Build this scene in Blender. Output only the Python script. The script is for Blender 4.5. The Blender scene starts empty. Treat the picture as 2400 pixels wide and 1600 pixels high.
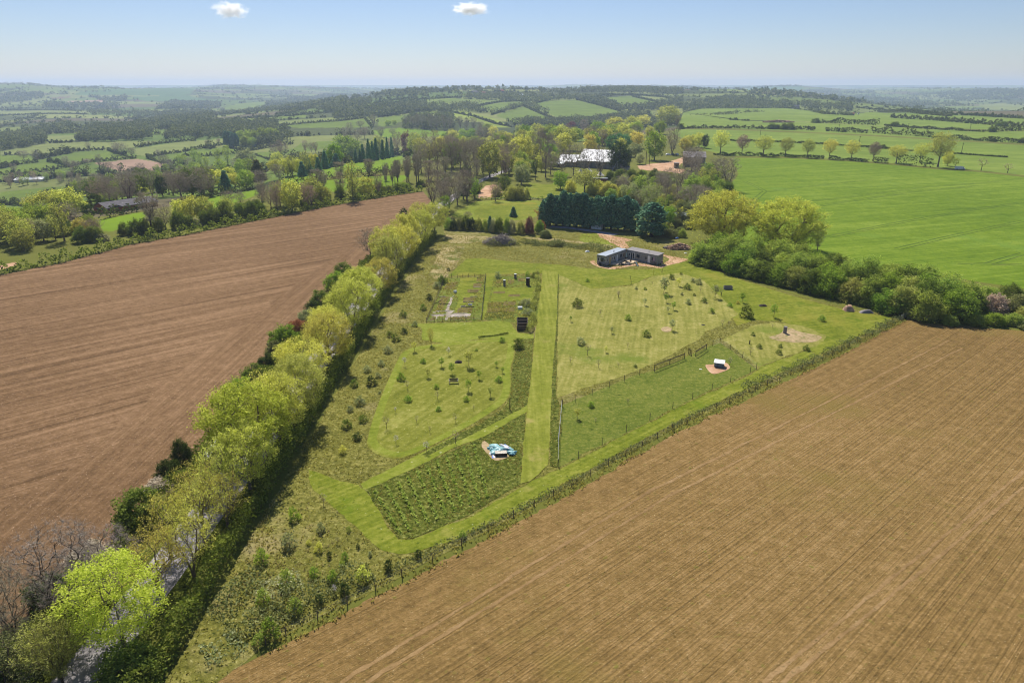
import bpy, bmesh, math, random
import numpy as np
from mathutils import Vector
sc = bpy.context.scene
COL = sc.collection
R = math.radians
# ------------------------------------------------------------------ camera, world, sun
CAM_H, FPX, PITCH = 50.0, 1604.0, R(20.5)
cam_d = bpy.data.cameras.new("camera"); cam = bpy.data.objects.new("camera", cam_d); COL.objects.link(cam)
cam.location = (0, 0, CAM_H); cam.rotation_euler = (R(90) - PITCH, 0, 0)
cam_d.sensor_width = 36; cam_d.lens = 36 * FPX / 2400; cam_d.clip_start = 0.5; cam_d.clip_end = 60000
sc.camera = cam
SUN_EL, SUN_AZ = R(49), R(-14)          # azimuth measured from +Y towards +X
SKY_STRENGTH, SUN_STRENGTH, EXPOSURE, HAZE = 0.074, 5.0, 0.28, 1.2e-4
world = bpy.data.worlds.new("World"); sc.world = world; world.use_nodes = True
wn = world.node_tree.nodes; wl = world.node_tree.links; wn.clear()
sky = wn.new("ShaderNodeTexSky"); sky.sky_type = 'NISHITA'; sky.sun_disc = False
sky.sun_elevation = SUN_EL; sky.sun_rotation = SUN_AZ; sky.altitude = 60; sky.air_density = 1.0; sky.dust_density = 0.15; sky.ozone_density = 6.0
bg = wn.new("ShaderNodeBackground"); bg.inputs[1].default_value = SKY_STRENGTH
wo = wn.new("ShaderNodeOutputWorld"); tint = wn.new("ShaderNodeMix"); tint.data_type = 'RGBA'; tint.blend_type = 'MULTIPLY'; tint.inputs[0].default_value = 1; tint.inputs[7].default_value = (1.06, .99, 1.06, 1)
wl.new(sky.outputs[0], tint.inputs[6]); wl.new(tint.outputs[2], bg.inputs[0]); wl.new(bg.outputs[0], wo.inputs[0])
sun_d = bpy.data.lights.new("sun", 'SUN'); sun_d.energy = SUN_STRENGTH; sun_d.angle = R(0.5); sun_d.color = (1.0, 0.95, 0.87)
sun = bpy.data.objects.new("sun", sun_d); COL.objects.link(sun)
sv = Vector((math.sin(SUN_AZ) * math.cos(SUN_EL), math.cos(SUN_AZ) * math.cos(SUN_EL), math.sin(SUN_EL)))
sun.rotation_euler = sv.to_track_quat('Z', 'Y').to_euler(); sun.location = (0, 0, 300)
sc.view_settings.view_transform = 'Standard'; sc.view_settings.look = 'None'
sc.view_settings.exposure = EXPOSURE; sc.view_settings.gamma = 1.0
cy = sc.cycles
cy.max_bounces = 6; cy.diffuse_bounces = 2; cy.glossy_bounces = 1; cy.transmission_bounces = 3
cy.transparent_max_bounces = 6; cy.volume_bounces = 2; cy.use_denoising = True; cy.denoising_prefilter = 'ACCURATE'
cy.pixel_filter_type = 'BLACKMAN_HARRIS'; cy.filter_width = 1.1
cy.caustics_reflective = False; cy.caustics_refractive = False
rng = np.random.default_rng(11)
random.seed(5)

# ------------------------------------------------------------------ terrain height
def smooth(t):
    t = np.clip(t, 0.0, 1.0); return t * t * (3 - 2 * t)
EDGE = [(-706, -650), (-432, -214), (-158, 203), (-60, 352), (-52, 420), (-10, 490), (70, 600), (190, 760), (330, 980), (560, 1330), (900, 1480), (2500, 1600), (7000, 1700)]
def edge_dist(x, y):
    d = np.full(x.shape, 1e9)
    for (ax, ay), (bx, by) in zip(EDGE[:-1], EDGE[1:]):
        ux, uy = bx - ax, by - ay
        t = np.clip(((x - ax) * ux + (y - ay) * uy) / (ux * ux + uy * uy), 0, 1)
        d = np.minimum(d, np.hypot(x - ax - t * ux, y - ay - t * uy))
    return d
def inpoly(x, y, poly):
    res = np.zeros(x.shape, bool); n = len(poly)
    for i in range(n):
        x1, y1 = poly[i]; x2, y2 = poly[(i + 1) % n]
        if y1 == y2: continue
        c = ((y1 > y) != (y2 > y)) & (x < (x2 - x1) * (y - y1) / (y2 - y1) + x1)
        res ^= c
    return res
PLATEAU = EDGE + [(9000, 1700), (9000, -9000), (-706, -9000)]
def hgt(x, y):
    x = np.asarray(x, float); y = np.asarray(y, float)
    d = np.where(inpoly(x, y, PLATEAU), 0.0, edge_dist(x, y))
    z = -42 * smooth(d / 480)
    k = smooth((d - 150) / 400)
    z = z + k * (4 * np.sin(x / 170 + 1) * np.sin(y / 230) + 2.5 * np.sin(x / 83 + y / 120))
    hh = -27 + 64 * smooth((y - 0.12 * x - 980) / 1800)
    m = smooth((x + 1050) / 850) * (1 - smooth((x - 800) / 800)) * smooth((y - 800) / 350) * (1 - smooth((y - 3000) / 1500)) * (d > 0) * smooth(d / 200)
    z = z + m * np.maximum(0, hh - z)
    z = z + 84 * np.exp(-((x + 3300) / 1500) ** 2 - ((y - 4700) / 1100) ** 2)
    r = np.hypot(x, y)
    f = smooth((r - 4200) / 3500)
    z = z + f * (48 + 26 * np.sin(x / 900 + 0.6) * np.sin(y / 1300 + x / 2500) + 20 * np.sin(x / 410 + y / 900) + 14 * np.sin(x / 230 - y / 700))
    e = smooth((r - 12500) / 1200)
    return z * (1 - e) + 52 * e
def hz(x, y): return float(hgt(np.array([x]), np.array([y]))[0])
# photo reading frames: (offset x, offset y, zoom)
FR = dict(O=(0, 0, .98), R1=(0, 0, 2.904), R2=(800, 160, 2.904), R3=(1600, 160, 2.904), R4=(0, 400, 2.614), R5=(800, 540, 2.904), R6=(1400, 540, 2.904), R7=(0, 1000, 2.614), R8=(600, 1000, 2.614), Z1=(1360, 540, 7.84), Z2=(980, 620, 7.35), Z3=(1100, 1000, 16.8), Z4=(1240, 330, 4.9), Z5=(1000, 380, 7.128), Z6=(1480, 740, 4.9), Z7=(840, 780, 4.9), Z8=(1400, 180, 3.92), L1=(0, 180, 4.704), L2=(400, 180, 3.92), L3=(400, 600, 3.92))
TT = np.concatenate([np.geomspace(40, 400, 260), np.geomspace(402, 13000, 900)])
def at(fr, x, y):
    a, b, s = FR[fr]; X = a + x / s; Y = b + y / s
    u = (X - 1200) / FPX; v = (800 - Y) / FPX
    dz = -math.sin(PITCH) + v * math.cos(PITCH); dy = math.cos(PITCH) + v * math.sin(PITCH)
    xs, ys, zs = u * TT, dy * TT, CAM_H + dz * TT
    below = zs <= hgt(xs, ys)
    if not below.any(): t = 9000.0
    else:
        i = int(np.argmax(below)); lo, hi = TT[max(i - 1, 0)], TT[i]
        for _ in range(14):
            t = (lo + hi) / 2
            if CAM_H + dz * t <= hz(u * t, dy * t): hi = t
            else: lo = t
        t = hi
    return (u * t, dy * t, hz(u * t, dy * t), t)
def P(fr, pts): return [at(fr, *p)[:2] for p in pts]
def P0(*fp):                                   # mixed frames: 'R5', (x,y), (x,y), 'R6', ...
    out, fr = [], None
    for q in fp:
        if isinstance(q, str): fr = q
        else: out.append(at(fr, *q)[:2])
    return out

# ------------------------------------------------------------------ tagging and mesh helpers
def tag(o, label=None, cat=None, group=None, kind=None):
    if label: o['label'] = label
    if cat: o['category'] = cat
    if group: o['group'] = group
    if kind: o['kind'] = kind
    return o
def empty(name, loc=(0, 0, 0), rz=0, scale=(1, 1, 1)):
    o = bpy.data.objects.new(name, None); COL.objects.link(o); o.location = loc; o.rotation_euler = (0, 0, rz); o.scale = scale
    o.empty_display_size = 0.3
    return o
def link(name, me, mat=None, parent=None, loc=None):
    if mat is not None and not me.materials: me.materials.append(mat)
    o = bpy.data.objects.new(name, me); COL.objects.link(o)
    if parent is not None: o.parent = parent
    if loc is not None: o.location = loc
    return o
def np_mesh(name, V, Fq, mat=None):
    """V (n,3), Fq (m,k) uniform faces"""
    V = np.asarray(V, np.float32); Fq = np.asarray(Fq, np.int32)
    me = bpy.data.meshes.new(name)
    me.vertices.add(len(V)); me.vertices.foreach_set("co", V.ravel())
    m, k = Fq.shape
    me.loops.add(m * k); me.loops.foreach_set("vertex_index", Fq.ravel())
    me.polygons.add(m); me.polygons.foreach_set("loop_start", np.arange(0, m * k, k, dtype=np.int32))
    me.update(calc_edges=True); me.validate()
    if mat: me.materials.append(mat)
    return me
class MB:
    def __init__(s): s.v = []; s.f = []
    def box(s, c, d, rz=0, tilt=0):
        cx, cyy, cz = c; a, b, h = d[0] / 2, d[1] / 2, d[2] / 2; n = len(s.v); cs, sn = math.cos(rz), math.sin(rz); ct, st = math.cos(tilt), math.sin(tilt)
        for z in (-h, h):
            for x, y in ((-a, -b), (a, -b), (a, b), (-a, b)):
                y2, z2 = y * ct - z * st, y * st + z * ct
                s.v.append((cx + x * cs - y2 * sn, cyy + x * sn + y2 * cs, cz + z2))
        s.f += [(n, n + 3, n + 2, n + 1), (n + 4, n + 5, n + 6, n + 7)] + [(n + i, n + (i + 1) % 4, n + 4 + (i + 1) % 4, n + 4 + i) for i in range(4)]
        return s
    def tube(s, p0, p1, r0, r1=None, k=6, cap=True):
        r1 = r0 if r1 is None else r1
        p0, p1 = Vector(p0), Vector(p1); d = (p1 - p0)
        if d.length < 1e-6: return s
        d.normalize(); a = d.orthogonal().normalized(); b = d.cross(a); n = len(s.v)
        for p, r in ((p0, r0), (p1, r1)):
            for i in range(k):
                t = 2 * math.pi * i / k; s.v.append(tuple(p + a * (r * math.cos(t)) + b * (r * math.sin(t))))
        s.f += [(n + i, n + (i + 1) % k, n + k + (i + 1) % k, n + k + i) for i in range(k)]
        if cap: s.f += [tuple(range(n + k - 1, n - 1, -1)), tuple(range(n + k, n + 2 * k))]
        return s
    def poly(s, pts): n = len(s.v); s.v += [tuple(p) for p in pts]; s.f.append(tuple(range(n, n + len(pts)))); return s
    def prism(s, pts, z0, z1):
        n = len(s.v); k = len(pts)
        a = sum(pts[i][0] * pts[(i + 1) % k][1] - pts[(i + 1) % k][0] * pts[i][1] for i in range(k))
        if a < 0: pts = pts[::-1]
        g = lambda z, p: z(p) if callable(z) else z
        s.v += [(p[0], p[1], g(z0, p)) for p in pts] + [(p[0], p[1], g(z1, p)) for p in pts]
        s.f += [tuple(range(n + k - 1, n - 1, -1)), tuple(range(n + k, n + 2 * k))] + [(n + i, n + (i + 1) % k, n + k + (i + 1) % k, n + k + i) for i in range(k)]
        return s
    def lathe(s, c, prof, k=12):
        n = len(s.v)
        for r, z in prof:
            for i in range(k): t = 2 * math.pi * i / k; s.v.append((c[0] + r * math.cos(t), c[1] + r * math.sin(t), c[2] + z))
        for j in range(len(prof) - 1):
            s.f += [(n + j * k + i, n + j * k + (i + 1) % k, n + (j + 1) * k + (i + 1) % k, n + (j + 1) * k + i) for i in range(k)]
        s.f += [tuple(range(n + k - 1, n - 1, -1)), tuple(range(n + (len(prof) - 1) * k, n + len(prof) * k))]
        return s
    def mesh(s, name, mat):
        me = bpy.data.meshes.new(name); me.from_pydata(s.v, [], s.f); me.update(); me.materials.append(mat); return me
    def build(s, name, mat, parent=None, bevel=0):
        o = link(name, s.mesh(name, mat), None, parent)
        if bevel:
            m = o.modifiers.new("bevel", 'BEVEL'); m.width = bevel; m.segments = 2; m.limit_method = 'ANGLE'
        return o

# ------------------------------------------------------------------ materials
def srgb(r, g, b, k=1.0):
    f = lambda c: ((c / 255 + .055) / 1.055) ** 2.4 if c > 10 else c / 255 / 12.92
    return (f(r) * k, f(g) * k, f(b) * k)
def new_mat(name):
    m = bpy.data.materials.new(name); m.use_nodes = True; n = m.node_tree.nodes; l = m.node_tree.links
    b = n["Principled BSDF"]; b.inputs["Roughness"].default_value = 0.9; b.inputs["Specular IOR Level"].default_value = 0.15
    return m, n, l, b
def rgba(c): return (c[0], c[1], c[2], 1)
def plain(name, c, rough=0.85, spec=0.2, metal=0, var=0.25, scale=3.0, bump=0.0):
    m, n, l, b = new_mat(name)
    tc = n.new("ShaderNodeTexCoord"); t = n.new("ShaderNodeTexNoise"); t.inputs["Scale"].default_value = scale; t.inputs["Detail"].default_value = 5
    l.new(tc.outputs["Object"], t.inputs["Vector"])
    r = n.new("ShaderNodeValToRGB"); r.color_ramp.elements[0].color = rgba([x * (1 - var) for x in c]); r.color_ramp.elements[1].color = rgba([min(1, x * (1 + var)) for x in c])
    r.color_ramp.elements[0].position = .3; r.color_ramp.elements[1].position = .7
    l.new(t.outputs["Fac"], r.inputs["Fac"]); l.new(r.outputs["Color"], b.inputs["Base Color"])
    b.inputs["Roughness"].default_value = rough; b.inputs["Specular IOR Level"].default_value = spec; b.inputs["Metallic"].default_value = metal
    if bump:
        bp = n.new("ShaderNodeBump"); bp.inputs["Strength"].default_value = bump; l.new(t.outputs["Fac"], bp.inputs["Height"]); l.new(bp.outputs["Normal"], b.inputs["Normal"])
    return m
def leafmat(name, dark, light, trans=0.5, tint=(1.1, 1.15, 0.7)):
    """leaf colours vary per leaf and per tree; thin leaves let light through"""
    m, n, l, b = new_mat(name); n.remove(b); out = n["Material Output"]
    geo = n.new("ShaderNodeNewGeometry"); oi = n.new("ShaderNodeObjectInfo")
    r = n.new("ShaderNodeValToRGB"); r.color_ramp.elements[0].color = rgba(dark); r.color_ramp.elements[1].color = rgba(light)
    l.new(geo.outputs["Random Per Island"], r.inputs["Fac"])
    hs = n.new("ShaderNodeHueSaturation")
    mr = n.new("ShaderNodeMapRange"); mr.inputs["To Min"].default_value = 0.82; mr.inputs["To Max"].default_value = 1.15
    l.new(oi.outputs["Random"], mr.inputs["Value"]); l.new(mr.outputs[0], hs.inputs["Value"])
    mh = n.new("ShaderNodeMapRange"); mh.inputs["To Min"].default_value = 0.488; mh.inputs["To Max"].default_value = 0.512
    ml = n.new("ShaderNodeMath"); ml.operation = 'MULTIPLY'; ml.inputs[1].default_value = 7.31; fr = n.new("ShaderNodeMath"); fr.operation = 'FRACT'
    l.new(oi.outputs["Random"], ml.inputs[0]); l.new(ml.outputs[0], fr.inputs[0]); l.new(fr.outputs[0], mh.inputs["Value"]); l.new(mh.outputs[0], hs.inputs["Hue"])
    l.new(r.outputs["Color"], hs.inputs["Color"])
    d = n.new("ShaderNodeBsdfDiffuse"); t = n.new("ShaderNodeBsdfTranslucent"); mx = n.new("ShaderNodeMixShader"); mx.inputs[0].default_value = trans
    mu = n.new("ShaderNodeMix"); mu.data_type = 'RGBA'; mu.blend_type = 'MULTIPLY'; mu.inputs[0].default_value = 1; mu.inputs[7].default_value = (*tint, 1)
    l.new(hs.outputs[0], d.inputs[0]); l.new(hs.outputs[0], mu.inputs[6]); l.new(mu.outputs[2], t.inputs[0])
    l.new(d.outputs[0], mx.inputs[1]); l.new(t.outputs[0], mx.inputs[2]); l.new(mx.outputs[0], out.inputs[0])
    return m
def ground(name, cols, s1=0.05, s2=0.6, speck=None, line=None, stripe=None, bump=0.3, patch=None, vcol=False, mottle=0.35):
    """cols: dark/mid/light; line=(angle, strength, cross scale) long drilled lines; stripe=(angle, width, strength) mower stripes;
    speck=(colour, scale, threshold); patch=(colour, scale, threshold)"""
    m, n, l, b = new_mat(name)
    tc = n.new("ShaderNodeTexCoord"); src = tc.outputs["Object"]
    def noise(scale, detail=4, vec=None, rough=.55):
        t = n.new("ShaderNodeTexNoise"); t.inputs["Scale"].default_value = scale; t.inputs["Detail"].default_value = detail; t.inputs["Roughness"].default_value = rough
        l.new(vec or src, t.inputs["Vector"]); return t.outputs["Fac"]
    def math_(op, a, b2, clamp=False):
        q = n.new("ShaderNodeMath"); q.operation = op; q.use_clamp = clamp
        for i, v in enumerate((a, b2)):
            if isinstance(v, (int, float)): q.inputs[i].default_value = v
            else: l.new(v, q.inputs[i])
        return q.outputs[0]
    def mapping(ang, sx, sy):
        # Mapping scales before it rotates, so rotate in one node and scale in a second
        q = n.new("ShaderNodeMapping"); q.inputs["Rotation"].default_value = (0, 0, -ang); l.new(src, q.inputs["Vector"])
        q2 = n.new("ShaderNodeMapping"); q2.inputs["Scale"].default_value = (sx, sy, 1); l.new(q.outputs[0], q2.inputs["Vector"]); return q2.outputs[0]
    f1 = noise(s1, 5); f2 = noise(s2, 6, rough=.7); f3 = noise(s2 * .28, 6, rough=.65)
    v = math_('ADD', math_('ADD', math_('MULTIPLY', f1, (1 - mottle) * .55), math_('MULTIPLY', f3, (1 - mottle) * .45 + .12)), math_('MULTIPLY', f2, mottle - .12))
    height = f2
    if line:
        lv = noise(1.0, 4, mapping(line[0], 0.008, line[2]), .6); lv2 = noise(1.0, 2, mapping(line[0], 0.02, line[2] * 4), .5)
        v = math_('ADD', v, math_('MULTIPLY', math_('SUBTRACT', lv, .5), line[1])); v = math_('ADD', v, math_('MULTIPLY', math_('SUBTRACT', lv2, .5), line[1] * .7))
        height = math_('ADD', height, lv2)
    if stripe:
        sx_ = n.new("ShaderNodeSeparateXYZ"); l.new(mapping(stripe[0], 1, 6.283 / stripe[1]), sx_.inputs[0])
        ph = math_('ADD', sx_.outputs[1], math_('MULTIPLY', noise(.15, 3), 9.0))
        v = math_('ADD', v, math_('MULTIPLY', math_('SINE', ph, 0), stripe[2] * .11))
        sv2 = noise(1.0, 3, mapping(stripe[0], .05, 1.5 / stripe[1]), .6); v = math_('ADD', v, math_('MULTIPLY', math_('SUBTRACT', sv2, .5), stripe[2] * 2.2))
    r = n.new("ShaderNodeValToRGB"); cr = r.color_ramp
    cr.elements[0].position = .36; cr.elements[0].color = rgba(cols[0]); cr.elements[1].position = .64; cr.elements[1].color = rgba(cols[2])
    e = cr.elements.new(.5); e.color = rgba(cols[1])
    l.new(v, r.inputs["Fac"]); colour = r.outputs["Color"]
    def over(c, fac):
        nonlocal colour
        q = n.new("ShaderNodeMix"); q.data_type = 'RGBA'; l.new(fac, q.inputs[0]); l.new(colour, q.inputs[6])
        if isinstance(c, tuple): q.inputs[7].default_value = rgba(c)
        else: l.new(c, q.inputs[7])
        colour = q.outputs[2]
    if patch:
        for c, s, th in (patch if isinstance(patch, list) else [patch]):
            over(c, math_('MULTIPLY', math_('MULTIPLY_ADD' if False else 'SUBTRACT', noise(s, 7, rough=.65), th), 9.0, True))
    if vcol:
        at_ = n.new("ShaderNodeAttribute"); at_.attribute_name = "field_colour"
        q = n.new("ShaderNodeMix"); q.data_type = 'RGBA'; q.blend_type = 'MULTIPLY'; q.inputs[0].default_value = 1; l.new(at_.outputs["Color"], q.inputs[6]); l.new(colour, q.inputs[7]); colour = q.outputs[2]
    if speck:
        for c, s, th in (speck if isinstance(speck, list) else [speck]):
            over(c, math_('MULTIPLY', math_('SUBTRACT', noise(s, 2), th), 7.0, True))
    l.new(colour, b.inputs["Base Color"]); b.inputs["Roughness"].default_value = 1; b.inputs["Specular IOR Level"].default_value = 0.05
    if bump:
        bp = n.new("ShaderNodeBump"); bp.inputs["Strength"].default_value = bump; bp.inputs["Distance"].default_value = .3; l.new(height, bp.inputs["Height"]); l.new(bp.outputs[0], b.inputs["Normal"])
    return m
FD = math.atan2(99.7, 116)                     # direction of the drilling in the near tilled field
M = {}
M['terrain'] = ground("valley_fields", [(.66, .67, .68), (.86, .87, .88), (1.06, 1.05, .98)], .012, .12, vcol=True, bump=.2)
M['plough'] = ground("ploughed_earth", [srgb(96, 74, 50), srgb(124, 97, 68), srgb(151, 121, 90)], .02, 1.8, speck=[(srgb(190, 160, 132), 3.4, .63), (srgb(82, 58, 42), 2.3, .64)], line=(R(41), .45, .42), bump=.6, mottle=.5)
M['plough_head'] = ground("ploughed_headland", [srgb(96, 74, 50), srgb(124, 97, 68), srgb(151, 121, 90)], .02, 1.8, speck=[(srgb(190, 160, 132), 3.4, .63), (srgb(82, 58, 42), 2.3, .64)], line=(R(88), .3, .5), bump=.6, mottle=.5)
M['tilled'] = ground("drilled_earth", [srgb(100, 80, 44), srgb(134, 108, 64), srgb(162, 133, 88)], .012, 2.2, speck=[(srgb(222, 204, 158), 5.5, .655), (srgb(84, 74, 36), 3.2, .61), (srgb(118, 110, 50), 1.1, .63)], line=(FD, .2, .8), bump=.7, patch=[(srgb(128, 108, 58), .03, .54)], mottle=.5)
M['track'] = ground("wheel_track_earth", [srgb(116, 92, 58), srgb(148, 120, 80), srgb(172, 144, 104)], .05, 1.6, speck=(srgb(96, 82, 44), 1.6, .6), bump=.5, mottle=.5)
M['crop'] = ground("young_crop", [srgb(84, 108, 24), srgb(104, 126, 32), srgb(124, 142, 48)], .012, .45, line=(R(18), .35, .16), bump=.3, patch=(srgb(108, 134, 46), .02, .58), speck=(srgb(66, 100, 26), 1.1, .6), mottle=.45)
M['tram'] = ground("tramline_crop", [srgb(52, 78, 24), srgb(72, 94, 34), srgb(110, 112, 60)], .05, .6, bump=.3)
M['crop_far'] = ground("far_crop", [srgb(94, 114, 40), srgb(112, 130, 50), srgb(130, 144, 62)], .01, .2, line=(R(-12), .25, .1), bump=.1)
M['rough'] = ground("rough_grass", [srgb(70, 72, 26), srgb(114, 112, 50), srgb(158, 150, 84)], .09, 1.5, bump=.9, speck=[(srgb(178, 172, 112), 2.6, .62), (srgb(46, 56, 18), 1.7, .61)], patch=[(srgb(150, 138, 92), .055, .56), (srgb(140, 132, 84), .35, .6)], mottle=.72)
M['dry_rough'] = ground("dry_rough_grass", [srgb(128, 116, 70), srgb(164, 148, 104), srgb(190, 172, 132)], .12, 1.6, bump=.8, speck=[(srgb(104, 112, 50), 1.4, .55)], patch=(srgb(100, 106, 46), .14, .49), mottle=.6)
M['rough_dark'] = ground("tussock_grass", [srgb(44, 54, 14), srgb(88, 96, 34), srgb(140, 142, 70)], .12, 1.7, bump=1.0, speck=[(srgb(170, 166, 100), 2.4, .62), (srgb(36, 44, 12), 1.6, .60)], mottle=.8)
M['mown'] = ground("mown_meadow", [srgb(94, 100, 31), srgb(120, 123, 47), srgb(149, 146, 75)], .1, 1.2, stripe=(R(60), 1.7, .15), bump=.4, speck=(srgb(182, 176, 108), 1.7, .645), patch=(srgb(150, 150, 74), .1, .6), mottle=.55)
M['dry_meadow'] = ground("dry_meadow", [srgb(104, 108, 42), srgb(136, 134, 64), srgb(166, 158, 94)], .07, 1.2, stripe=(R(78), 1.3, .12), bump=.4, patch=[(srgb(106, 120, 42), .045, .55), (srgb(172, 152, 110), .06, .64)], speck=(srgb(190, 172, 124), 1.7, .65), mottle=.55)
M['lawn'] = ground("mown_lawn", [srgb(86, 98, 24), srgb(114, 122, 38), srgb(144, 144, 62)], .06, 1.1, stripe=(R(20), 1.5, .13), bump=.45, speck=(srgb(84, 98, 24), 1.2, .62), patch=[(srgb(136, 132, 52), .05, .54), (srgb(94, 110, 28), .13, .57), (srgb(150, 140, 80), .22, .64)], mottle=.6)
M['path_main'] = ground("mown_path", [srgb(101, 110, 34), srgb(125, 130, 48), srgb(149, 149, 70)], .08, 1.2, stripe=(R(90), 1.1, .16), bump=.35, patch=[(srgb(158, 146, 84), .16, .58), (srgb(108, 118, 40), .3, .6)], mottle=.55)
M['path_side'] = ground("mown_side_path", [srgb(97, 110, 32), srgb(122, 131, 45), srgb(148, 150, 72)], .1, 1.2, stripe=(R(30), .9, .07), bump=.35, speck=(srgb(210, 210, 172), 1.1, .7), mottle=.55)
M['perimeter'] = ground("perimeter_grass", [srgb(88, 100, 24), srgb(116, 124, 40), srgb(146, 146, 64)], .07, 1.2, stripe=(FD, 1.0, .15), bump=.5, speck=[(srgb(214, 216, 180), 2.2, .70), (srgb(78, 92, 20), 1.3, .62)], patch=[(srgb(140, 138, 66), .2, .58), (srgb(96, 116, 26), .09, .56)], mottle=.6)
M['pen'] = ground("grazed_pen", [srgb(76, 92, 28), srgb(104, 114, 44), srgb(138, 136, 66)], .08, 1.5, bump=.7, speck=[(srgb(154, 150, 90), 2.0, .63), (srgb(64, 80, 24), 1.0, .62)], mottle=.65)
M['dirt'] = ground("bare_dirt", [srgb(158, 120, 90), srgb(190, 152, 120), srgb(214, 182, 150)], .2, 1.5, bump=.4, speck=(srgb(140, 126, 76), 1.0, .64))
M['dirt_patchy'] = ground("patchy_dirt", [srgb(106, 110, 52), srgb(164, 144, 106), srgb(200, 172, 138)], .25, 1.1, bump=.5, mottle=.6, speck=(srgb(104, 114, 50), .8, .58))
M['asphalt'] = ground("lane_asphalt", [srgb(120, 116, 118), srgb(150, 145, 146), srgb(170, 164, 162)], .1, 1.5, bump=.15, line=(R(90), .35, .8))
M['paving'] = ground('pale_paving', [srgb(118, 114, 84), srgb(166, 154, 140), srgb(200, 188, 178)], .5, 2.0, bump=.3, speck=(srgb(116, 118, 62), 1.2, .58))
M['soil'] = ground('bed_soil', [srgb(88, 76, 48), srgb(112, 100, 60), srgb(128, 124, 66)], .3, 2.0, bump=.6, mottle=.6)
M['bark'] = plain("bark", srgb(112, 98, 86), var=.4, scale=1.5)
M['bark_dark'] = plain("dark_bark", srgb(64, 54, 44), var=.4, scale=1.5)
M['bark_grey'] = plain("grey_bark", srgb(118, 108, 100), var=.35, scale=1.5)
L = {}
L['lime'] = leafmat("lime_leaves", srgb(176, 178, 66), srgb(236, 234, 132), .55, (1.08, 1.1, .8))
L['limeb'] = leafmat("bright_lime_leaves", srgb(166, 180, 52), srgb(230, 236, 116), .55, (1.06, 1.1, .8))
L['gold'] = leafmat("golden_young_leaves", srgb(180, 172, 70), srgb(234, 222, 128), .55, (1.06, 1.08, .8))
L['great'] = leafmat("great_tree_leaves", srgb(180, 178, 66), srgb(236, 230, 122), .55, (1.03, 1.1, .75))
L['olive'] = leafmat("olive_young_leaves", srgb(146, 150, 70), srgb(208, 206, 122), .45)
L['green'] = leafmat("green_leaves", srgb(108, 140, 44), srgb(172, 192, 84), .45)
L['hedge'] = leafmat("hawthorn_leaves", srgb(82, 100, 38), srgb(146, 158, 74), .4)
L['dark'] = leafmat("ivy_leaves", srgb(46, 62, 30), srgb(98, 114, 58), .25)
L['scrub'] = leafmat("scrub_leaves", srgb(126, 148, 56), srgb(192, 204, 106), .42)
L['grey'] = leafmat("willow_leaves", srgb(138, 146, 100), srgb(194, 196, 150), .42)
L['pale'] = leafmat("pale_blossom_leaves", srgb(160, 160, 118), srgb(212, 208, 170), .42)
L['teal'] = leafmat("blue_green_leaves", srgb(66, 114, 78), srgb(122, 162, 112), .38)
L['conifer'] = leafmat("conifer_needles", srgb(62, 108, 86), srgb(142, 178, 136), .15, (1, 1, .9))
L['purple'] = leafmat("copper_beech_leaves", srgb(92, 52, 54), srgb(146, 96, 92), .35, (1.2, .9, .8))
L['orange'] = leafmat("copper_shrub_leaves", srgb(146, 98, 64), srgb(200, 150, 106), .4, (1.15, 1, .8))
L['twig'] = leafmat("bare_twigs", srgb(154, 140, 116), srgb(210, 196, 168), .0)
L['twig_pink'] = leafmat("pinkish_bare_twigs", srgb(170, 146, 120), srgb(220, 196, 166), .0)
L['twig_white'] = leafmat("pale_bare_twigs", srgb(126, 112, 98), srgb(196, 184, 170), .0)
L['blossom'] = leafmat("white_blossom", srgb(196, 186, 180), srgb(236, 228, 226), .4, (1, 1, 1))
L['bramble'] = leafmat("bramble_leaves", srgb(100, 108, 60), srgb(164, 166, 110), .3)
L['farwood'] = leafmat("far_wood_leaves", srgb(76, 90, 58), srgb(142, 144, 102), .25)
L['farhedge'] = leafmat("far_hedge_leaves", srgb(70, 80, 44), srgb(126, 132, 78), .25)
L['tuft'] = leafmat("grass_blades", srgb(124, 116, 56), srgb(188, 176, 110), .5)
L['tuft_dry'] = leafmat("dry_grass_blades", srgb(160, 148, 98), srgb(212, 198, 150), .4)

# ------------------------------------------------------------------ the ground: one sheet to the horizon
def build_terrain():
    az = np.concatenate([np.linspace(-180, -47, 34)[:-1], np.linspace(-47, 47, 1081), np.linspace(47, 180, 34)[1:]])
    r = [12.0]
    while r[-1] < 13900: r.append(r[-1] + min(70, max(.008 * r[-1], r[-1] ** 2 / 150000)))
    r = np.array(r)
    A, Rr = np.meshgrid(np.radians(az), r); X = Rr * np.sin(A); Y = Rr * np.cos(A); Z = hgt(X, Y)
    nr, na = X.shape
    idx = np.arange(nr * na).reshape(nr, na)
    F = np.stack([idx[:-1, :-1], idx[:-1, 1:], idx[1:, 1:], idx[1:, :-1]], -1).reshape(-1, 4)
    V = np.stack([X, Y, Z], -1).reshape(-1, 3)
    c = len(V); V = np.vstack([V, [[0, 0, 0]]])
    fan = np.stack([np.full(na - 1, c), idx[0, 1:], idx[0, :-1], idx[0, :-1]], -1)
    me = np_mesh("ground", V, F, M['terrain'])
    x, y = V[:, 0], V[:, 1]
    colr = field_colour(x, y)
    at_ = me.color_attributes.new("field_colour", 'FLOAT_COLOR', 'POINT')
    at_.data.foreach_set("color", np.concatenate([colr, np.ones((len(colr), 1))], 1).astype(np.float32).ravel())
    me.polygons.foreach_set("use_smooth", np.ones(len(me.polygons), bool))
    o = link("ground", me); tag(o, kind='structure')
    mb = MB(); mb.v = [tuple(V[i]) for i in idx[0]]; mb.f = [tuple(range(na - 1))]
    o2 = mb.build("ground_underfoot", M['rough']); tag(o2, kind='structure')
CELL = 235.0
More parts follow.
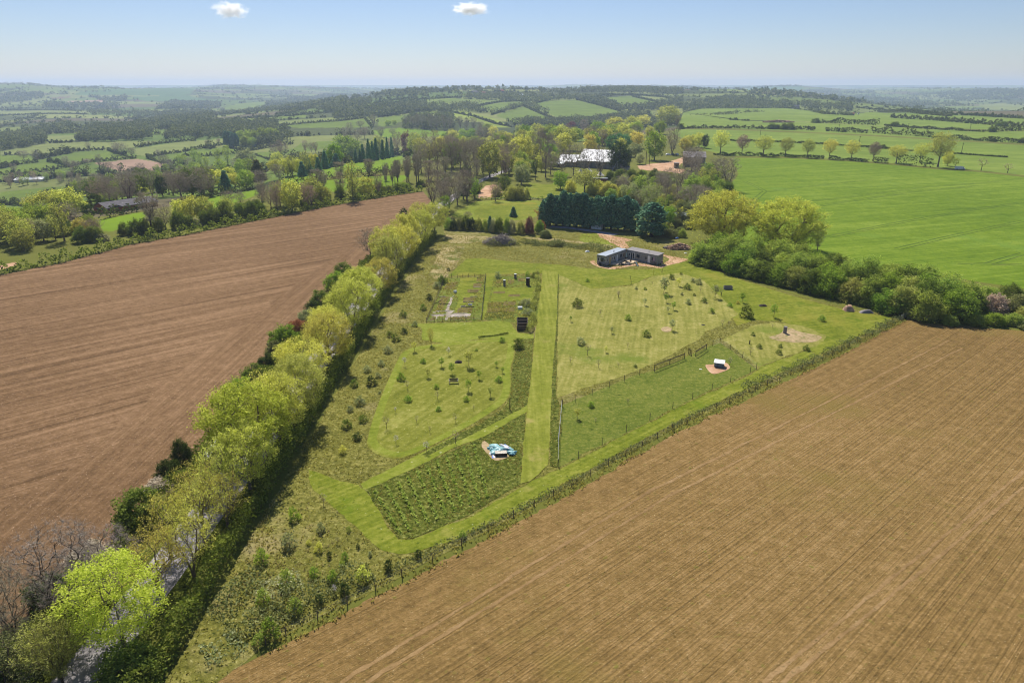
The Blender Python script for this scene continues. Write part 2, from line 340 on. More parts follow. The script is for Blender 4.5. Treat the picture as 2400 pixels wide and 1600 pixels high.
def hash2(i, j, k=0):
    h = np.sin(i * 127.1 + j * 311.7 + k * 74.7) * 43758.5453
    return h - np.floor(h)
def patch_cells(x, y):
    """irregular field cells: id hash, distance to the cell border, in metres"""
    ca, sa = math.cos(.35), math.sin(.35)
    wx = x + 26 * np.sin(y / 190 + 1.3); wy = y + 30 * np.sin(x / 260)
    u = (wx * ca + wy * sa) / (CELL * 1.35); v = (-wx * sa + wy * ca) / (CELL * .95)
    iu, iv = np.floor(u), np.floor(v)
    d1 = np.full(x.shape, 9.); d2 = np.full(x.shape, 9.); h = np.zeros(x.shape); h2 = np.zeros(x.shape)
    for a in (-1, 0, 1):
        for b in (-1, 0, 1):
            ci, cj = iu + a, iv + b
            px = ci + .5 + .62 * (hash2(ci, cj, 1) - .5); py = cj + .5 + .62 * (hash2(ci, cj, 2) - .5)
            d = np.maximum(np.abs(u - px), np.abs(v - py)) + .35 * np.minimum(np.abs(u - px), np.abs(v - py))
            nh = hash2(ci, cj, 3); nh2 = hash2(ci, cj, 4)
            closer = d < d1
            d2 = np.where(closer, d1, np.minimum(d2, d)); h = np.where(closer, nh, h); h2 = np.where(closer, nh2, h2); d1 = np.where(closer, d, d1)
    return h, h2, (d2 - d1) * CELL * .5
GREEN, PALE, BRIGHT, TEAL, BROWN, PINK = srgb(110, 128, 48), srgb(130, 138, 76), srgb(116, 142, 32), srgb(88, 116, 60), srgb(126, 100, 80), srgb(172, 142, 118)
YG = srgb(138, 152, 60)
TRACED = []      # (polygon in metres, colour)
def field_colour(x, y):
    h, h2, e = patch_cells(x, y)
    pal = np.array([srgb(104, 122, 52), srgb(116, 130, 58), srgb(96, 116, 52), srgb(126, 136, 70), srgb(84, 92, 50), srgb(108, 100, 74), srgb(130, 136, 74), srgb(74, 84, 46)])
    c = pal[np.minimum((h * 8).astype(int), 7)] * (.85 + .3 * h2)[:, None]
    c = np.where((e < 5)[:, None], np.array(srgb(60, 72, 36)), c)
    base = np.array(srgb(112, 114, 50))
    dd = np.where(inpoly(x, y, PLATEAU), 0, edge_dist(x, y))
    near = (dd < 60) & (y < 900)
    c = np.where(near[:, None], base, c)
    for poly, colr in TRACED:
        px = [p[0] for p in poly]; py = [p[1] for p in poly]
        s = (x > min(px)) & (x < max(px)) & (y > min(py)) & (y < max(py)); i = np.nonzero(s)[0]
        if len(i): j = i[inpoly(x[i], y[i], poly)]; c[j] = colr
    return c
def trace(colr, fr, *pts): TRACED.append((P(fr, pts), np.array(colr)))
# valley fields left of the plateau
trace(YG, 'R1', (0, 1395), (220, 1425), (215, 1500), (150, 1560), (0, 1560))
trace(GREEN, 'R1', (480, 1090), (740, 1030), (850, 1072), (640, 1105))
trace(GREEN, 'R1', (0, 1150), (330, 1102), (450, 1137), (200, 1180), (0, 1198))
trace(GREEN, 'R1', (0, 1060), (200, 1055), (250, 1105), (0, 1135))
trace(PALE, 'R1', (0, 1030), (340, 975), (850, 960), (1105, 962), (930, 1005), (740, 1022), (300, 1045), (0, 1055))
trace(PALE, 'R1', (310, 925), (515, 922), (505, 970), (325, 975))
trace(PALE, 'R1', (930, 1055), (900, 1015), (1230, 965), (1525, 945), (1525, 985), (1240, 1032), (1010, 1068))
trace(GREEN, 'R1', (1040, 1085), (1530, 998), (1640, 1020), (1600, 1050), (1240, 1070), (1060, 1092))
trace(PINK, 'R1', (640, 1110), (930, 1082), (1130, 1112), (1060, 1168), (820, 1170))
trace(GREEN, 'R1', (0, 1310), (340, 1275), (590, 1255), (590, 1280), (380, 1315), (200, 1388), (0, 1372))
trace(BRIGHT, 'R1', (660, 1500), (900, 1455), (1000, 1440), (960, 1540), (740, 1575), (700, 1570))
trace(BRIGHT, 'R1', (1340, 1370), (1480, 1335), (1740, 1295), (1800, 1310), (1600, 1380), (1440, 1420))
trace(BRIGHT, 'R1', (1900, 1240), (2000, 1190), (2323, 1130), (2540, 1085), (2760, 1060), (2700, 1150), (2323, 1190), (2030, 1245))
trace(BRIGHT, 'R1', (1960, 1260), (2323, 1215), (2800, 1190), (2700, 1260), (2323, 1300), (2050, 1320))
trace(GREEN, 'R1', (1550, 1075), (1750, 1040), (2100, 1000), (2323, 955), (2323, 990), (1960, 1050), (1740, 1090))
trace(PALE, 'R1', (0, 765), (240, 750), (570, 760), (560, 775), (300, 785), (0, 792))
trace(GREEN, 'L2', (390, 300), (560, 262), (880, 228), (880, 265), (640, 310))
trace(GREEN, 'L2', (350, 445), (600, 400), (1240, 350), (1260, 375), (800, 400), (560, 440))
trace(GREEN, 'L2', (960, 460), (1300, 420), (1780, 390), (1850, 460), (1600, 470), (1180, 470))
trace(GREEN, 'L2', (1910, 380), (2352, 320), (2352, 350), (2130, 370), (2060, 450), (1930, 460))
trace(BRIGHT, 'L2', (1860, 495), (2100, 472), (2420, 490), (2340, 530), (2000, 555), (1880, 520))
trace(GREEN, 'L2', (1130, 660), (1200, 610), (1470, 590), (1560, 590), (1420, 660), (1160, 700))
trace(TEAL, 'R1', (550, 625), (1000, 605), (1380, 600), (1300, 640), (860, 650), (500, 645))
trace(TEAL, 'R1', (880, 660), (1250, 640), (1500, 690), (1000, 690))
trace(BROWN, 'R1', (300, 672), (470, 655), (490, 660), (420, 675))
trace(PINK, 'R1', (450, 690), (720, 675), (700, 695), (480, 700))
trace(PALE, 'L1', (0, 430), (0, 380), (940, 378), (1000, 410), (400, 430))
# fields on the hill
trace(GREEN, 'R2', (890, 268), (1080, 238), (1300, 228), (1230, 258), (1050, 300), (930, 292))
trace(GREEN, 'R2', (1050, 322), (1240, 262), (1340, 300), (1450, 345), (1330, 368), (1200, 378))
trace(GREEN, 'R2', (1290, 245), (1420, 222), (1620, 218), (1800, 262), (1925, 300), (1770, 355), (1680, 368), (1480, 340), (1350, 280))
trace(YG, 'R2', (660, 305), (830, 292), (1050, 345), (1165, 405), (1000, 405), (900, 345), (700, 320))
trace(GREEN, 'R2', (250, 340), (480, 310), (700, 288), (560, 322), (400, 365), (255, 392))
trace(GREEN, 'R2', (20, 372), (160, 348), (215, 402), (30, 390))
trace(BRIGHT, 'R2', (220, 445), (300, 412), (500, 412), (745, 432), (700, 460), (500, 470), (300, 475))
trace(GREEN, 'R2', (1760, 205), (1980, 188), (2185, 240), (2130, 252), (1900, 262), (1800, 235))
trace(PALE, 'R2', (2010, 185), (2250, 200), (2320, 240), (2200, 235))
trace(PALE, 'R2', (1380, 197), (1545, 185), (1535, 207), (1390, 212))
trace(TEAL, 'R2', (210, 243), (540, 205), (555, 218), (230, 252))
trace(GREEN, 'R2', (610, 235), (780, 202), (805, 217), (640, 247))
trace(PALE, 'R2', (1830, 155), (2150, 165), (2150, 178), (1820, 168))
trace(GREEN, 'R2', (1930, 350), (2110, 288), (2120, 312), (1960, 352))
trace(TEAL, 'R3', (440, 125), (830, 130), (800, 160), (440, 155))
trace(PALE, 'R3', (1800, 185), (2150, 180), (2050, 225), (1820, 215))
trace(PALE, 'R3', (2000, 245), (2323, 255), (2323, 290), (2050, 280))
build_terrain()

# ------------------------------------------------------------------ near ground: sheets on the plateau
def roughen(poly, step=1.2, amp=.18, seed=0):
    """wavy outline: points move square to the edge only, so the outline never crosses itself"""
    rg = random.Random(seed); out = []
    for i, a in enumerate(poly):
        b = poly[(i + 1) % len(poly)]; d = math.dist(a, b)
        if d < 1e-6: continue
        n = max(1, min(400, int(d / step))); nx, ny = -(b[1] - a[1]) / d, (b[0] - a[0]) / d; w = 0.0
        for k in range(n):
            w = .6 * w + rg.uniform(-1, 1) * .7; t = k / n; e = amp * w * min(1, 3 * t, 3 * (1 - t)) if n > 2 else 0
            out.append((a[0] + (b[0] - a[0]) * t + nx * e, a[1] + (b[1] - a[1]) * t + ny * e))
    return out
def curve(pts, n=8):
    """closed Catmull-Rom through the points"""
    out = []; k = len(pts)
    for i in range(k):
        p0, p1, p2, p3 = (np.array(pts[(i + j) % k]) for j in (-1, 0, 1, 2))
        for t in np.arange(n) / n:
            out.append(tuple(.5 * ((2 * p1) + (-p0 + p2) * t + (2 * p0 - 5 * p1 + 4 * p2 - p3) * t * t + (-p0 + 3 * p1 - 3 * p2 + p3) * t ** 3)))
    return out
LAYER = [0.0]
ZONES = {}
def sheet(name, mat, poly, lift, amp=.18, step=.7):
    amp *= 1.25
    poly = roughen(poly, step, amp, len(ZONES)) if amp else poly
    lift += .00012 * sum(len(z) for z in ZONES.values())
    from mathutils.geometry import tessellate_polygon
    V3 = [Vector((x, y, 0)) for x, y in poly]; tri = tessellate_polygon([V3]); mb = MB(); mb.v = [(x, y, lift) for x, y in poly]
    for t in tri:
        a_, b_, c_ = (poly[k] for k in t); cr = (b_[0] - a_[0]) * (c_[1] - a_[1]) - (b_[1] - a_[1]) * (c_[0] - a_[0])
        if abs(cr) > 1e-7: mb.f.append(tuple(t) if cr > 0 else tuple(t[::-1]))
    me = mb.mesh(name, M[mat])
    o = link(name, me); tag(o, kind='structure'); ZONES.setdefault(name, []).append(poly); return o
def ribbon(pts, w):
    l, r = [], []
    for i, p in enumerate(pts):
        a = pts[max(i - 1, 0)]; b = pts[min(i + 1, len(pts) - 1)]; d = math.dist(a, b); nx, ny = -(b[1] - a[1]) / d, (b[0] - a[0]) / d
        l.append((p[0] + nx * w / 2, p[1] + ny * w / 2)); r.append((p[0] - nx * w / 2, p[1] - ny * w / 2))
    return l + r[::-1]
H1 = 0.012
hedge_far = P('O', [(0, 632), (150, 602), (300, 562), (400, 545), (600, 505), (750, 475), (900, 450), (972, 440)])
ploughed = [(-47, 20), (-47, 60), (-46.5, 120), (-46, 180), (-44.5, 230), (-41.5, 270), (-39, 290), (-37.5, 320)] + hedge_far[::-1] + [(-200, 120), (-260, 20)]
sheet('ploughed_field', 'plough', ploughed, H1, .3)
sheet('ploughed_headland', 'plough_head', [(-47, 20), (-47, 60), (-46.5, 120), (-46, 180), (-44.5, 230), (-41.5, 270), (-40, 292), (-47, 288), (-53, 230), (-58, 180), (-62, 120), (-64, 60), (-66, 20)], 2 * H1, 1.6, 2.2)
fence_line = P0('R8', (60, 1340), (185, 1282), (895, 920), (1578, 560), (1935, 370), 'R6', (508, 1360), (1073, 1098), (1600, 852), (2060, 612), (2130, 580))
fdx, fdy = fence_line[-1][0] - fence_line[0][0], fence_line[-1][1] - fence_line[0][1]; fl = math.hypot(fdx, fdy); fdx /= fl; fdy /= fl
def off(p, d): return (p[0] + fdy * d, p[1] - fdx * d)          # to the tilled side
tilled = [off((fence_line[0][0] - 40 * fdx, fence_line[0][1] - 40 * fdy), .9)] + [off(p, .9) for p in fence_line] + P('O', [(2120, 742), (2352, 760)]) + [(190, 120), (260, 20), (200, -60), (-40, -60)]
sheet('tilled_field', 'tilled', tilled, H1, .35)
crop = P('R3', [(330, 610), (700, 612), (1100, 632), (1450, 660), (1740, 690), (2000, 705), (2323, 742)]) + [(420, 330), (420, 130), (200, 110)] + P('R3', [(2323, 1500), (1800, 1420), (900, 1330), (450, 1230), (260, 1120), (200, 900), (320, 800), (380, 720)])
sheet('crop_field', 'crop', crop, H1, .4, 3)
strip1 = P('R3', [(160, 560), (330, 598), (700, 602), (1100, 622), (1450, 650), (1740, 678), (2000, 694), (2323, 728)]) + [(560, 400), (900, 560)] + P('R3', [(2323, 525), (1900, 500), (1400, 470), (900, 445), (300, 420), (0, 420), (-80, 440)])
sheet('far_crop_strip', 'crop_far', strip1, H1, .4, 5)
strip2 = P('R3', [(-60, 440), (0, 412), (300, 410), (900, 436), (1400, 460), (1900, 490), (2323, 512)]) + P('R3', [(2323, 430), (1900, 420), (1300, 395), (850, 370), (400, 362), (0, 372)])
sheet('far_crop_strip', 'crop_far', strip2, H1, .4, 6)
strip3 = P('R3', [(0, 370), (400, 358), (850, 364), (1300, 388), (1900, 412), (2323, 424), (2323, 345), (1700, 320), (1260, 302), (1150, 322), (700, 300), (130, 305), (60, 340)])
sheet('far_crop_strip', 'crop_far', strip3, H1, .4, 8)
# the lane
lane = [(-39.5, 10), (-39.3, 40), (-38.3, 60), (-37.8, 85), (-37.6, 120), (-37, 160), (-36, 200), (-35, 240), (-34, 275), (-32.5, 300), (-27, 338), (-19, 386), (-10, 420), (0, 450), (14, 485), (40, 520)]
sheet('lane_verge', 'rough_dark', ribbon(lane, 8.5), 2 * H1, .4)
sheet('lane', 'asphalt', ribbon(lane, 4.6), 3 * H1, .08)
# the holding
hold = [(-31.5, 38), (-31, 60), (-30.5, 120), (-30, 170), (-28, 215), (-24, 243)] + P0('R5', (700, 20), (1000, 45), 'Z1', (0, 60), (330, 60), (1450, 230), (2000, 560), 'R6', (790, 262), (1000, 338), (1300, 430), (1700, 535), (2080, 575)) + [off(p, -.1) for p in fence_line[::-1]]
sheet('rough_grassland', 'rough', hold, 2 * H1, .3)
top_lawn = P0('R5', (730, 310), (790, 250), (850, 195), (960, 190), (1180, 215), (1500, 235), (1700, 262), 'Z1', (330, 700), (700, 720), (1340, 720), (1600, 640), (2000, 560), 'R6', (790, 268), (1000, 345), (1300, 438), (1700, 545), (2000, 592), (1980, 640), (1500, 850), (1440, 800), (1560, 715), (1250, 620), (1070, 610), (950, 650), (860, 470), (700, 390), (380, 310), (230, 370), 'R5', (1700, 400), (1475, 300), (1360, 290), (1050, 300), (1000, 300))
sheet('lawn', 'lawn', top_lawn, 3 * H1, .25)
sheet('dry_meadow', 'dry_meadow', P0('R5', (1480, 300), (1700, 400), (1960, 380), 'R6', (380, 312), (560, 290), (720, 340), (860, 470), (960, 570), (870, 640), (730, 690), (700, 740), (390, 900), 'R5', (2000, 960), (1470, 1140), (1465, 700), (1478, 500)), 3 * H1, .25)
sheet('grazed_pen', 'pen', P0('R5', (1500, 1190), (1700, 1110), (2030, 975), 'R6', (390, 955), (740, 800), (835, 762), (1085, 945), (1040, 970), (640, 1150), (200, 1375), (30, 1460), 'R8', (1850, 250)), 3 * H1, .2)
sheet('dry_meadow', 'dry_meadow', P0('R6', (850, 745), (960, 690), (1080, 640), (1200, 625), (1400, 650), (1560, 722), (1500, 780), (1430, 810), (1200, 890), (1100, 930)), 3 * H1, .3)
peri = P0('R8', (320, 262), (520, 335), (630, 355), (680, 400), (760, 520), (870, 690), (960, 690), (1300, 560), (1620, 375), (1690, 330), (1860, 260), 'R6', (200, 1385), (640, 1160), (1040, 985), (1110, 930), (1430, 815), (1500, 850), (1200, 990), (800, 1180), (300, 1430), 'R8', (1700, 470), (1400, 620), (1000, 760), (880, 780), (780, 760), (640, 640), (480, 500), (350, 385))
sheet('perimeter_path', 'perimeter', peri, 4 * H1, .2)
orch = curve(P0('R7', (0, 0)) and P('Z7', [(560, 190), (700, 150), (1200, 95), (1760, 60), (1800, 90), (1790, 260), (1750, 420), (1755, 640), (1690, 790), (1500, 930), (1200, 1110), (850, 1290), (560, 1420), (380, 1440), (200, 1390), (105, 1290), (110, 1190), (190, 920), (300, 640), (400, 420), (480, 260)]), 6)
sheet('orchard_lawn', 'mown', orch, 4 * H1, .12)
oc = np.mean(np.array(orch), 0); ring = [(oc[0] + (p[0] - oc[0]) * .93, oc[1] + (p[1] - oc[1]) * .95) for p in orch]; rl = ribbon(ring + ring[:1], 1.3); k_ = len(ring) + 1
sheet('orchard_margin', 'path_side', rl[:k_ - 1] + rl[k_ + 1:], 4 * H1 + .004, .12)
sheet('orchard_path', 'path_side', P0('R8', (640, 350), (870, 235), (1210, 60), 'R5', (1270, 1190), (1265, 1235), 'R8', (1400, 60), (1200, 135), (960, 260), (700, 380), (660, 385)), 5 * H1, .15)
sheet('garden_path', 'path_side', P0('R5', (440, 640), (580, 635), (890, 625), (1120, 610), (1160, 640), (1200, 700), (1310, 705), (1310, 740), (940, 740), (700, 770), (550, 745), (545, 660)), 5 * H1, .15)
sheet('garden_path', 'lawn', P0('R5', (990, 300), (1048, 300), (1010, 460), (970, 610), (890, 625), (940, 470)), 6 * H1, .12)
sheet('main_path', 'path_main', P0('R5', (1370, 270), (1475, 285), (1470, 600), (1445, 900), (1430, 1250), 'R8', (1790, 235), (1680, 335), (1620, 350), 'R5', (1262, 1230), (1290, 1000), (1320, 700), (1345, 500)), 7 * H1, .1)
sheet('tussock_strip', 'rough_dark', P0('R5', (1474, 300), (1480, 300), (1476, 500), (1473, 700), (1465, 780), (1466, 960), (1460, 1120), (1485, 1190), (1480, 1300), 'R8', (1855, 130), (1845, 250), (1800, 240), 'R5', (1425, 1230), (1440, 900), (1452, 780), (1462, 690), (1468, 500)), 8 * H1, .12)
sheet('tussock_plot', 'rough_dark', P0('R8', (670, 385), (960, 262), (1400, 60), 'R5', (1255, 1240), (1245, 1400), 'R8', (1620, 350), (1300, 545), (960, 685), (875, 685), (760, 515)), 5 * H1, .15)
sheet('tussock_strip', 'rough_dark', P0('R5', (1205, 745), (1310, 735), (1290, 1000), (1268, 1185), (1100, 1285), (900, 1385), (600, 1530), (540, 1530), (620, 1480), (900, 1340), (1100, 1220), (1150, 1130), (1160, 960), (1180, 850)), 5 * H1, .15)
# garden plots
sheet('garden_plot', 'pen', [(-19.3, 146), (-6.9, 147.6), (-7.3, 184.6), (-18.3, 183.4)], 6 * H1, .15)
sheet('garden_lawn', 'lawn', P('Z2', [(730, 240), (1010, 230), (1060, 420), (960, 560), (680, 840), (640, 800), (700, 620), (640, 470)]), 7 * H1, .25)
sheet('garden_paving', 'paving', P('Z2', [(560, 560), (600, 580), (560, 700), (540, 790), (640, 800), (560, 860), (910, 845), (890, 905), (550, 910), (500, 960), (460, 960), (480, 890), (330, 900), (300, 960), (310, 900), (225, 885), (230, 870), (470, 870), (500, 815), (240, 840), (250, 825), (470, 800), (520, 670)]), 8 * H1, .2)
sheet('garden_plot', 'pen', [(-4.9, 185.6), (8, 185.6), (7.2, 166), (5.6, 145), (0, 146), (-6.3, 148)], 6 * H1, .15)
sheet('garden_bed', 'lawn', P('Z2', [(1300, 400), (2000, 400), (1960, 620), (1240, 640)]), 7 * H1, .2)
sheet('garden_bed', 'rough_dark', P('Z2', [(1200, 670), (1690, 650), (1700, 780), (1600, 930), (1140, 940)]), 7 * H1, .3)
# back of the holding: track, yards, far lawn
sheet('back_field', 'rough', P0('Z5', (200, 900), (420, 880), (900, 560), (1950, 380), (2000, 700), 'Z4', (250, 980), (1000, 1050), (1700, 1100), 'Z1', (2000, 540), (1450, 230), (330, 60), (0, 60), 'R5', (1000, 45), (700, 20)), H1, .4)
sheet('mown_margin', 'path_side', curve(P('Z5', [(430, 900), (700, 720), (900, 650), (1500, 640), (1900, 650), (1960, 800), (1700, 950), (1000, 980)]), 5), 2 * H1, .3)
sheet('back_lawn', 'lawn', curve(P('Z5', [(790, 850), (920, 720), (1250, 690), (1750, 665), (1860, 730), (1840, 820), (1500, 960), (900, 960)]), 5), 3 * H1, .2)
sheet('paddock', 'lawn', P0('Z5', (1620, 400), (2100, 380), (2300, 420), (2300, 600), (1700, 620)), 2 * H1, .3)
sheet('paddock', 'lawn', P0('Z4', (0, 480), (160, 500), (950, 480), (1000, 580), (700, 640), (0, 640)), 2 * H1, .3)
sheet('gravel_yard', 'dirt', P('Z5', [(860, 600), (880, 500), (980, 400), (1120, 370), (1260, 440), (1270, 580), (1080, 610)]), 2 * H1, .4)
trk = P0('Z4', (250, 985), (500, 1010), (780, 1055), 'Z1', (330, 70), (600, 190), (800, 300), (900, 330))
sheet('dirt_track', 'asphalt', ribbon(P('Z4', [(250, 985), (450, 1000), (620, 1022), (800, 1050), (1000, 1080)]), 3.2), 4 * H1, .15)
sheet('dirt_track', 'dirt', P('Z1', [(320, 60), (450, 70), (700, 120), (960, 175), (820, 220), (900, 320), (760, 335), (640, 260), (500, 190), (340, 110)]), 4 * H1, .35)
sheet('dirt_track', 'dirt', P('Z1', [(1480, 440), (1700, 480), (2000, 530), (1850, 590), (1640, 640), (1500, 680), (1560, 590), (1640, 520)]), 4 * H1, .3)
sheet('dirt_surround', 'dirt', curve(P('Z1', [(180, 590), (250, 545), (300, 600), (480, 660), (640, 665), (900, 640), (1100, 600), (1400, 650), (1590, 600), (1500, 690), (1250, 668), (1000, 650), (720, 695), (560, 715), (330, 670)]), 5), 4 * H1, .2)
sheet('track_verge', 'path_side', P('Z1', [(0, 60), (320, 60), (340, 110), (500, 190), (640, 260), (560, 270), (150, 230), (0, 200)]), 3 * H1, .4)
sheet('farm_yard', 'dirt', P('Z4', [(1240, 290), (1400, 265), (1580, 250), (1770, 190), (1790, 240), (1680, 310), (1800, 330), (1750, 380), (1500, 345), (1290, 340)]), 2 * H1, .5)
sheet('dirt_patch', 'dirt', curve(P('Z6', [(850, 570), (930, 560), (1080, 540), (1130, 600), (1060, 640), (950, 670), (890, 640)]), 5), 5 * H1, .2)
sheet('dirt_patch', 'dirt_patchy', curve(P('Z6', [(1580, 250), (1700, 210), (1800, 140), (1950, 190), (2180, 240), (2100, 300), (1900, 310), (1700, 290)]), 5), 5 * H1, .3)
sheet('dirt_patch', 'dirt_patchy', curve(P('Z6', [(340, 150), (400, 125), (460, 150), (440, 185), (370, 185)]), 4), 5 * H1, .2)
sheet('dirt_patch', 'dirt_patchy', curve(P('Z3', [(480, 720), (560, 560), (800, 700), (1300, 1000), (1560, 1180), (1000, 1330), (560, 900)]), 4), 7 * H1, .2)
sheet('stone_track', 'dirt', P('O', [(0, 610), (35, 602), (45, 607), (0, 620)]), 2 * H1, .1)

sheet('dry_grassland', 'dry_rough', P0('R5', (690, 110), (840, 110), (800, 210), (720, 320), (640, 330), (600, 300), (640, 210)), 3 * H1, .6)
sheet('dry_grassland', 'dry_rough', P('Z5', [(230, 1200), (420, 1225), (1000, 1240), (1120, 1260), (900, 1340), (400, 1360), (330, 1290)]), 4 * H1, .5)
sheet('dry_grassland', 'dry_rough', P0('Z5', (1600, 1270), (1900, 1270), (2280, 1290), 'Z1', (0, 200), (150, 230), (560, 270), (640, 330), (300, 290), (0, 240), 'Z5', (2000, 1310)), 4 * H1, .4)
for a_, b_ in (((1752, 1568), (2352, 1082)), ((1800, 1568), (2352, 1118)), ((780, 1568), (1480, 1135)), ((842, 1568), (1530, 1142)), ((1480, 1135), (2180, 782)), ((1530, 1142), (2210, 800))):
    p0, p1 = P('O', [a_, b_]); k = int(math.dist(p0, p1) / 4); sheet('wheel_track', 'track', ribbon([(p0[0] + (p1[0] - p0[0]) * i / k + random.uniform(-.1, .1), p0[1] + (p1[1] - p0[1]) * i / k) for i in range(k + 1)], .36), 2 * H1, .14, .5)
def tram(pts, w=.42):
    for o_ in (-1.0, 1.0):
        l_ = ribbon(pts, 2 * abs(o_)); half = l_[:len(pts)] if o_ < 0 else l_[len(pts):][::-1]; sheet('tramline', 'tram', ribbon(half, w), 2 * H1, .1, 1.5)
for pts in ([(985, 1150), (1400, 1065), (1900, 975), (2323, 912)], [(1460, 1230), (1800, 1150), (2323, 1038)], [(620, 932), (1100, 880), (1600, 815), (2323, 755)], [(720, 975), (1000, 925), (1500, 850), (2000, 800)], [(420, 770), (500, 805), (560, 838), (520, 870), (480, 905), (475, 950), (492, 1000)], [(570, 838), (900, 800), (1300, 755)], [(2080, 1330), (2323, 1260)], [(1860, 1325), (2323, 1338)]): tram(P('R3', pts))

for q in ([(400, 560), (545, 560), (470, 680), (345, 680)], [(345, 695), (460, 695), (400, 790), (290, 800)], [(790, 570), (985, 565), (960, 650), (770, 655)], [(700, 750), (930, 745), (920, 830), (660, 840)], [(850, 430), (1060, 430), (1020, 480), (850, 490)], [(960, 330), (1100, 325), (1080, 400), (940, 405)], [(480, 320), (690, 300), (620, 420), (440, 440)], [(250, 905), (300, 905), (290, 960), (190, 975)], [(560, 915), (890, 910), (880, 945), (560, 960)], [(1020, 240), (1140, 230), (1130, 290), (1000, 300)]):
    sheet('garden_bed', 'soil', P('Z2', q), 8 * H1, .1)

for q in ([(1350, 270), (1450, 265), (1430, 330), (1330, 335)], [(1550, 270), (1640, 265), (1640, 330), (1550, 335)], [(1720, 240), (1840, 240), (1830, 290), (1720, 295)], [(1240, 660), (1440, 650), (1420, 720), (1215, 730)], [(1470, 650), (1680, 640), (1670, 710), (1455, 720)], [(1200, 760), (1420, 750), (1400, 820), (1180, 830)], [(1450, 750), (1680, 740), (1660, 810), (1430, 820)], [(1300, 470), (1500, 465), (1490, 500), (1290, 505)], [(1560, 520), (1760, 515), (1750, 555), (1550, 560)]):
    sheet('garden_bed', 'soil', P('Z2', q), 9 * H1, .12)

# ------------------------------------------------------------------ trees: skeleton grown towards points in the crown
def grow(seed, H, Rr, zc, tips, lean=0.0, shell=.45, trunk_top=.55, kink=.12, shape='round', multi=1):
    """returns skeleton segments (p0, p1, r0, r1) and the tip points"""
    rg = np.random.default_rng(seed); pts = []
    while len(pts) < tips:
        q = rg.normal(size=3); q /= np.linalg.norm(q); q *= rg.uniform(shell, 1) ** .6
        if shape == 'round': p = np.array([q[0] * Rr, q[1] * Rr, zc + (H - zc) * (.5 + .5 * q[2])]); 
        elif shape == 'dome':
            p = np.array([q[0] * Rr, q[1] * Rr, zc + (H - zc) * abs(q[2])])
        elif shape == 'cone':
            t = rg.uniform(0, 1) ** 1.5; a = rg.uniform(0, 6.283); w = Rr * (1 - t) ** .8 * rg.uniform(.6, 1.05) + .15; p = np.array([w * math.cos(a), w * math.sin(a), zc + (H - zc) * t])
        elif shape == 'column':
            t = rg.uniform(0, 1); a = rg.uniform(0, 6.283); w = Rr * min(1, (1 - t) * 3 + .12) * (.75 + .25 * min(1, t * 6)) * rg.uniform(.7, 1.05); p = np.array([w * math.cos(a), w * math.sin(a), zc + (H - zc) * t])
        else:                                     # vase: wide top
            t = rg.uniform(0, 1); a = rg.uniform(0, 6.283); w = Rr * (.25 + .75 * t) * math.sqrt(rg.uniform(0.05, 1)) * math.sqrt(max(.05, 1 - max(0, t - .7) * 2.6)); p = np.array([w * math.cos(a), w * math.sin(a), zc + (H - zc) * t])
        # lumps and notches in the outline
        lump = 1 + .22 * math.sin(3 * math.atan2(p[1], p[0]) + seed) * math.sin(p[2] * 1.1 + seed)
        p[:2] *= lump; pts.append(p)
    pts = np.array(pts)
    nodes, par, dist = [], [], []
    for k in range(multi):
        a = 6.283 * k / multi + seed; spread = 0 if multi == 1 else Rr * .35
        base = len(nodes); n = 7
        top = H * trunk_top
        for i in range(n):
            t = i / (n - 1)
            nodes.append(np.array([math.cos(a) * spread * t ** 1.3 + lean * t * t * top + kink * math.sin(t * 4 + seed + k) * t, math.sin(a) * spread * t ** 1.3 + kink * math.cos(t * 5 + seed) * t, top * t - .15 * (i == 0)]))
            par.append(base + i - 1 if i else -1); dist.append(top * t)
    order = np.argsort(np.linalg.norm(pts - np.array([0, 0, zc * .9]), axis=1))
    NA = np.array(nodes); DA = np.array(dist); tipidx = []
    for oi in order:
        p = pts[oi]; d = np.linalg.norm(NA - p, axis=1)
        cost = d + .42 * DA + np.where(NA[:, 2] > p[2] + .2, (NA[:, 2] - p[2]) * 1.2, 0) + np.where(NA[:, 2] < zc * .55, 3, 0)
        j = int(np.argmin(cost)); L_ = d[j]; m = max(1, int(L_ / (H * .075))); prev = j; cur = NA[j]
        newn, newd = [], []
        for i in range(1, m + 1):
            t = i / m; q = cur + (p - cur) * t; q = q + np.array([0, 0, .10 * L_ * math.sin(math.pi * t)]) + rg.normal(size=3) * .035 * L_ * (1 if i < m else 0)
            nodes.append(q); par.append(prev); prev = len(nodes) - 1; dd = DA[j] + L_ * t; dist.append(dd); newn.append(q); newd.append(dd)
        NA = np.vstack([NA, newn]); DA = np.concatenate([DA, newd]); tipidx.append(prev)
    cnt = np.zeros(len(nodes)); 
    for t in tipidx:
        k = t
        while k >= 0: cnt[k] += 1; k = par[k]
    return NA, np.array(par), np.maximum(cnt, 1), np.array(tipidx)
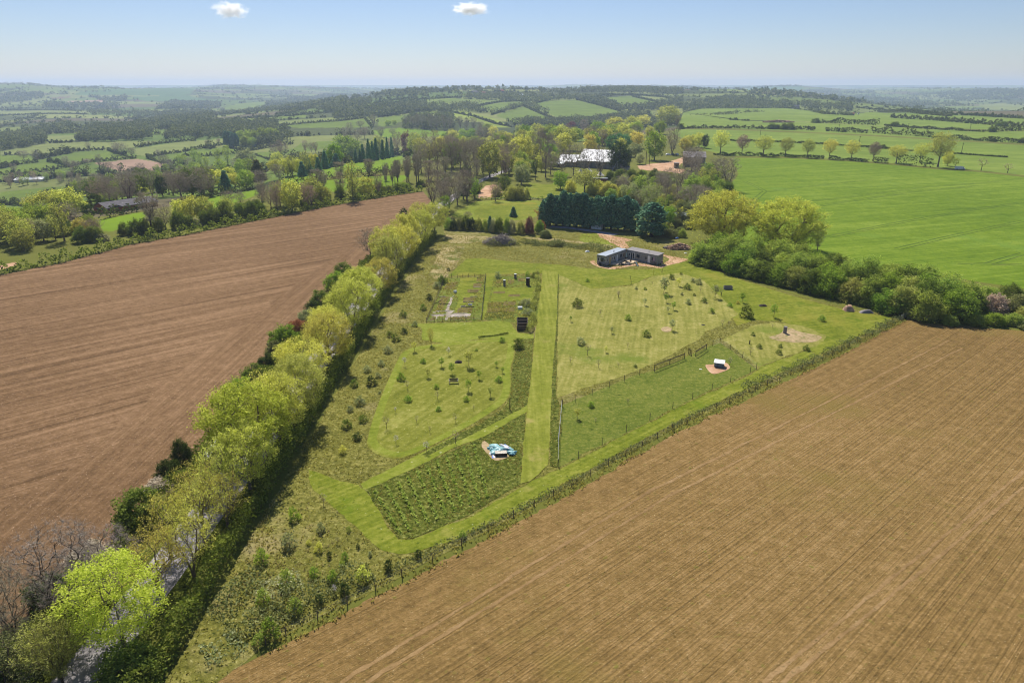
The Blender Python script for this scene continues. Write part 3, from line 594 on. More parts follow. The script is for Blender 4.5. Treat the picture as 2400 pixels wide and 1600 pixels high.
def skel_mesh(name, NA, par, cnt, r_trunk, mat, rmin=.012, min_cnt=0):
    V, F = [], []; mx = cnt.max(); nv = 0
    rad = np.maximum(rmin, r_trunk * (cnt / mx) ** .5)
    for i, p in enumerate(par):
        if p < 0 or cnt[i] < min_cnt: continue
        k = 7 if cnt[i] > mx * .3 else (5 if cnt[i] > 6 else 3)
        a, b = NA[p], NA[i]; d = b - a; ln = np.linalg.norm(d)
        if ln < 1e-5: continue
        d /= ln; u = np.cross(d, [0.3, .9, .2] if abs(d[2]) > .9 else [0, 0, 1]); u /= np.linalg.norm(u); w = np.cross(d, u)
        r0 = min(rad[p], rad[i] * 1.35) if par[p] >= 0 else rad[i] * 1.7
        an = np.arange(k) * 2 * math.pi / k; ring = np.cos(an)[:, None] * u + np.sin(an)[:, None] * w
        V.append(a + ring * r0); V.append(b + d * rad[i] * .4 + ring * rad[i])
        ii = np.arange(k); F.append(np.stack([nv + ii, nv + (ii + 1) % k, nv + k + (ii + 1) % k, nv + k + ii], -1)); nv += 2 * k
    return np_mesh(name, np.vstack(V), np.vstack(F), mat)
def quads(C, rg, size, flat=.25, aspect=1.0, droop=0.0):
    """one randomly turned leaf quad (a rhombus) round every centre"""
    n = len(C); d = rg.normal(size=(n, 3)); d[:, 2] = d[:, 2] * (1 - flat) - droop; d /= np.linalg.norm(d, axis=1)[:, None]
    e = rg.normal(size=(n, 3)); e[:, 2] *= (1 - flat); e -= (e * d).sum(1)[:, None] * d; e /= np.linalg.norm(e, axis=1)[:, None]
    s = size * rg.uniform(.6, 1.35, size=(n, 1))
    a = d * s * aspect; b = e * s * .62
    V = np.stack([C - a, C - b * 1 + a * .1, C + a, C + b + a * .1], 1).reshape(-1, 3)
    return V, np.arange(4 * n).reshape(n, 4)
def leaf_cloud(name, T, rg, per, sig, size, mat, flat=.25, squash=.75, aspect=1.0, droop=0.0, extra=None):
    C = np.repeat(T, per, 0) + rg.normal(size=(len(T) * per, 3)) * sig * np.array([1, 1, squash])
    if extra is not None: C = np.vstack([C, extra])
    C[:, 2] = np.maximum(C[:, 2], .12)
    V, F = quads(C, rg, size, flat, aspect, droop)
    return np_mesh(name, V, F, mat)
def twig_cloud(name, T, rg, per, length, width, mat):
    n = len(T) * per; C = np.repeat(T, per, 0); d = rg.normal(size=(n, 3)) + np.array([0, 0, .45]) + C * np.array([.12, .12, 0]); d /= np.linalg.norm(d, axis=1)[:, None]
    l_ = length * rg.uniform(.4, 1.2, size=(n, 1)); s = np.cross(d, rg.normal(size=(n, 3))); s /= np.linalg.norm(s, axis=1)[:, None]
    C = C - d * l_ * .15
    m = C + d * l_ * .55 + rg.normal(size=(n, 3)) * length * .08
    e = C + d * l_ + rg.normal(size=(n, 3)) * length * .16
    V = np.stack([C - s * width, C + s * width, m + s * width * .7, m - s * width * .7, e + s * width * .35, e - s * width * .35], 1).reshape(-1, 3)
    b = np.arange(n) * 6
    F = np.vstack([np.stack([b, b + 1, b + 2, b + 3], -1), np.stack([b + 3, b + 2, b + 4, b + 5], -1)])
    return np_mesh(name, V, F, mat)
PROTO = {}
def proto(kind, trunk, crown, H, Rr): PROTO.setdefault(kind, []).append((trunk, crown, H, Rr))
def tree_proto(kind, seed, H, Rr, zc, tips, per=0, sig=.5, size=.25, bark='bark', leaf='lime', shape='round', r_trunk=.2, twig=None, shell=.45, flat=.25, top=.55, multi=1, min_cnt=0, aspect=1.0, droop=0.0, skirt=0, kink=.12, lean=0.0, rmin=.012):
    NA, par, cnt, ti = grow(seed, H, Rr, zc, tips, shell=shell, shape=shape, trunk_top=top, multi=multi, kink=kink, lean=lean)
    tm = skel_mesh("trunk", NA, par, cnt, r_trunk, M[bark], min_cnt=min_cnt, rmin=rmin)
    rg = np.random.default_rng(seed + 500); T = NA[ti]
    if twig: cm = twig_cloud("crown", T, rg, per, twig[0], twig[1], L[leaf])
    else:
        ex = None
        if skirt:
            a = rg.uniform(0, 6.283, skirt); q = np.sqrt(rg.uniform(0.1, 1, skirt)) * Rr * .95; ex = np.stack([q * np.cos(a), q * np.sin(a), rg.uniform(.1, zc + H * .3, skirt)], -1)
        cm = leaf_cloud("crown", T, rg, per, sig, size, L[leaf], flat=flat, aspect=aspect, droop=droop, extra=ex)
    proto(kind, tm, cm, H, Rr)
# near kinds (seen from 60 to 250 m)
for sd in range(5): tree_proto('avenue', 20 + sd, 10, 5.0, 1.6 + .3 * (sd % 3), 290 + 25 * sd, 52, .34, .115, leaf='lime', r_trunk=.22, multi=1 + sd % 2, shell=.5, flat=.75)
for sd in range(3): tree_proto('sparse', 40 + sd, 9.5, 4.6, 2.2, 240, 18, .28, .11, leaf='lime', r_trunk=.18, multi=2, shell=.25, flat=.6)
for sd in range(4): tree_proto('bush', 60 + sd, 4.2, 2.6, .3, 170, 46, .26, .12, leaf='hedge', r_trunk=.12, shape='dome', multi=3, skirt=700, top=.4, flat=.6)
for sd in range(3): tree_proto('bare_near', 80 + sd, 11, 5.0, 2.5, 560, 14, 1.0, leaf='twig_white', bark='bark_dark', r_trunk=.2, shape='vase', twig=(.95, .007), kink=.25, shell=.2, top=.4)
for sd in range(2): tree_proto('great', 100 + sd, 16.5, 10.0, 1.2, 760, 52, .5, .17, leaf='great', r_trunk=.5, shell=.35, top=.45, multi=2, skirt=800, flat=.6)
for sd in range(5): tree_proto('scrub', 120 + sd, 6.8, 4.0, .5, 250, 34, .4, .17, leaf='scrub', r_trunk=.14, shape='dome', multi=3, skirt=700, top=.4, flat=.6)
# middle kinds (300 to 900 m)
for sd in range(4): tree_proto('leafy', 140 + sd, 15, 6, 1.5, 150, 26, .7, .36, leaf='olive', r_trunk=.3, min_cnt=2, shell=.35, skirt=60)
for sd in range(3): tree_proto('thin', 150 + sd, 16, 5, 3, 150, 8, .8, .38, leaf='olive', r_trunk=.28, shape='vase', shell=.3, rmin=.03)
for sd in range(4): tree_proto('bare', 160 + sd, 17, 6, 3.5, 380, 7, 1, leaf='twig', bark='bark', r_trunk=.28, shape='vase' if sd % 2 else 'round', twig=(1.6, .028), min_cnt=1, kink=.3, shell=.2, rmin=.03, multi=1 + (sd == 3))
for sd in range(2): tree_proto('ivied', 170 + sd, 16, 4.5, 5, 240, 14, 1, leaf='twig', bark='bark_dark', r_trunk=.3, shape='vase', twig=(1.5, .028), kink=.4, rmin=.035)
for sd in range(3): tree_proto('leyland', 180 + sd, 12, 2.5, .9, 230, 16, .34, .27, leaf='conifer', bark='bark_dark', r_trunk=.25, shape='column', top=.95, min_cnt=3, aspect=1.7, droop=-.3, skirt=40)
for sd in range(2): tree_proto('fir', 190 + sd, 12, 3.6, .6, 260, 14, .38, .34, leaf='conifer', bark='bark_dark', r_trunk=.25, shape='cone', top=.97, min_cnt=3, aspect=1.6, droop=.1, skirt=100)
for sd in range(3): tree_proto('rowtree', 200 + sd, 17, 6.6, 5, 300, 12, .5, .28, leaf='olive', r_trunk=.36, shape='round', shell=.2, rmin=.03, top=.6)
for sd in range(3): tree_proto('shrub', 210 + sd, 4.5, 2.6, .2, 80, 24, .4, .26, leaf='hedge', r_trunk=.1, shape='dome', multi=3, min_cnt=2, skirt=60)
# saplings in the orchard and meadow
for sd in range(3): tree_proto('sapling', 220 + sd, 2.6, .62, .9, 40, 9, .14, .10, leaf='green', r_trunk=.035, shape='round', rmin=.006, top=.8, kink=.04)
for sd in range(2): tree_proto('bare_sapling', 230 + sd, 2.8, .75, .9, 34, 5, 1, leaf='twig', bark='bark_dark', r_trunk=.04, twig=(.4, .012), rmin=.008, top=.8, kink=.05)
for sd in range(2): tree_proto('blossom_sapling', 240 + sd, 2.6, .6, 1.1, 30, 5, .13, .075, leaf='blossom', r_trunk=.035, rmin=.007, top=.8, kink=.05)
for sd in range(3): tree_proto('small_bush', 250 + sd, 1.3, .75, .1, 34, 13, .12, .085, leaf='green', r_trunk=.03, shape='dome', multi=3, rmin=.006, top=.5, skirt=50)
for sd in range(2): tree_proto('ivy_post', 260 + sd, 3.4, 1.1, .3, 60, 16, .2, .13, leaf='dark', r_trunk=.1, shape='column', skirt=100)
counter = {}
GROUPED = []
def tree(kind, x, y, h, w=None, leaf=None, name='tree', label=None, cat='tree', group=None, rz=None, z=None, which=None, bark=None, desc=None, where=None):
    """h: height in metres, w: crown width in metres"""
    k = counter.get(kind, 0); counter[kind] = k + 1
    pl = PROTO[kind]; tm, cm, H, Rr = pl[k % len(pl) if which is None else which]
    sz = h / H; sx = sz if w is None else w / (2 * Rr)
    root = empty(name, (x, y, hz(x, y) if z is None else z), random.uniform(0, 6.28) if rz is None else rz, (sx, sx, sz))
    t = link('trunk', tm, None, root); c = link('crown', cm, None, root)
    if leaf:
        c.material_slots[0].link = 'OBJECT'; c.material_slots[0].material = L[leaf]
    if bark:
        t.material_slots[0].link = 'OBJECT'; t.material_slots[0].material = M[bark]
    tag(root, label, cat, group)
    if desc: GROUPED.append((root, desc, where, cat, group, x, y))
    return root
def mtree(kind, fr, px, py, hp, wp=None, leaf=None, desc='tree', where='in the wood', name='tree', cat='tree', **kw):
    """a tree read off the photograph: foot at (px, py), height hp and width wp in the same reading frame"""
    x, y, z, t = at(fr, px, py); s = FR[fr][2]
    h = hp / s * t / FPX / .95; w = None if wp is None else wp / s * t / FPX
    return tree(kind, x, y, h, w, leaf, name=name, cat=cat, z=z, desc=desc, where=where, group=kw.pop('group', f"{cat}s {where}"), **kw)
ORD = ['first', 'second', 'third', 'fourth', 'fifth', 'sixth', 'seventh', 'eighth', 'ninth', 'tenth', 'eleventh', 'twelfth', 'thirteenth', 'fourteenth']
def finish_labels():
    """things of one look in one place are told apart by counting along them"""
    d = {}
    for g in GROUPED: d.setdefault((g[1], g[2]), []).append(g)
    for (desc, where), l in d.items():
        l.sort(key=lambda g: g[5] / max(g[6], 1))
        for i, g in enumerate(l):
            n = len(l)
            if n == 1: s = f"{desc} {where}"
            elif n == 2: s = f"{desc} {where}, the {('left', 'right')[i]} of two"
            elif n <= 14: s = f"{desc} {where}, {ORD[i]} from the left"
            else: s = f"{desc} {where}"
            g[0]['label'] = s

# ---- the tree row along the lane (near to far)
AV = [(-36.6, 50.5, 9.6, 9.6, 'avenue', 'limeb', 'bright lime tree over the lane, lowest in the picture'),
 (-37, 58, 8.2, 6.8, 'sparse', 'gold', 'thin orange-tinged tree over the lane, behind the nearest lime tree'),
 (-35.7, 66.4, 8.5, 7.5, 'sparse', 'lime', 'half-bare yellow tree over the lane with the road showing through'),
 (-38.5, 64, 7.5, 6.0, 'sparse', 'gold', 'small golden tree leaning over the lane beside the large dark bush'),
 (-35.4, 73.5, 9.2, 8.0, 'sparse', 'lime', 'airy yellow-green tree over the lane, in front of the largest lime tree'),
 (-38.6, 72, 7.8, 6.2, 'sparse', 'gold', 'golden small tree on the field side, behind the large rounded bush'),
 (-34.6, 78, 9.4, 8.2, 'avenue', 'lime', 'full lime tree just in front of the largest tree of the lane row'),
 (-34.4, 90.5, 9.8, 8.6, 'avenue', 'lime', 'lime tree on the meadow side just behind the largest lane tree'),
 (-34.6, 60.8, 7.6, 6.4, 'sparse', 'lime', 'low yellow-green tree on the meadow side, level with the thin orange-tinged one'),
 (-34.4, 69.8, 8.0, 6.6, 'sparse', 'gold', 'small golden tree on the meadow side, beside the half-bare yellow tree'),
 (-36.5, 84, 12, 12.6, 'avenue', 'limeb', 'largest bright green tree of the lane row, widest crown'),
 (-37.5, 95, 9.0, 7.5, 'sparse', 'gold', 'golden thin-crowned tree behind the largest tree of the lane row'),
 (-33.5, 98, 10.2, 9.0, 'avenue', 'olive', 'olive-green tree on the meadow side behind the largest lane tree'),
 (-36.0, 108.5, 10.4, 9.4, 'avenue', 'lime', 'pale lime tree of the lane row with grey stems showing'),
 (-34.5, 120, 10.4, 9.8, 'avenue', 'gold', 'golden-lime tree of the lane row above the orchard'),
 (-36.5, 126, 9.2, 8.0, 'avenue', 'lime', 'lime tree on the field side of the lane row beside the bright bush'),
 (-34.5, 139, 11.2, 10.0, 'avenue', 'lime', 'tall lime tree of the lane row with several straight stems'),
 (-35, 152, 11.4, 10.6, 'avenue', 'lime', 'broad yellow-lime tree of the lane row level with the garden plots'),
 (-33, 167, 9.6, 9.4, 'avenue', 'gold', 'golden round tree of the lane row past the garden plots'),
 (-33, 181, 11.4, 9.4, 'avenue', 'olive', 'olive-lime tree of the lane row behind the golden round one'),
 (-35.5, 190, 12.4, 9.6, 'avenue', 'lime', 'lime tree of the lane row beside the bare bush in the brown field'),
 (-32, 200, 12.0, 10, 'avenue', 'lime', 'lime tree of the lane row in the dense far group, nearest of that group'),
 (-33.5, 212, 12.4, 10, 'avenue', 'lime', 'lime tree in the middle of the dense far group of the lane row'),
 (-30, 222, 11.6, 9.8, 'avenue', 'lime', 'lime tree on the meadow side of the dense far group by the lane'),
 (-31.5, 234, 12.0, 10, 'avenue', 'lime', 'last but one lime tree at the far end of the lane row'),
 (-27.5, 242, 11.6, 10.5, 'avenue', 'lime', 'last lime tree at the far end of the lane row, near the hedge')]
for i, (x, y, h, w, k, lf, lb) in enumerate(AV): tree(k, x, y, h * (1.1, 1.0, 1.06, 1.14)[i % 4], w * (.88, .97, .93)[i % 3], lf, 'lime_tree', lb.replace('lowest in the picture', 'nearest of the row'), 'tree', 'trees along the lane', bark='bark_grey' if i % 3 == 0 else None)
# dark low hedge on the meadow side of the lane
def hedge_mesh(pts, w, h, per_m, size, rg, wob=.3):
    C = []
    for (a, b) in zip(pts[:-1], pts[1:]):
        d = math.dist(a[:2], b[:2]); n = int(d * per_m)
        if n < 1: continue
        t = rg.uniform(0, 1, n); px = a[0] + (b[0] - a[0]) * t; py = a[1] + (b[1] - a[1]) * t; pz = a[2] + (b[2] - a[2]) * t
        nx, ny = -(b[1] - a[1]) / d, (b[0] - a[0]) / d; o = rg.uniform(-1, 1, n)
        hh = h * (1 + wob * np.sin(px * .9 + py * .7) + wob * .6 * np.sin(px * .23 + py * .31 + 2)); u = rg.uniform(0, 1, n) ** .7
        C.append(np.stack([px + nx * o * w / 2 * np.sqrt(1.05 - u * .6), py + ny * o * w / 2 * np.sqrt(1.05 - u * .6), pz + .1 + u * hh], -1))
    C = np.vstack(C); return quads(C, rg, size, .2)
def hedge(name, label, pts, w, h, per_m, size, leaf, group=None, wob=.3, cat='hedge'):
    pts = [(p[0], p[1], hz(p[0], p[1])) for p in pts]
    V, F = hedge_mesh(pts, w, h, per_m, size, rng, wob)
    return tag(link(name, np_mesh(name, V, F, L[leaf])), label, cat, group)
hedge('hedge', 'long dark green hedge under the lime trees on the meadow side of the lane', [(-32.2, y) for y in (36, 60, 90, 120, 150, 180)] + [(-30.5, 205), (-27, 238)], 2.2, 2.6, 150, .17, 'hedge')
# hedge bushes between the brown field and the lane
LB = [(43.5, 4.5, 6, 'dark', 'dark ivy bush under the forked bare tree'), (49, 3.6, 5.5, 'bramble', 'low tangled bramble bush in the near corner of the brown field'),
 (56, 4.2, 5.5, 'dark', 'dark ivy-grown bush under the spreading bare tree'), (62, 3.2, 5, 'twig', 'brown leafless thorn bush behind the spreading bare tree'), (70.5, 4.6, 6, 'hedge', 'large rounded dark green bush at the brown field edge'),
 (76, 2.8, 3.6, 'twig', 'small brown bare bush beyond the large rounded bush'), (80, 3.2, 3.6, 'dark', 'low dark bush just below the field gate'), (84, 4.2, 2.8, 'dark', 'tall narrow dark bush beside the field gate'),
 (99, 4.4, 4.6, 'hedge', 'yellowish green bush left of the largest lane tree'), (104.5, 4.8, 5.4, 'green', 'mid green bush joined to the yellowish one'), (111, 4.2, 5, 'hedge', 'broad dark green bush at the brown field edge'),
 (118, 3.6, 4, 'dark', 'pair-like dark low bush by the brown field'), (123, 4.2, 4.4, 'bramble', 'dull brown-green bush below the bright green one'), (130, 5.2, 6.2, 'green', 'bright green rounded bush sticking out into the brown field'),
 (138, 3.4, 5, 'orange', 'rust-brown bush beyond the bright green one'), (144, 3.6, 5, 'grey', 'grey-green flat-topped bush beyond the rusty one'), (150, 3.8, 4.6, 'dark', 'dark bush behind the flat-topped grey one'),
 (157, 4.6, 5.6, 'hedge', 'green round bush in the far half of the field hedge'), (172, 5.0, 6, 'green', 'lighter of two round bushes near the bare field tree'), (180, 5.4, 6, 'hedge', 'darker of two round bushes near the bare field tree')]
for y, h, w, lf, lb in LB: tree('bush', -45.9 + random.uniform(-.7, .7), y, h, w, lf, 'hedge_bush', lb, 'bush', 'bushes between the brown field and the lane')
hedge('hedge', 'thin low tangled hedge between the brown field and the lane', [(-44.6, 20), (-44.6, 60), (-44.4, 100), (-44, 150), (-43.2, 200), (-40, 250)], 2.2, 2.0, 110, .16, 'hedge')
tree('bare_near', -44.2, 54.4, 10.2, 10.5, None, 'bare_tree', 'spreading silvery bare tree with ivy at its foot, beside the brown field', 'tree', which=0)
tree('bare_near', -46.2, 49.8, 9.4, 7.5, 'twig', 'bare_tree', 'forked dark bare tree with crooked limbs in the corner by the lane', 'tree', which=1, bark='bark_dark')
tree('bare_near', -49.5, 51.8, 8.6, 7, 'twig', 'bare_tree', 'bare tree cut by the left edge of the photo', 'tree', which=2, bark='bark_dark')
tree('bare_near', -41.8, 57.5, 7.4, 9.5, None, 'bare_tree', 'low wide silvery bare thorn leaning over the dark bush', 'tree', which=2)
for x_, y_, h_, w_, k_, lf_, lb_ in ((-43.2, 46.5, 4.6, 5.5, 'sparse', 'bramble', 'dull olive tangled bush at the lower left corner'), (-41, 49.6, 4.6, 4.6, 'sparse', 'hedge', 'dark green airy bush at the foot of the silvery bare tree'), (-39.8, 46.2, 6.6, 5.2, 'bare_near', 'olive', 'slim olive-twigged tree in front of the nearest lime tree'), (-45, 47.3, 3.6, 4.4, 'bush', 'scrub', 'grey-green bush in the lower left corner')): tree(k_, x_, y_, h_, w_, lf_, 'corner_bush', lb_, 'bush')
tree('bush', -49, 48.6, 3.4, 4, 'green', 'hedge_bush', 'bright green bush at the very corner of the brown field', 'bush', 'bushes between the brown field and the lane')
tree('sparse', -40.5, 47, 7.2, 6, 'olive', 'lime_tree', 'small half-bare olive tree left of the nearest lime tree', 'tree', 'trees along the lane')
tree('sparse', -44.5, 45.5, 6.4, 6, 'bramble', 'tangled_tree', 'dull tangled low tree at the bottom edge by the lane', 'tree', 'trees along the lane')
tree('scrub', -34, 46.5, 4.2, 5.5, 'hedge', 'hedge_bush', 'dark bush at the foot of the nearest lime tree', 'bush')
mtree('bare', 'R2', 200, 1300, 205, 160, 'twig', 'bare rounded grey-brown tree', 'standing alone at the edge of the brown field', name='bare_tree')
tree('ivy_post', -41.5, 263, 6, 3.6, 'dark', 'ivy_bush', 'dark clipped bush above the last lime tree of the lane', 'bush')

# ---- two great golden trees and the scrub belt on the right
tree('great', 70.7, 229.5, 17.6, 23.5, 'great', 'great_tree', 'left of two great golden-green trees behind the scrub belt', 'tree', 'two great trees', which=0)
tree('great', 88.5, 219, 16.8, 23.5, 'great', 'great_tree', 'right of two great golden-green trees, limbs showing through', 'tree', 'two great trees', which=1)
mtree('bare', 'R3', 915, 1240, 140, 110, 'twig_pink', 'small pinkish bare tree', 'right of the two great trees', name='bare_tree')
fa, fb = np.array([56.5, 199.5]), np.array([88, 156.5]); dv = (fb - fa) / np.linalg.norm(fb - fa); nv_ = np.array([-dv[1], dv[0]])
if nv_[0] < 0: nv_ = -nv_
SCL = ['scrub', 'green', 'olive', 'scrub', 'green', 'scrub', 'hedge', 'scrub', 'grey', 'green']
sb = 0
for row, (o, n, h0) in enumerate(((1.0, 15, 5.4), (6.0, 14, 7.0), (11.5, 13, 7.4), (17, 11, 7.0))):
    for i in range(n):
        s = -2 + i * (66 / (n - 1)) + random.uniform(-1.4, 1.4) + (row % 2) * 3
        if row == 3 and i < 2: continue
        p = fa + dv * s + nv_ * (o + random.uniform(-1, 1)); lf = SCL[(i * 3 + row * 7 + i // 4) % len(SCL)]
        adj = {'scrub': 'grey-green', 'green': 'fresh green', 'grey': 'silvery willow-like', 'olive': 'olive', 'hedge': 'dark green', 'pale': 'pale blossoming', 'bramble': 'dull brownish'}[lf]
        r_ = tree('scrub', p[0], p[1], h0 * 1.12 * random.uniform(.82, 1.15), 8.6 * random.uniform(.85, 1.15), lf, 'scrub_bush', None, 'bush', 'scrub belt on the right')
        GROUPED.append((r_, f"{adj} bush", f"in the {('front row', 'second row', 'third row', 'back row')[row]} of the scrub belt", 'bush', None, p[0], p[1]))
for px, py, h, w, lf in ((2280, 560, 130, 150, 'scrub'), (2420, 590, 110, 150, 'grey'), (2150, 600, 70, 90, 'bramble'), (2560, 560, 120, 170, 'hedge'), (2700, 560, 130, 170, 'twig_pink'), (2850, 570, 130, 180, 'bramble'), (2560, 640, 80, 130, 'scrub'), (2700, 640, 80, 140, 'green'), (2830, 640, 80, 140, 'scrub'), (2930, 610, 110, 160, 'olive'), (2400, 640, 60, 110, 'scrub'), (2950, 680, 70, 130, 'bramble'), (2650, 500, 120, 170, 'scrub'), (2480, 470, 120, 160, 'olive'), (2800, 480, 120, 170, 'hedge'), (2350, 500, 140, 160, 'scrub'), (2250, 600, 70, 100, 'pale')):
    mtree('scrub', 'R6', px, py, h, w, lf, {'twig_pink': 'pinkish bare', 'bramble': 'dull brownish', 'hedge': 'dark green', 'grey': 'silvery', 'olive': 'olive', 'scrub': 'grey-green', 'green': 'fresh green', 'pale': 'pale'}[lf] + ' bush', 'at the far right corner of the brown field', 'scrub_bush', 'bush')

# ---- dark conifer screen and the hedge behind the holding
for i in range(13):
    t = i / 12; x = 14.5 + (44.0 - 14.5) * t; y = 261 - 11.5 * t
    tree('leyland', x, y + random.uniform(-.6, .6), 11.8 * random.uniform(.92, 1.1), 5.2, None, 'conifer', f"dark conifer of the tall evergreen screen behind the cabin, {(ORD[i] + ' from the left') if i < 12 else 'at its right end'}", 'tree', 'evergreen screen behind the cabin')
tree('leyland', 12.4, 262, 9.4, 4, 'conifer', 'conifer', 'shorter ragged conifer at the left end of the evergreen screen', 'tree', 'evergreen screen behind the cabin')
tree('leyland', 49.1, 239.6, 11.6, 8.4, None, 'conifer', 'single broad dark evergreen right of the evergreen screen', 'tree')
HB = [(360, 1120, 190, 150, 'scrub', 'scrub', 'grey-green bush'), (450, 1130, 170, 140, 'bush', 'dark', 'dark evergreen bush'), (560, 1125, 210, 160, 'scrub', 'bramble', 'dull thorn bush'), (660, 1130, 230, 170, 'bush', 'hedge', 'dark green bush'), (760, 1135, 200, 150, 'bush', 'dark', 'dark rounded bush'), (870, 1140, 210, 150, 'scrub', 'olive', 'olive bush'), (980, 1150, 190, 140, 'scrub', 'scrub', 'grey-green bush'), (1060, 1160, 240, 70, 'leyland', 'conifer', 'narrow dark conifer'), (1120, 1170, 230, 150, 'scrub', 'pale', 'pale speckled bush'), (1210, 1180, 260, 160, 'bush', 'hedge', 'dark green bush'), (1340, 1190, 260, 130, 'scrub', 'scrub', 'grey-green bush'), (1420, 1190, 240, 150, 'scrub', 'pale', 'pale speckled bush'), (1570, 1200, 210, 150, 'scrub', 'olive', 'olive bush'), (1715, 1200, 280, 170, 'scrub', 'purple', 'purple-leaved shrub'), (1880, 1190, 220, 170, 'scrub', 'green', 'fresh green shrub'), (1930, 1160, 180, 120, 'scrub', 'orange', 'orange-leaved shrub'), (1990, 1260, 130, 200, 'bush', 'bramble', 'low dull bush'), (1900, 1030, 250, 210, 'thin', 'orange', 'coppery spreading small tree')]
for px, py, h, w, k, lf, d in HB: mtree(k, 'Z5', px, py, h, w, lf, d, 'in the hedge behind the lawn', 'hedge_shrub', 'shrub')
mtree('fir', 'Z5', 1450, 910, 150, 120, None, 'small dark cone-shaped conifer', 'on the far lawn', name='conifer')
mtree('bare_sapling', 'Z5', 1145, 655, 270, 120, 'twig', 'slim bare tree', 'at the back fence of the far lawn', name='bare_tree')
mtree('bare', 'Z5', 690, 960, 140, 150, 'twig', 'small bare thorn', 'in the hedge behind the lawn', name='bare_tree')

# ---- row of trees across the green fields on the right
RT = [(255, 585, 150, 115, 'lime', 'yellow-green'), (402, 587, 125, 90, 'twig_pink', 'grey budding'), (547, 597, 128, 135, 'lime', 'wide golden-green'), (697, 600, 118, 100, 'olive', 'brownish-green'), (846, 610, 120, 98, 'olive', 'olive'), (995, 618, 130, 95, 'gold', 'pale brownish'), (1146, 625, 125, 100, 'lime', 'fresh green'), (1295, 633, 122, 85, 'twig_pink', 'grey-brown'), (1452, 645, 115, 130, 'lime', 'wide yellow-green'), (1612, 640, 120, 110, 'lime', 'one-sided yellow-green')]
for i, (px, py, h, w, lf, d) in enumerate(RT): mtree('rowtree', 'R3', px, py, h, w, lf, f"{d} tree", f"in the tree row across the green fields, {ORD[i]} from the left", group='tree row across the green fields')
mtree('rowtree', 'R3', 1735, 672, 222, 170, 'olive', 'tall leaning tree with ivied trunk', 'at the right end of the field tree row', name='tall_tree')
mtree('leafy', 'R3', 1800, 665, 100, 70, 'lime', 'drooping lower bough of young growth', 'beside the tall leaning field tree', name='young_tree')
mtree('sapling', 'R3', 1853, 680, 65, 45, 'lime', 'small yellow-green young tree', 'right of the tall leaning field tree', name='young_tree')
mtree('bare_sapling', 'R3', 2030, 697, 80, 70, 'twig_pink', 'small pinkish bare tree', 'on the field edge at the right', name='bare_tree')
mtree('bare_sapling', 'R3', 2210, 712, 60, 70, 'twig_pink', 'small leaning bare tree', 'on the far field path at the right', name='bare_tree')

# ---- trees read off the middle distance
BARE = ('bare', 'twig', 'bare grey tree')
def many(fr, where, rows):
    for k, lf, d, l in rows:
        for q in l: mtree(k, fr, q[0], q[1], q[2], q[3], lf, d, where, name={'bare': 'bare_tree', 'ivied': 'bare_tree', 'fir': 'conifer', 'leyland': 'conifer', 'shrub': 'shrub', 'scrub': 'bush', 'bush': 'bush'}.get(k, 'tree'), cat='bush' if k in ('shrub', 'scrub', 'bush') else 'tree')
many('R2', 'by the bend of the lane', [('bare', 'twig', 'bare grey tree', [(625, 945, 235, 180), (735, 985, 270, 190), (700, 950, 230, 150), (830, 890, 220, 150), (790, 930, 200, 130)]), ('thin', 'green', 'ivied green-stemmed tree', [(712, 1010, 130, 90), (905, 885, 130, 100)]), ('bare', 'twig_pink', 'small reddish bare tree', [(1048, 905, 130, 90)])])
many('R2', 'along the far side of the lane', [('bare', 'twig', 'bare grey tree', [(545, 715, 180, 130), (600, 705, 200, 130), (655, 695, 200, 120), (700, 700, 215, 130), (750, 705, 220, 130), (810, 710, 220, 140), (850, 715, 210, 120), (880, 740, 250, 150), (925, 725, 235, 130), (960, 715, 220, 110)]), ('ivied', 'twig', 'ivy-clad bare tree', [(525, 770, 190, 90), (460, 775, 160, 70), (385, 790, 150, 70), (445, 780, 140, 60), (305, 765, 110, 60), (185, 740, 110, 80), (365, 780, 130, 60)])])
many('R2', 'between the lane and the barn', [('leafy', 'olive', 'large olive tree', [(1010, 745, 235, 170)]), ('bare', 'twig_pink', 'pinkish half-bare tree', [(1115, 750, 170, 120), (1090, 720, 190, 110)]), ('leafy', 'lime', 'fresh lime tree', [(1240, 665, 195, 130), (1190, 650, 170, 100)]), ('bare', 'twig', 'bare grey tree', [(1390, 745, 275, 150), (1160, 690, 190, 110), (1140, 640, 170, 100)]), ('ivied', 'dark', 'dark ivy-clad stem', [(1320, 760, 120, 60)]), ('leafy', 'grey', 'rounded grey-green tree', [(1225, 790, 130, 120)]), ('leafy', 'hedge', 'round dark green tree', [(1110, 850, 115, 95)]), ('scrub', 'olive', 'olive bush', [(1155, 895, 100, 90), (1212, 895, 95, 80), (1060, 880, 70, 80), (1265, 890, 80, 40)]), ('leafy', 'green', 'round bright green tree', [(1490, 822, 115, 115)])])
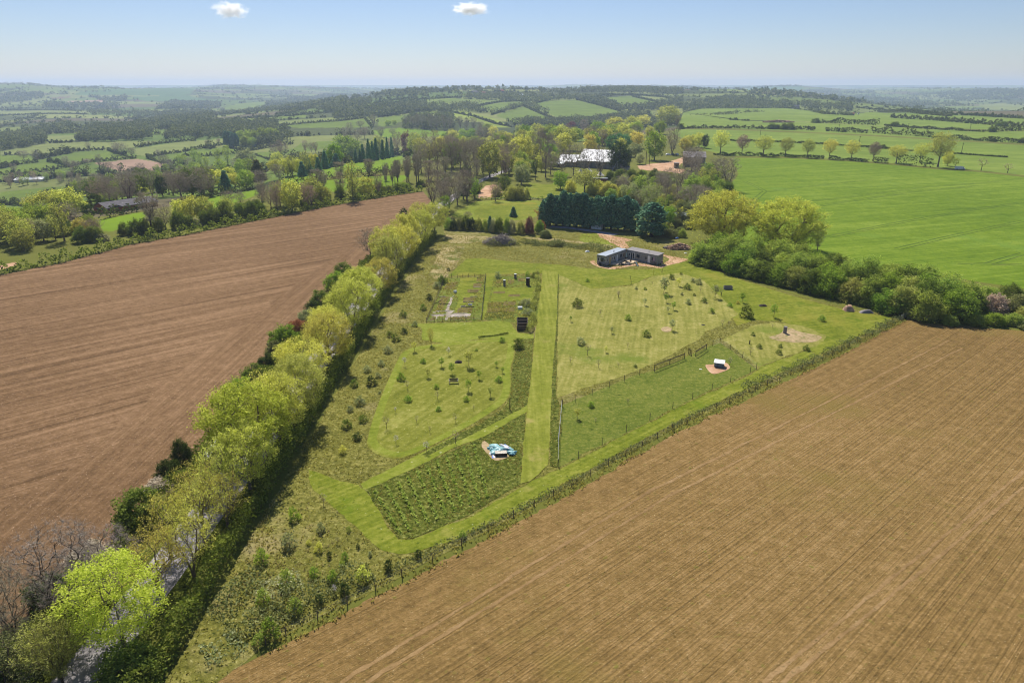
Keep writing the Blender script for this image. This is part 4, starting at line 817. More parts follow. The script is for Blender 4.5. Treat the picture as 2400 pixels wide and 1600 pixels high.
many('R2', 'round the white barn', [('bare', 'twig', 'bare dark-limbed tree', [(1580, 735, 215, 150), (1758, 745, 195, 140), (1440, 640, 160, 120), (1330, 600, 150, 110), (1500, 735, 170, 120), (1660, 742, 180, 130), (1425, 725, 160, 110)]), ('leafy', 'dark', 'dark evergreen', [(1850, 690, 150, 90), (1900, 695, 175, 110), (1935, 690, 140, 80)]), ('leafy', 'teal', 'blue-green tree', [(1840, 570, 110, 90), (1900, 560, 110, 100), (1930, 555, 100, 80)]), ('leafy', 'gold', 'golden-yellow tree', [(2005, 545, 110, 110), (1690, 595, 140, 90)]), ('leafy', 'green', 'bright green tree', [(2130, 625, 185, 140)]), ('leafy', 'grey', 'grey-green willow', [(2000, 605, 90, 110), (2032, 655, 75, 65)]), ('scrub', 'hedge', 'round green bush', [(1890, 770, 80, 80), (1975, 760, 75, 90), (2040, 765, 70, 80), (2020, 790, 60, 80), (1830, 760, 60, 70), (2110, 780, 70, 70), (2130, 720, 40, 50)]), ('bare', 'twig', 'brown thorny tree', [(2250, 590, 170, 130)])])
many('R2', 'behind the evergreen screen', [('rowtree', 'olive', 'broad brownish oak', [(1655, 850, 155, 190)]), ('scrub', 'lime', 'lime-green bush', [(1560, 840, 80, 80), (1750, 860, 90, 100), (1800, 870, 95, 110), (1850, 870, 80, 80), (1905, 880, 80, 80), (1700, 860, 70, 80)]), ('thin', 'grey', 'slender grey-green tree', [(1985, 905, 110, 60), (1920, 890, 90, 60)]), ('bare', 'grey', 'large domed grey willow', [(2100, 955, 160, 180)]), ('bare', 'twig', 'tall bare tree', [(2210, 945, 245, 120), (2170, 900, 180, 120), (2290, 880, 200, 110)]), ('leafy', 'green', 'small fresh green tree', [(2222, 1075, 130, 100)]), ('scrub', 'bramble', 'dull bramble bush', [(2300, 1060, 90, 110), (2240, 1150, 60, 110), (2170, 1140, 50, 90), (2320, 1000, 100, 110)])])
many('R3', 'below the grey shed', [('bare', 'twig', 'bare twiggy tree', [(60, 700, 150, 140), (110, 690, 110, 110), (240, 770, 165, 130), (300, 830, 200, 190), (60, 800, 130, 130)]), ('scrub', 'scrub', 'grey-green bush', [(60, 860, 130, 140), (150, 870, 130, 120), (250, 850, 90, 120), (20, 900, 100, 110)]), ('bare', 'twig', 'low leafless thicket', [(150, 930, 110, 140), (110, 900, 110, 130)]), ('thin', 'olive', 'slim olive tree', [(190, 830, 140, 70), (130, 820, 130, 70)]), ('scrub', 'hedge', 'dark green bush', [(300, 860, 90, 100)]), ('scrub', 'bramble', 'bramble bush', [(30, 1010, 90, 90), (40, 1090, 60, 100)])])
many('R3', 'in front of the grey shed', [('bare', 'twig', 'bare twiggy tree', [(15, 690, 110, 90), (45, 650, 110, 80), (100, 640, 95, 80), (85, 720, 120, 110)])])
many('R3', 'beside the farm track', [('leafy', 'lime', 'golden-lime tree', [(40, 560, 100, 90), (110, 540, 95, 80)]), ('leafy', 'dark', 'dark leafy tree', [(150, 545, 90, 50)]), ('leafy', 'gold', 'yellow tree', [(10, 570, 90, 80)])])
many('R2', 'in the wood behind the barn', [('leafy', 'olive', 'rounded olive tree', [(1520, 560, 145, 180), (1220, 480, 90, 90)]), ('leafy', 'lime', 'fresh lime tree', [(760, 525, 105, 90), (1035, 495, 95, 70), (1330, 500, 115, 85), (1500, 470, 85, 60), (1680, 490, 80, 80), (1860, 440, 100, 120), (1980, 430, 95, 110), (2050, 410, 85, 100)]), ('leafy', 'green', 'green tree', [(700, 540, 95, 60), (890, 505, 90, 60), (1250, 520, 125, 85), (1460, 500, 100, 80), (1740, 460, 95, 120)]), ('leafy', 'scrub', 'pale green tree', [(830, 505, 85, 75), (1415, 505, 115, 95), (1280, 480, 80, 90), (1600, 500, 90, 100), (1900, 470, 90, 100), (1820, 480, 90, 90), (1380, 470, 80, 80)]), ('leafy', 'purple', 'copper-red tree', [(445, 590, 150, 75), (1565, 455, 85, 70)]), ('bare', 'twig_pink', 'pinkish bare tree', [(640, 590, 150, 90), (570, 590, 150, 80), (385, 590, 140, 80), (350, 600, 130, 80), (500, 560, 110, 90), (960, 540, 140, 110), (1650, 450, 90, 90), (1100, 560, 110, 90)]), ('leafy', 'olive', 'olive-yellow tree', [(505, 590, 140, 100), (250, 600, 130, 110), (1800, 500, 70, 100), (1960, 500, 80, 90)]), ('bare', 'twig', 'bare grey tree', [(1750, 560, 120, 90), (1450, 560, 110, 90), (1050, 600, 130, 110), (900, 620, 130, 120), (980, 640, 140, 120), (780, 600, 120, 100)]), ('fir', 'conifer', 'slim dark conifer', [(190, 638, 140, 40), (150, 640, 110, 36), (240, 628, 135, 42), (285, 622, 120, 36), (315, 615, 130, 32), (345, 605, 120, 30), (130, 642, 80, 30), (100, 645, 80, 32), (215, 632, 120, 36)])])
many('R2', 'at the top of the valley woods', [('leafy', 'olive', 'great domed olive tree', [(2215, 395, 130, 160)]), ('bare', 'twig', 'dark bare tree', [(2285, 420, 90, 60)]), ('shrub', 'hedge', 'dark bush', [(2170, 415, 30, 60), (2310, 420, 40, 50)])])
# hedge and trees beyond the brown field
many('R1', 'along the far edge of the brown field', [('leafy', 'grey', 'pale grey-green tree', [(80, 1640, 110, 170), (300, 1640, 150, 150)]), ('thin', 'olive', 'tall olive tree', [(440, 1640, 240, 150), (380, 1630, 150, 90)]), ('leafy', 'gold', 'yellow bushy tree', [(560, 1610, 120, 100)]), ('bare', 'twig_pink', 'pinkish bare tree', [(640, 1620, 140, 140), (210, 1660, 160, 140)]), ('scrub', 'hedge', 'dark hedge bush', [(560, 1650, 110, 110), (650, 1640, 100, 120), (850, 1600, 90, 80), (930, 1600, 110, 100), (990, 1590, 100, 90)]), ('ivied', 'twig', 'ivy-trunked bare tree', [(1040, 1585, 260, 190)]), ('bare', 'twig', 'bare grey tree', [(1130, 1560, 160, 110)])])
many('R1', 'in the hedge above the brown field', [('scrub', 'hedge', 'dark rounded bush', [(1080, 1570, 90, 90), (1220, 1555, 110, 110), (1400, 1530, 100, 100), (1460, 1525, 110, 110), (1530, 1510, 130, 130), (1640, 1490, 110, 100), (1720, 1480, 110, 100), (1780, 1470, 90, 80), (1290, 1545, 80, 90)]), ('leafy', 'lime', 'fresh yellow-green tree', [(1310, 1500, 160, 120), (1230, 1490, 130, 100), (1990, 1435, 205, 150)]), ('bare', 'twig_pink', 'pinkish bare tree', [(1890, 1440, 190, 150), (2100, 1415, 165, 130), (1250, 1480, 130, 100)]), ('bare', 'twig', 'bare crooked tree', [(1790, 1400, 130, 90), (1560, 1420, 110, 130), (1640, 1400, 100, 80)]), ('shrub', 'pale', 'pale low bush', [(1590, 1500, 60, 70), (1740, 1400, 50, 60), (1340, 1545, 60, 60), (700, 1640, 50, 90)])])
many('L2', 'above the top corner of the brown field', [('thin', 'olive', 'olive twiggy tree', [(1680, 1140, 320, 180)]), ('leafy', 'lime', 'bright lime round tree', [(1805, 1095, 170, 160)]), ('bare', 'twig_pink', 'grey-pink bare tree', [(1910, 1090, 180, 120), (1290, 1120, 160, 170)]), ('scrub', 'hedge', 'dark hedge bush', [(1560, 1120, 120, 110), (2010, 1070, 70, 90), (2100, 1060, 80, 120), (2180, 1045, 60, 90), (2300, 1010, 60, 90), (1960, 1080, 70, 80)]), ('ivied', 'twig', 'ivied bare tree', [(1350, 1060, 190, 160), (1410, 1060, 180, 130), (1980, 1010, 170, 70), (2040, 1010, 150, 70), (2090, 1000, 210, 90), (2180, 1000, 230, 90), (2260, 990, 240, 110), (1830, 900, 130, 130), (1560, 960, 160, 150), (840, 1140, 170, 130)]), ('scrub', 'green', 'bramble-green bush', [(2130, 1040, 70, 150), (1720, 1130, 60, 80)])])
many('R1', 'on the left by the brown field corner', [('leafy', 'olive', 'big olive-brown tree', [(300, 1500, 185, 200)]), ('leafy', 'lime', 'big yellow-green tree', [(480, 1480, 195, 220), (430, 1460, 160, 150)]), ('leafy', 'dark', 'dark evergreen tree', [(610, 1500, 110, 85), (420, 1520, 150, 90)]), ('leafy', 'scrub', 'pale green tree', [(40, 1560, 160, 110), (120, 1540, 130, 100), (560, 1440, 70, 130)]), ('leafy', 'hedge', 'dark low tree', [(160, 1570, 90, 80), (20, 1620, 120, 100)]), ('bare', 'twig', 'small bare tree', [(180, 1400, 55, 90), (100, 1530, 110, 100)])])
many('R1', 'in the wood beside the long barn', [('bare', 'twig', 'bare dark tree', [(680, 1340, 150, 130), (740, 1330, 130, 100), (870, 1360, 180, 150), (960, 1320, 160, 120), (1040, 1340, 170, 130), (1240, 1365, 190, 160), (1380, 1355, 195, 170), (800, 1380, 110, 120), (1180, 1330, 150, 120), (620, 1330, 110, 110), (1310, 1330, 160, 100), (560, 1320, 80, 90), (1440, 1340, 140, 120)]), ('fir', 'conifer', 'dark pointed conifer', [(1540, 1310, 135, 85)]), ('leafy', 'dark', 'dark ivied tree', [(1110, 1340, 140, 90), (660, 1440, 120, 90)]), ('leafy', 'lime', 'yellow-green tree', [(1490, 1270, 110, 130), (1600, 1270, 90, 90), (1560, 1230, 90, 100), (980, 1340, 70, 110)]), ('leafy', 'scrub', 'pale green bush tree', [(1680, 1290, 130, 110), (1480, 1200, 60, 60), (700, 1390, 70, 120), (760, 1380, 70, 100)]), ('fir', 'bramble', 'brown pine', [(1760, 1230, 130, 110)]), ('bare', 'twig', 'twiggy grey tree', [(1780, 1270, 110, 150), (1900, 1230, 100, 130), (1720, 1280, 100, 100)])])
many('R1', 'in the hedge above the bright valley field', [('leafy', 'lime', 'fresh yellow-green tree', [(1890, 1150, 110, 80), (1960, 1200, 120, 100), (2030, 1190, 110, 90), (2140, 1160, 110, 80), (1870, 1180, 90, 90), (2310, 1100, 110, 80)]), ('bare', 'olive', 'olive half-bare tree', [(1990, 1200, 130, 110), (2080, 1190, 150, 90), (1930, 1190, 110, 90)]), ('leafy', 'green', 'large green tree', [(2280, 1130, 150, 120), (2350, 1100, 170, 150), (2420, 1100, 140, 110)]), ('fir', 'conifer', 'dark conifer', [(2215, 1150, 110, 55), (2100, 1180, 110, 60), (2170, 1170, 90, 50), (2060, 1200, 90, 60), (2290, 1135, 80, 70)]), ('leafy', 'pale', 'pale blossom tree', [(2480, 1080, 100, 70)]), ('bare', 'twig_pink', 'orange-brown poplar', [(1870, 1080, 105, 60), (1910, 1075, 110, 60), (1940, 1075, 100, 60), (2080, 1040, 75, 60), (2120, 1040, 70, 60), (2150, 1040, 65, 50)])])
many('R1', 'among the middle valley fields', [('bare', 'twig', 'bare field tree', [(830, 1055, 80, 100), (790, 1045, 65, 70), (900, 1065, 60, 65), (605, 1022, 45, 50), (1420, 1000, 50, 50), (1490, 985, 40, 40), (165, 1090, 65, 80), (255, 1100, 70, 80), (1080, 1060, 40, 40), (1015, 990, 30, 25)]), ('thin', 'scrub', 'slim grey-green poplar', [(1490, 1155, 125, 60), (1555, 1140, 135, 60), (1335, 1150, 125, 60), (1260, 1160, 95, 60), (1230, 1165, 100, 60), (1370, 1160, 110, 50), (1410, 1165, 90, 60)]), ('leafy', 'grey', 'big pale willow', [(1680, 1150, 130, 130), (1650, 1150, 100, 100)]), ('bare', 'twig', 'bare hedgerow tree', [(1120, 1160, 110, 90), (1160, 1170, 80, 80), (1300, 1165, 90, 70), (1610, 1170, 80, 90), (740, 1190, 90, 90), (680, 1140, 80, 60), (960, 1170, 60, 70), (820, 1175, 50, 70), (900, 1180, 50, 60), (450, 1130, 60, 70), (500, 1150, 55, 90), (100, 1180, 60, 70), (600, 1120, 40, 60)]), ('leyland', 'conifer', 'tall dark conifer of a square clump', [(1545, 995, 92, 36), (1565, 1000, 92, 36), (1590, 1003, 90, 36), (1612, 1005, 88, 36), (1578, 998, 90, 36)]), ('leafy', 'scrub', 'pale poplar of a plantation', [(1640, 985, 90, 60), (1690, 985, 95, 60), (1740, 980, 90, 60), (1790, 970, 95, 60), (1840, 965, 90, 60), (1880, 960, 80, 60), (1670, 995, 70, 60), (1720, 998, 60, 60)])])
many('R2', 'in the valley below the hill', [('bare', 'twig', 'bare valley tree', [(440, 405, 75, 50), (480, 410, 80, 50), (520, 412, 90, 60), (560, 415, 95, 60), (610, 420, 95, 60), (650, 420, 90, 60), (700, 420, 90, 60), (740, 420, 90, 50), (810, 415, 80, 50), (850, 420, 70, 50), (900, 425, 80, 60), (950, 430, 70, 60), (220, 395, 70, 60), (130, 410, 50, 60), (60, 460, 80, 70), (160, 480, 80, 80), (270, 470, 60, 80), (110, 500, 80, 80), (30, 500, 90, 80), (350, 460, 50, 60)]), ('leafy', 'scrub', 'grey-green valley tree', [(20, 630, 110, 90), (60, 640, 70, 60), (320, 390, 35, 50), (360, 385, 30, 40), (1000, 440, 60, 80)])])
many('R3', 'on the hedges of the green fields', [('shrub', 'hedge', 'round dark hedge bush', [(605, 415, 38, 60), (640, 415, 30, 45), (690, 418, 40, 50), (730, 418, 45, 60), (905, 372, 30, 60), (1440, 398, 32, 60), (1040, 520, 18, 34), (1360, 545, 25, 50), (2105, 435, 32, 50), (2145, 395, 26, 40), (2185, 395, 30, 40), (1930, 375, 20, 24), (2310, 510, 36, 40), (2110, 500, 22, 44), (1095, 435, 16, 34), (880, 305, 18, 30), (948, 308, 18, 24), (727, 300, 24, 26), (1785, 575, 18, 60), (2165, 362, 16, 20)]), ('bare_sapling', 'twig_pink', 'small pink bare tree', [(525, 412, 28, 24), (365, 410, 26, 20), (245, 408, 20, 16), (850, 420, 26, 30), (1250, 440, 26, 26), (1415, 455, 24, 30), (1585, 460, 28, 30), (1920, 485, 34, 30), (1163, 438, 16, 18)])])
# the woods between are filled with trees of the same kinds
def fill(fr, poly, n, where, kinds, hr=(9, 15), seed=1, mind=4.5):
    rg = random.Random(seed); pg = P(fr, poly); xs = [p[0] for p in pg]; ys = [p[1] for p in pg]; put = [(g[5], g[6]) for g in GROUPED]; k = 0; tries = 0
    while k < n and tries < n * 60:
        tries += 1; x, y = rg.uniform(min(xs), max(xs)), rg.uniform(min(ys), max(ys))
        if not inpoly(np.array([x]), np.array([y]), pg)[0] or any(abs(x - a) < mind and abs(y - b) < mind * 1.3 for a, b in put): continue
        put.append((x, y)); k += 1; kd, lf, d = rg.choice(kinds); h = rg.uniform(*hr) * (.55 if kd in ('scrub', 'shrub') else 1)
        cat = 'bush' if kd in ('scrub', 'shrub', 'bush') else 'tree'
        tree(kd, x, y, h, h * rg.uniform(.7, .95) * (1.4 if cat == 'bush' else 1), lf, {'bare': 'bare_tree', 'fir': 'conifer', 'scrub': 'bush', 'shrub': 'bush'}.get(kd, 'tree'), cat=cat, desc=d, where=where, group=f"{cat}s {where}")
WK = [('leafy', 'olive', 'olive tree'), ('leafy', 'lime', 'fresh lime tree'), ('leafy', 'lime', 'fresh lime tree'), ('leafy', 'scrub', 'pale green tree'), ('bare', 'twig', 'bare grey tree'), ('leafy', 'green', 'green tree'), ('thin', 'olive', 'thin olive tree'), ('bare', 'twig_pink', 'pinkish bare tree')]
BK = [('scrub', 'scrub', 'grey-green bush'), ('scrub', 'green', 'fresh green bush'), ('scrub', 'olive', 'olive bush'), ('scrub', 'grey', 'silvery bush'), ('scrub', 'bramble', 'dull bramble bush'), ('bare', 'twig', 'bare grey tree'), ('thin', 'scrub', 'thin pale green tree')]
fill('R2', [(430, 600), (760, 545), (1200, 500), (1800, 490), (2060, 440), (2200, 420), (2200, 520), (1900, 590), (1500, 640), (1000, 700), (700, 690), (500, 650)], 115, 'in the wood behind the barn', WK, (11, 17), 3)
fill('R2', [(1150, 640), (1440, 640), (1440, 740), (1290, 780), (1130, 760)], 12, 'between the lane and the barn', WK[:4], (9, 14), 4)
fill('R2', [(1500, 840), (1900, 800), (2300, 820), (2323, 1000), (2200, 1060), (1980, 930), (1560, 850)], 44, 'behind the evergreen screen', BK, (6, 10), 5, 3.5)
fill('R2', [(1820, 740), (2050, 740), (2250, 760), (2300, 830), (1850, 800)], 22, 'round the white barn', BK[:5], (6, 9), 6, 3.5)
fill('R3', [(0, 780), (150, 740), (330, 790), (330, 860), (250, 900), (230, 960), (40, 1050), (0, 1000)], 38, 'below the grey shed', BK, (6, 11), 7, 3.5)
fill('R2', [(2100, 1000), (2323, 960), (2323, 1170), (2220, 1160), (2100, 1110)], 14, 'beside the timber heap', BK[:5], (5, 7), 8, 3)
fill('R2', [(450, 730), (850, 720), (950, 750), (860, 800), (640, 800), (470, 790)], 6, 'along the far side of the lane', [('bare', 'twig', 'bare grey tree'), ('scrub', 'hedge', 'dark ivy bush'), ('ivied', 'twig', 'ivy-clad bare tree')], (10, 15), 9)
fill('R2', [(660, 960), (830, 850), (900, 840), (930, 890), (820, 950), (720, 1010)], 5, 'by the bend of the lane', [('bare', 'twig', 'bare grey tree'), ('scrub', 'hedge', 'dark hedge bush')], (9, 14), 10)
fill('R1', [(480, 1330), (800, 1300), (1400, 1290), (1500, 1330), (1350, 1360), (1000, 1400), (700, 1430), (600, 1380)], 40, 'in the wood beside the long barn', [('bare', 'twig', 'bare dark tree'), ('bare', 'twig', 'bare dark tree'), ('leafy', 'scrub', 'pale green bush tree'), ('leafy', 'hedge', 'dark green tree'), ('bare', 'twig_pink', 'pinkish bare tree')], (10, 15), 11)
fill('R1', [(900, 1170), (1450, 1160), (1700, 1180), (1700, 1260), (1200, 1290), (900, 1270)], 26, 'in the belt beyond the long barn', [('bare', 'twig', 'bare grey tree'), ('thin', 'scrub', 'slim grey-green tree'), ('leafy', 'scrub', 'pale green tree')], (9, 14), 12)
fill('R1', [(0, 1250), (300, 1200), (600, 1190), (600, 1250), (300, 1270), (0, 1310)], 22, 'in the belt behind the glasshouse', [('bare', 'twig', 'bare grey tree'), ('thin', 'scrub', 'slim grey-green tree'), ('bare', 'twig_pink', 'pinkish bare tree')], (7, 10), 13)
fill('R1', [(1350, 1530), (1800, 1440), (2300, 1370), (2560, 1330), (2600, 1300), (2300, 1340), (1900, 1400), (1350, 1500)], 24, 'in the hedge above the brown field', [('scrub', 'hedge', 'dark rounded bush'), ('bare', 'twig_pink', 'pinkish bare tree'), ('leafy', 'olive', 'olive hedge tree'), ('scrub', 'scrub', 'grey-green bush')], (7, 12), 14)
fill('R1', [(0, 1560), (250, 1520), (650, 1560), (650, 1640), (300, 1700), (0, 1760)], 22, 'along the far edge of the brown field', [('scrub', 'hedge', 'dark hedge bush'), ('leafy', 'olive', 'olive tree'), ('bare', 'twig', 'bare grey tree'), ('leafy', 'scrub', 'pale green tree')], (7, 12), 15, 3.5)

# ------------------------------------------------------------------ hedges between fields (each one its own)
def fhedge(label, fr, pts, w=2.4, h=2.2, leaf='farhedge', wob=.35, per=None, group='hedges between the fields'):
    g = P(fr, pts); d = math.hypot(*g[0]); sz = min(2.2, max(.5, d / 900))
    out = [g[0]]
    for a, b in zip(g[:-1], g[1:]):
        n = max(1, int(math.dist(a, b) / 25))
        out += [(a[0] + (b[0] - a[0]) * i / n, a[1] + (b[1] - a[1]) * i / n) for i in range(1, n + 1)]
    hedge('hedge', label, out, w, h, per or (9 / sz), sz, leaf, group, wob)
RH = [("dark low hedge under the field tree row, left length", [(210, 590), (400, 596), (700, 600), (960, 618)], 2.6, 2.0), ("dark hedge under the field tree row, middle length", [(1000, 622), (1150, 630), (1260, 640)], 3, 2.6), ("thick dark hedge clump by the eighth tree of the field row", [(1290, 642), (1400, 652)], 3, 4), ("dark hedge left of the tall leaning field tree", [(1450, 655), (1560, 662), (1700, 675)], 4, 4.5),
 ("low hedge across the green fields left of the telegraph poles", [(320, 495), (480, 498), (780, 510), (1040, 522)], 1.6, 1.2), ("low hedge across the green fields right of the round bush", [(1050, 525), (1350, 548), (1720, 575), (2210, 608)], 1.6, 1.2),
 ("dark hedge behind the field tree row, left length", [(30, 412), (240, 410), (340, 410), (430, 412)], 3, 3), ("dark hedge behind the field tree row, second length", [(430, 412), (560, 414), (760, 418), (900, 425)], 3, 3.4), ("dark hedge behind the field tree row, third length", [(970, 428), (1110, 436), (1260, 442)], 3, 3.6), ("tall dark hedge behind the field tree row", [(1280, 440), (1450, 452), (1600, 462), (1700, 470)], 4.5, 6), ("thin dark hedge running right from the tall hedge", [(1700, 474), (1950, 490), (2100, 500), (2320, 512)], 3, 3),
 ("clipped dark hedge below the far brown bank, left piece", [(20, 372), (150, 366), (265, 362)], 3, 3), ("clipped dark hedge piece with gaps in the far green field", [(315, 362), (380, 362)], 3, 4), ("second clipped hedge piece in the far green field", [(398, 362), (450, 362)], 3, 4), ("long square-cut dark hedge in the far green field", [(945, 372), (1100, 380), (1335, 390)], 4, 5.5), ("thin hedge continuing the square-cut one", [(1375, 395), (1600, 410), (1920, 428), (2060, 434)], 2.5, 2.5), ("thick dark hedge at the right edge of the far fields", [(2080, 432), (2323, 425)], 5, 5.5), ("far dark hedge running down to the right edge", [(1410, 338), (1700, 355), (2000, 380), (2323, 402)], 5, 5), ("farthest dark hedge of the green plateau fields", [(1330, 295), (1600, 310), (1830, 330)], 4, 4), ("hedge along the near edge of the far strip", [(760, 300), (960, 312), (1150, 322)], 4, 4), ("dark hedge round the far stony corner", [(1180, 270), (1400, 290), (1650, 310), (2000, 325), (2323, 345)], 4, 4)]
for lb, pts, w, h in RH: fhedge(lb, 'R3', pts, w, h)
VH = [('R1', [(915, 1005), (1100, 978), (1260, 962), (1340, 958)]), ('R1', [(1245, 1035), (1400, 1005), (1530, 985)]), ('R1', [(1000, 1075), (1130, 1050), (1232, 1038)]), ('R1', [(330, 1035), (560, 1028), (725, 1020)]), ('R1', [(735, 1022), (790, 1045), (865, 1060)]), ('R1', [(0, 1142), (120, 1120), (260, 1105)]), ('R1', [(320, 1100), (400, 1112), (490, 1140)]), ('R1', [(560, 1110), (800, 1088), (930, 1078)]), ('R1', [(330, 975), (500, 970)]), ('R1', [(0, 1192), (250, 1175), (460, 1140), (590, 1110)]), ('R1', [(1240, 1060), (1400, 1065), (1620, 1045)]), ('R1', [(1700, 1028), (1850, 1000), (2000, 980)]), ('R1', [(1740, 1055), (1840, 1090)]), ('R1', [(0, 1385), (100, 1395), (225, 1410)]), ('R1', [(0, 750), (560, 758)]), ('R1', [(0, 790), (600, 780)]), ('R1', [(1430, 830), (1700, 805), (2000, 790), (2323, 760)]), ('R1', [(1870, 860), (2100, 840), (2323, 825)]), ('R1', [(1120, 862), (1250, 885), (1340, 870)]), ('R1', [(1350, 1365), (1500, 1330), (1720, 1292)]), ('R1', [(690, 1495), (820, 1462), (960, 1435)]), ('R1', [(1000, 1075), (1100, 1110), (1210, 1112)]),
 ('R1', [(1960, 1255), (2100, 1235), (2323, 1212), (2560, 1195), (2720, 1180)]), ('R2', [(250, 335), (480, 300), (700, 282)]), ('R2', [(160, 345), (210, 405)]), ('R2', [(700, 290), (900, 330), (1050, 380), (1160, 402)]), ('R2', [(1020, 320), (1130, 285), (1245, 255), (1420, 218)]), ('R2', [(1245, 262), (1330, 300), (1450, 350)]), ('R2', [(860, 270), (1080, 232), (1300, 222)]), ('R2', [(1600, 215), (1760, 255), (1900, 295)]), ('R2', [(1690, 190), (1960, 182), (2200, 200), (2323, 235)]), ('R2', [(1980, 195), (2190, 240)]), ('R2', [(200, 255), (540, 215), (800, 200)]), ('R2', [(240, 235), (520, 200)]), ('R2', [(1380, 215), (1560, 200), (1850, 178)]), ('R2', [(0, 360), (160, 340)])]
for i, (fr, pts) in enumerate(VH): fhedge("dark hedge dividing the green hill fields across the valley" if fr == 'R2' else "dark hedge dividing the pastures of the valley on the left", fr, pts, 3.2, 3.2, 'farhedge', .5, group='hedges of the hill fields' if fr == 'R2' else 'hedges of the valley fields')
hedge('hedge', 'scrubby hedge along the far edge of the brown field', [(p[0] - .8, p[1] + 1.6) for p in hedge_far], 3, 2.4, 26, .4, 'hedge', wob=.5)
hedge('hedge', 'dark hedge across the bright field above the brown field', P('R2', [(0, 722), (150, 715), (320, 705), (540, 690)]), 3, 2.4, 20, .45, 'farhedge')
hedge('hedge', 'low hedge along the back fence of the far lawn', P('Z5', [(900, 620), (1250, 632), (1500, 640), (1950, 610)]), 1.2, 1.0, 16, .35, 'scrub')

# ------------------------------------------------------------------ woods and hedgerow trees too far to count: stuff
WOODS = [P('R1', [(510, 970), (600, 880), (1030, 860), (1040, 945), (800, 965)]), P('R1', [(0, 1030), (0, 940), (290, 915), (320, 970), (200, 1000)]), P('R1', [(130, 905), (480, 850), (500, 915), (270, 915)]), P('R1', [(1120, 950), (1200, 900), (1500, 850), (1880, 850), (1880, 930), (1500, 940)]), P('R1', [(1010, 850), (1150, 780), (1430, 780), (1420, 830), (1300, 880), (1080, 890)]), P('R1', [(1620, 1000), (1680, 930), (1880, 920), (2000, 960), (1900, 990)]),
 P('L1', [(480, 345), (490, 300), (900, 300), (1320, 300), (1320, 340)]), P('L1', [(0, 300), (0, 220), (150, 180), (480, 180), (480, 230), (250, 280)]), P('L1', [(950, 220), (1390, 230), (1390, 270), (1200, 275)]), P('L1', [(1740, 355), (1840, 290), (2400, 280), (2352, 360)]), P('L1', [(1620, 550), (1800, 400), (2352, 390), (2352, 510)]), P('L1', [(890, 175), (1230, 160), (1230, 170)]), P('L2', [(880, 300), (880, 240), (1300, 190), (1620, 170), (1620, 230), (1500, 290), (1100, 300)]), P('L2', [(1300, 300), (1500, 250), (1850, 220), (1850, 250), (1500, 330)]), P('L2', [(1800, 170), (2000, 130), (2352, 110), (2352, 180), (2000, 200)]), P('L2', [(0, 300), (0, 230), (460, 240), (450, 290)]),
 P('L2', [(1490, 340), (1900, 280), (2352, 250), (2352, 320), (1900, 380), (1500, 400)]), P('R2', [(0, 260), (100, 190), (500, 150), (800, 130), (1100, 140), (1400, 150), (1400, 180), (1000, 225), (700, 220), (300, 260), (100, 330), (0, 330)]), P('R2', [(1400, 170), (1900, 140), (2323, 150), (2323, 170), (2200, 180), (1700, 165)]), P('R2', [(410, 415), (480, 330), (760, 330), (770, 410), (700, 420)]), P('R2', [(1150, 400), (1250, 370), (1600, 370), (1800, 350), (2000, 320), (2100, 330), (2000, 390), (1600, 410)]), P('R2', [(1600, 215), (1760, 205), (1900, 270), (2050, 265), (2130, 250), (2323, 200), (2323, 270), (2100, 290), (1930, 305), (1800, 270)]), P('R3', [(0, 330), (0, 260), (150, 230), (330, 200), (600, 230), (780, 250), (690, 295), (230, 295), (100, 310)]), P('R3', [(790, 275), (800, 240), (1160, 270), (1150, 290)]), P('R3', [(430, 200), (640, 160), (1300, 160), (1320, 200), (1700, 230), (1700, 250), (1100, 230)]), P('R3', [(1720, 170), (2323, 150), (2323, 200), (1900, 225), (1750, 200)]), P('R3', [(0, 130), (0, 100), (400, 110), (830, 130), (430, 140)])]
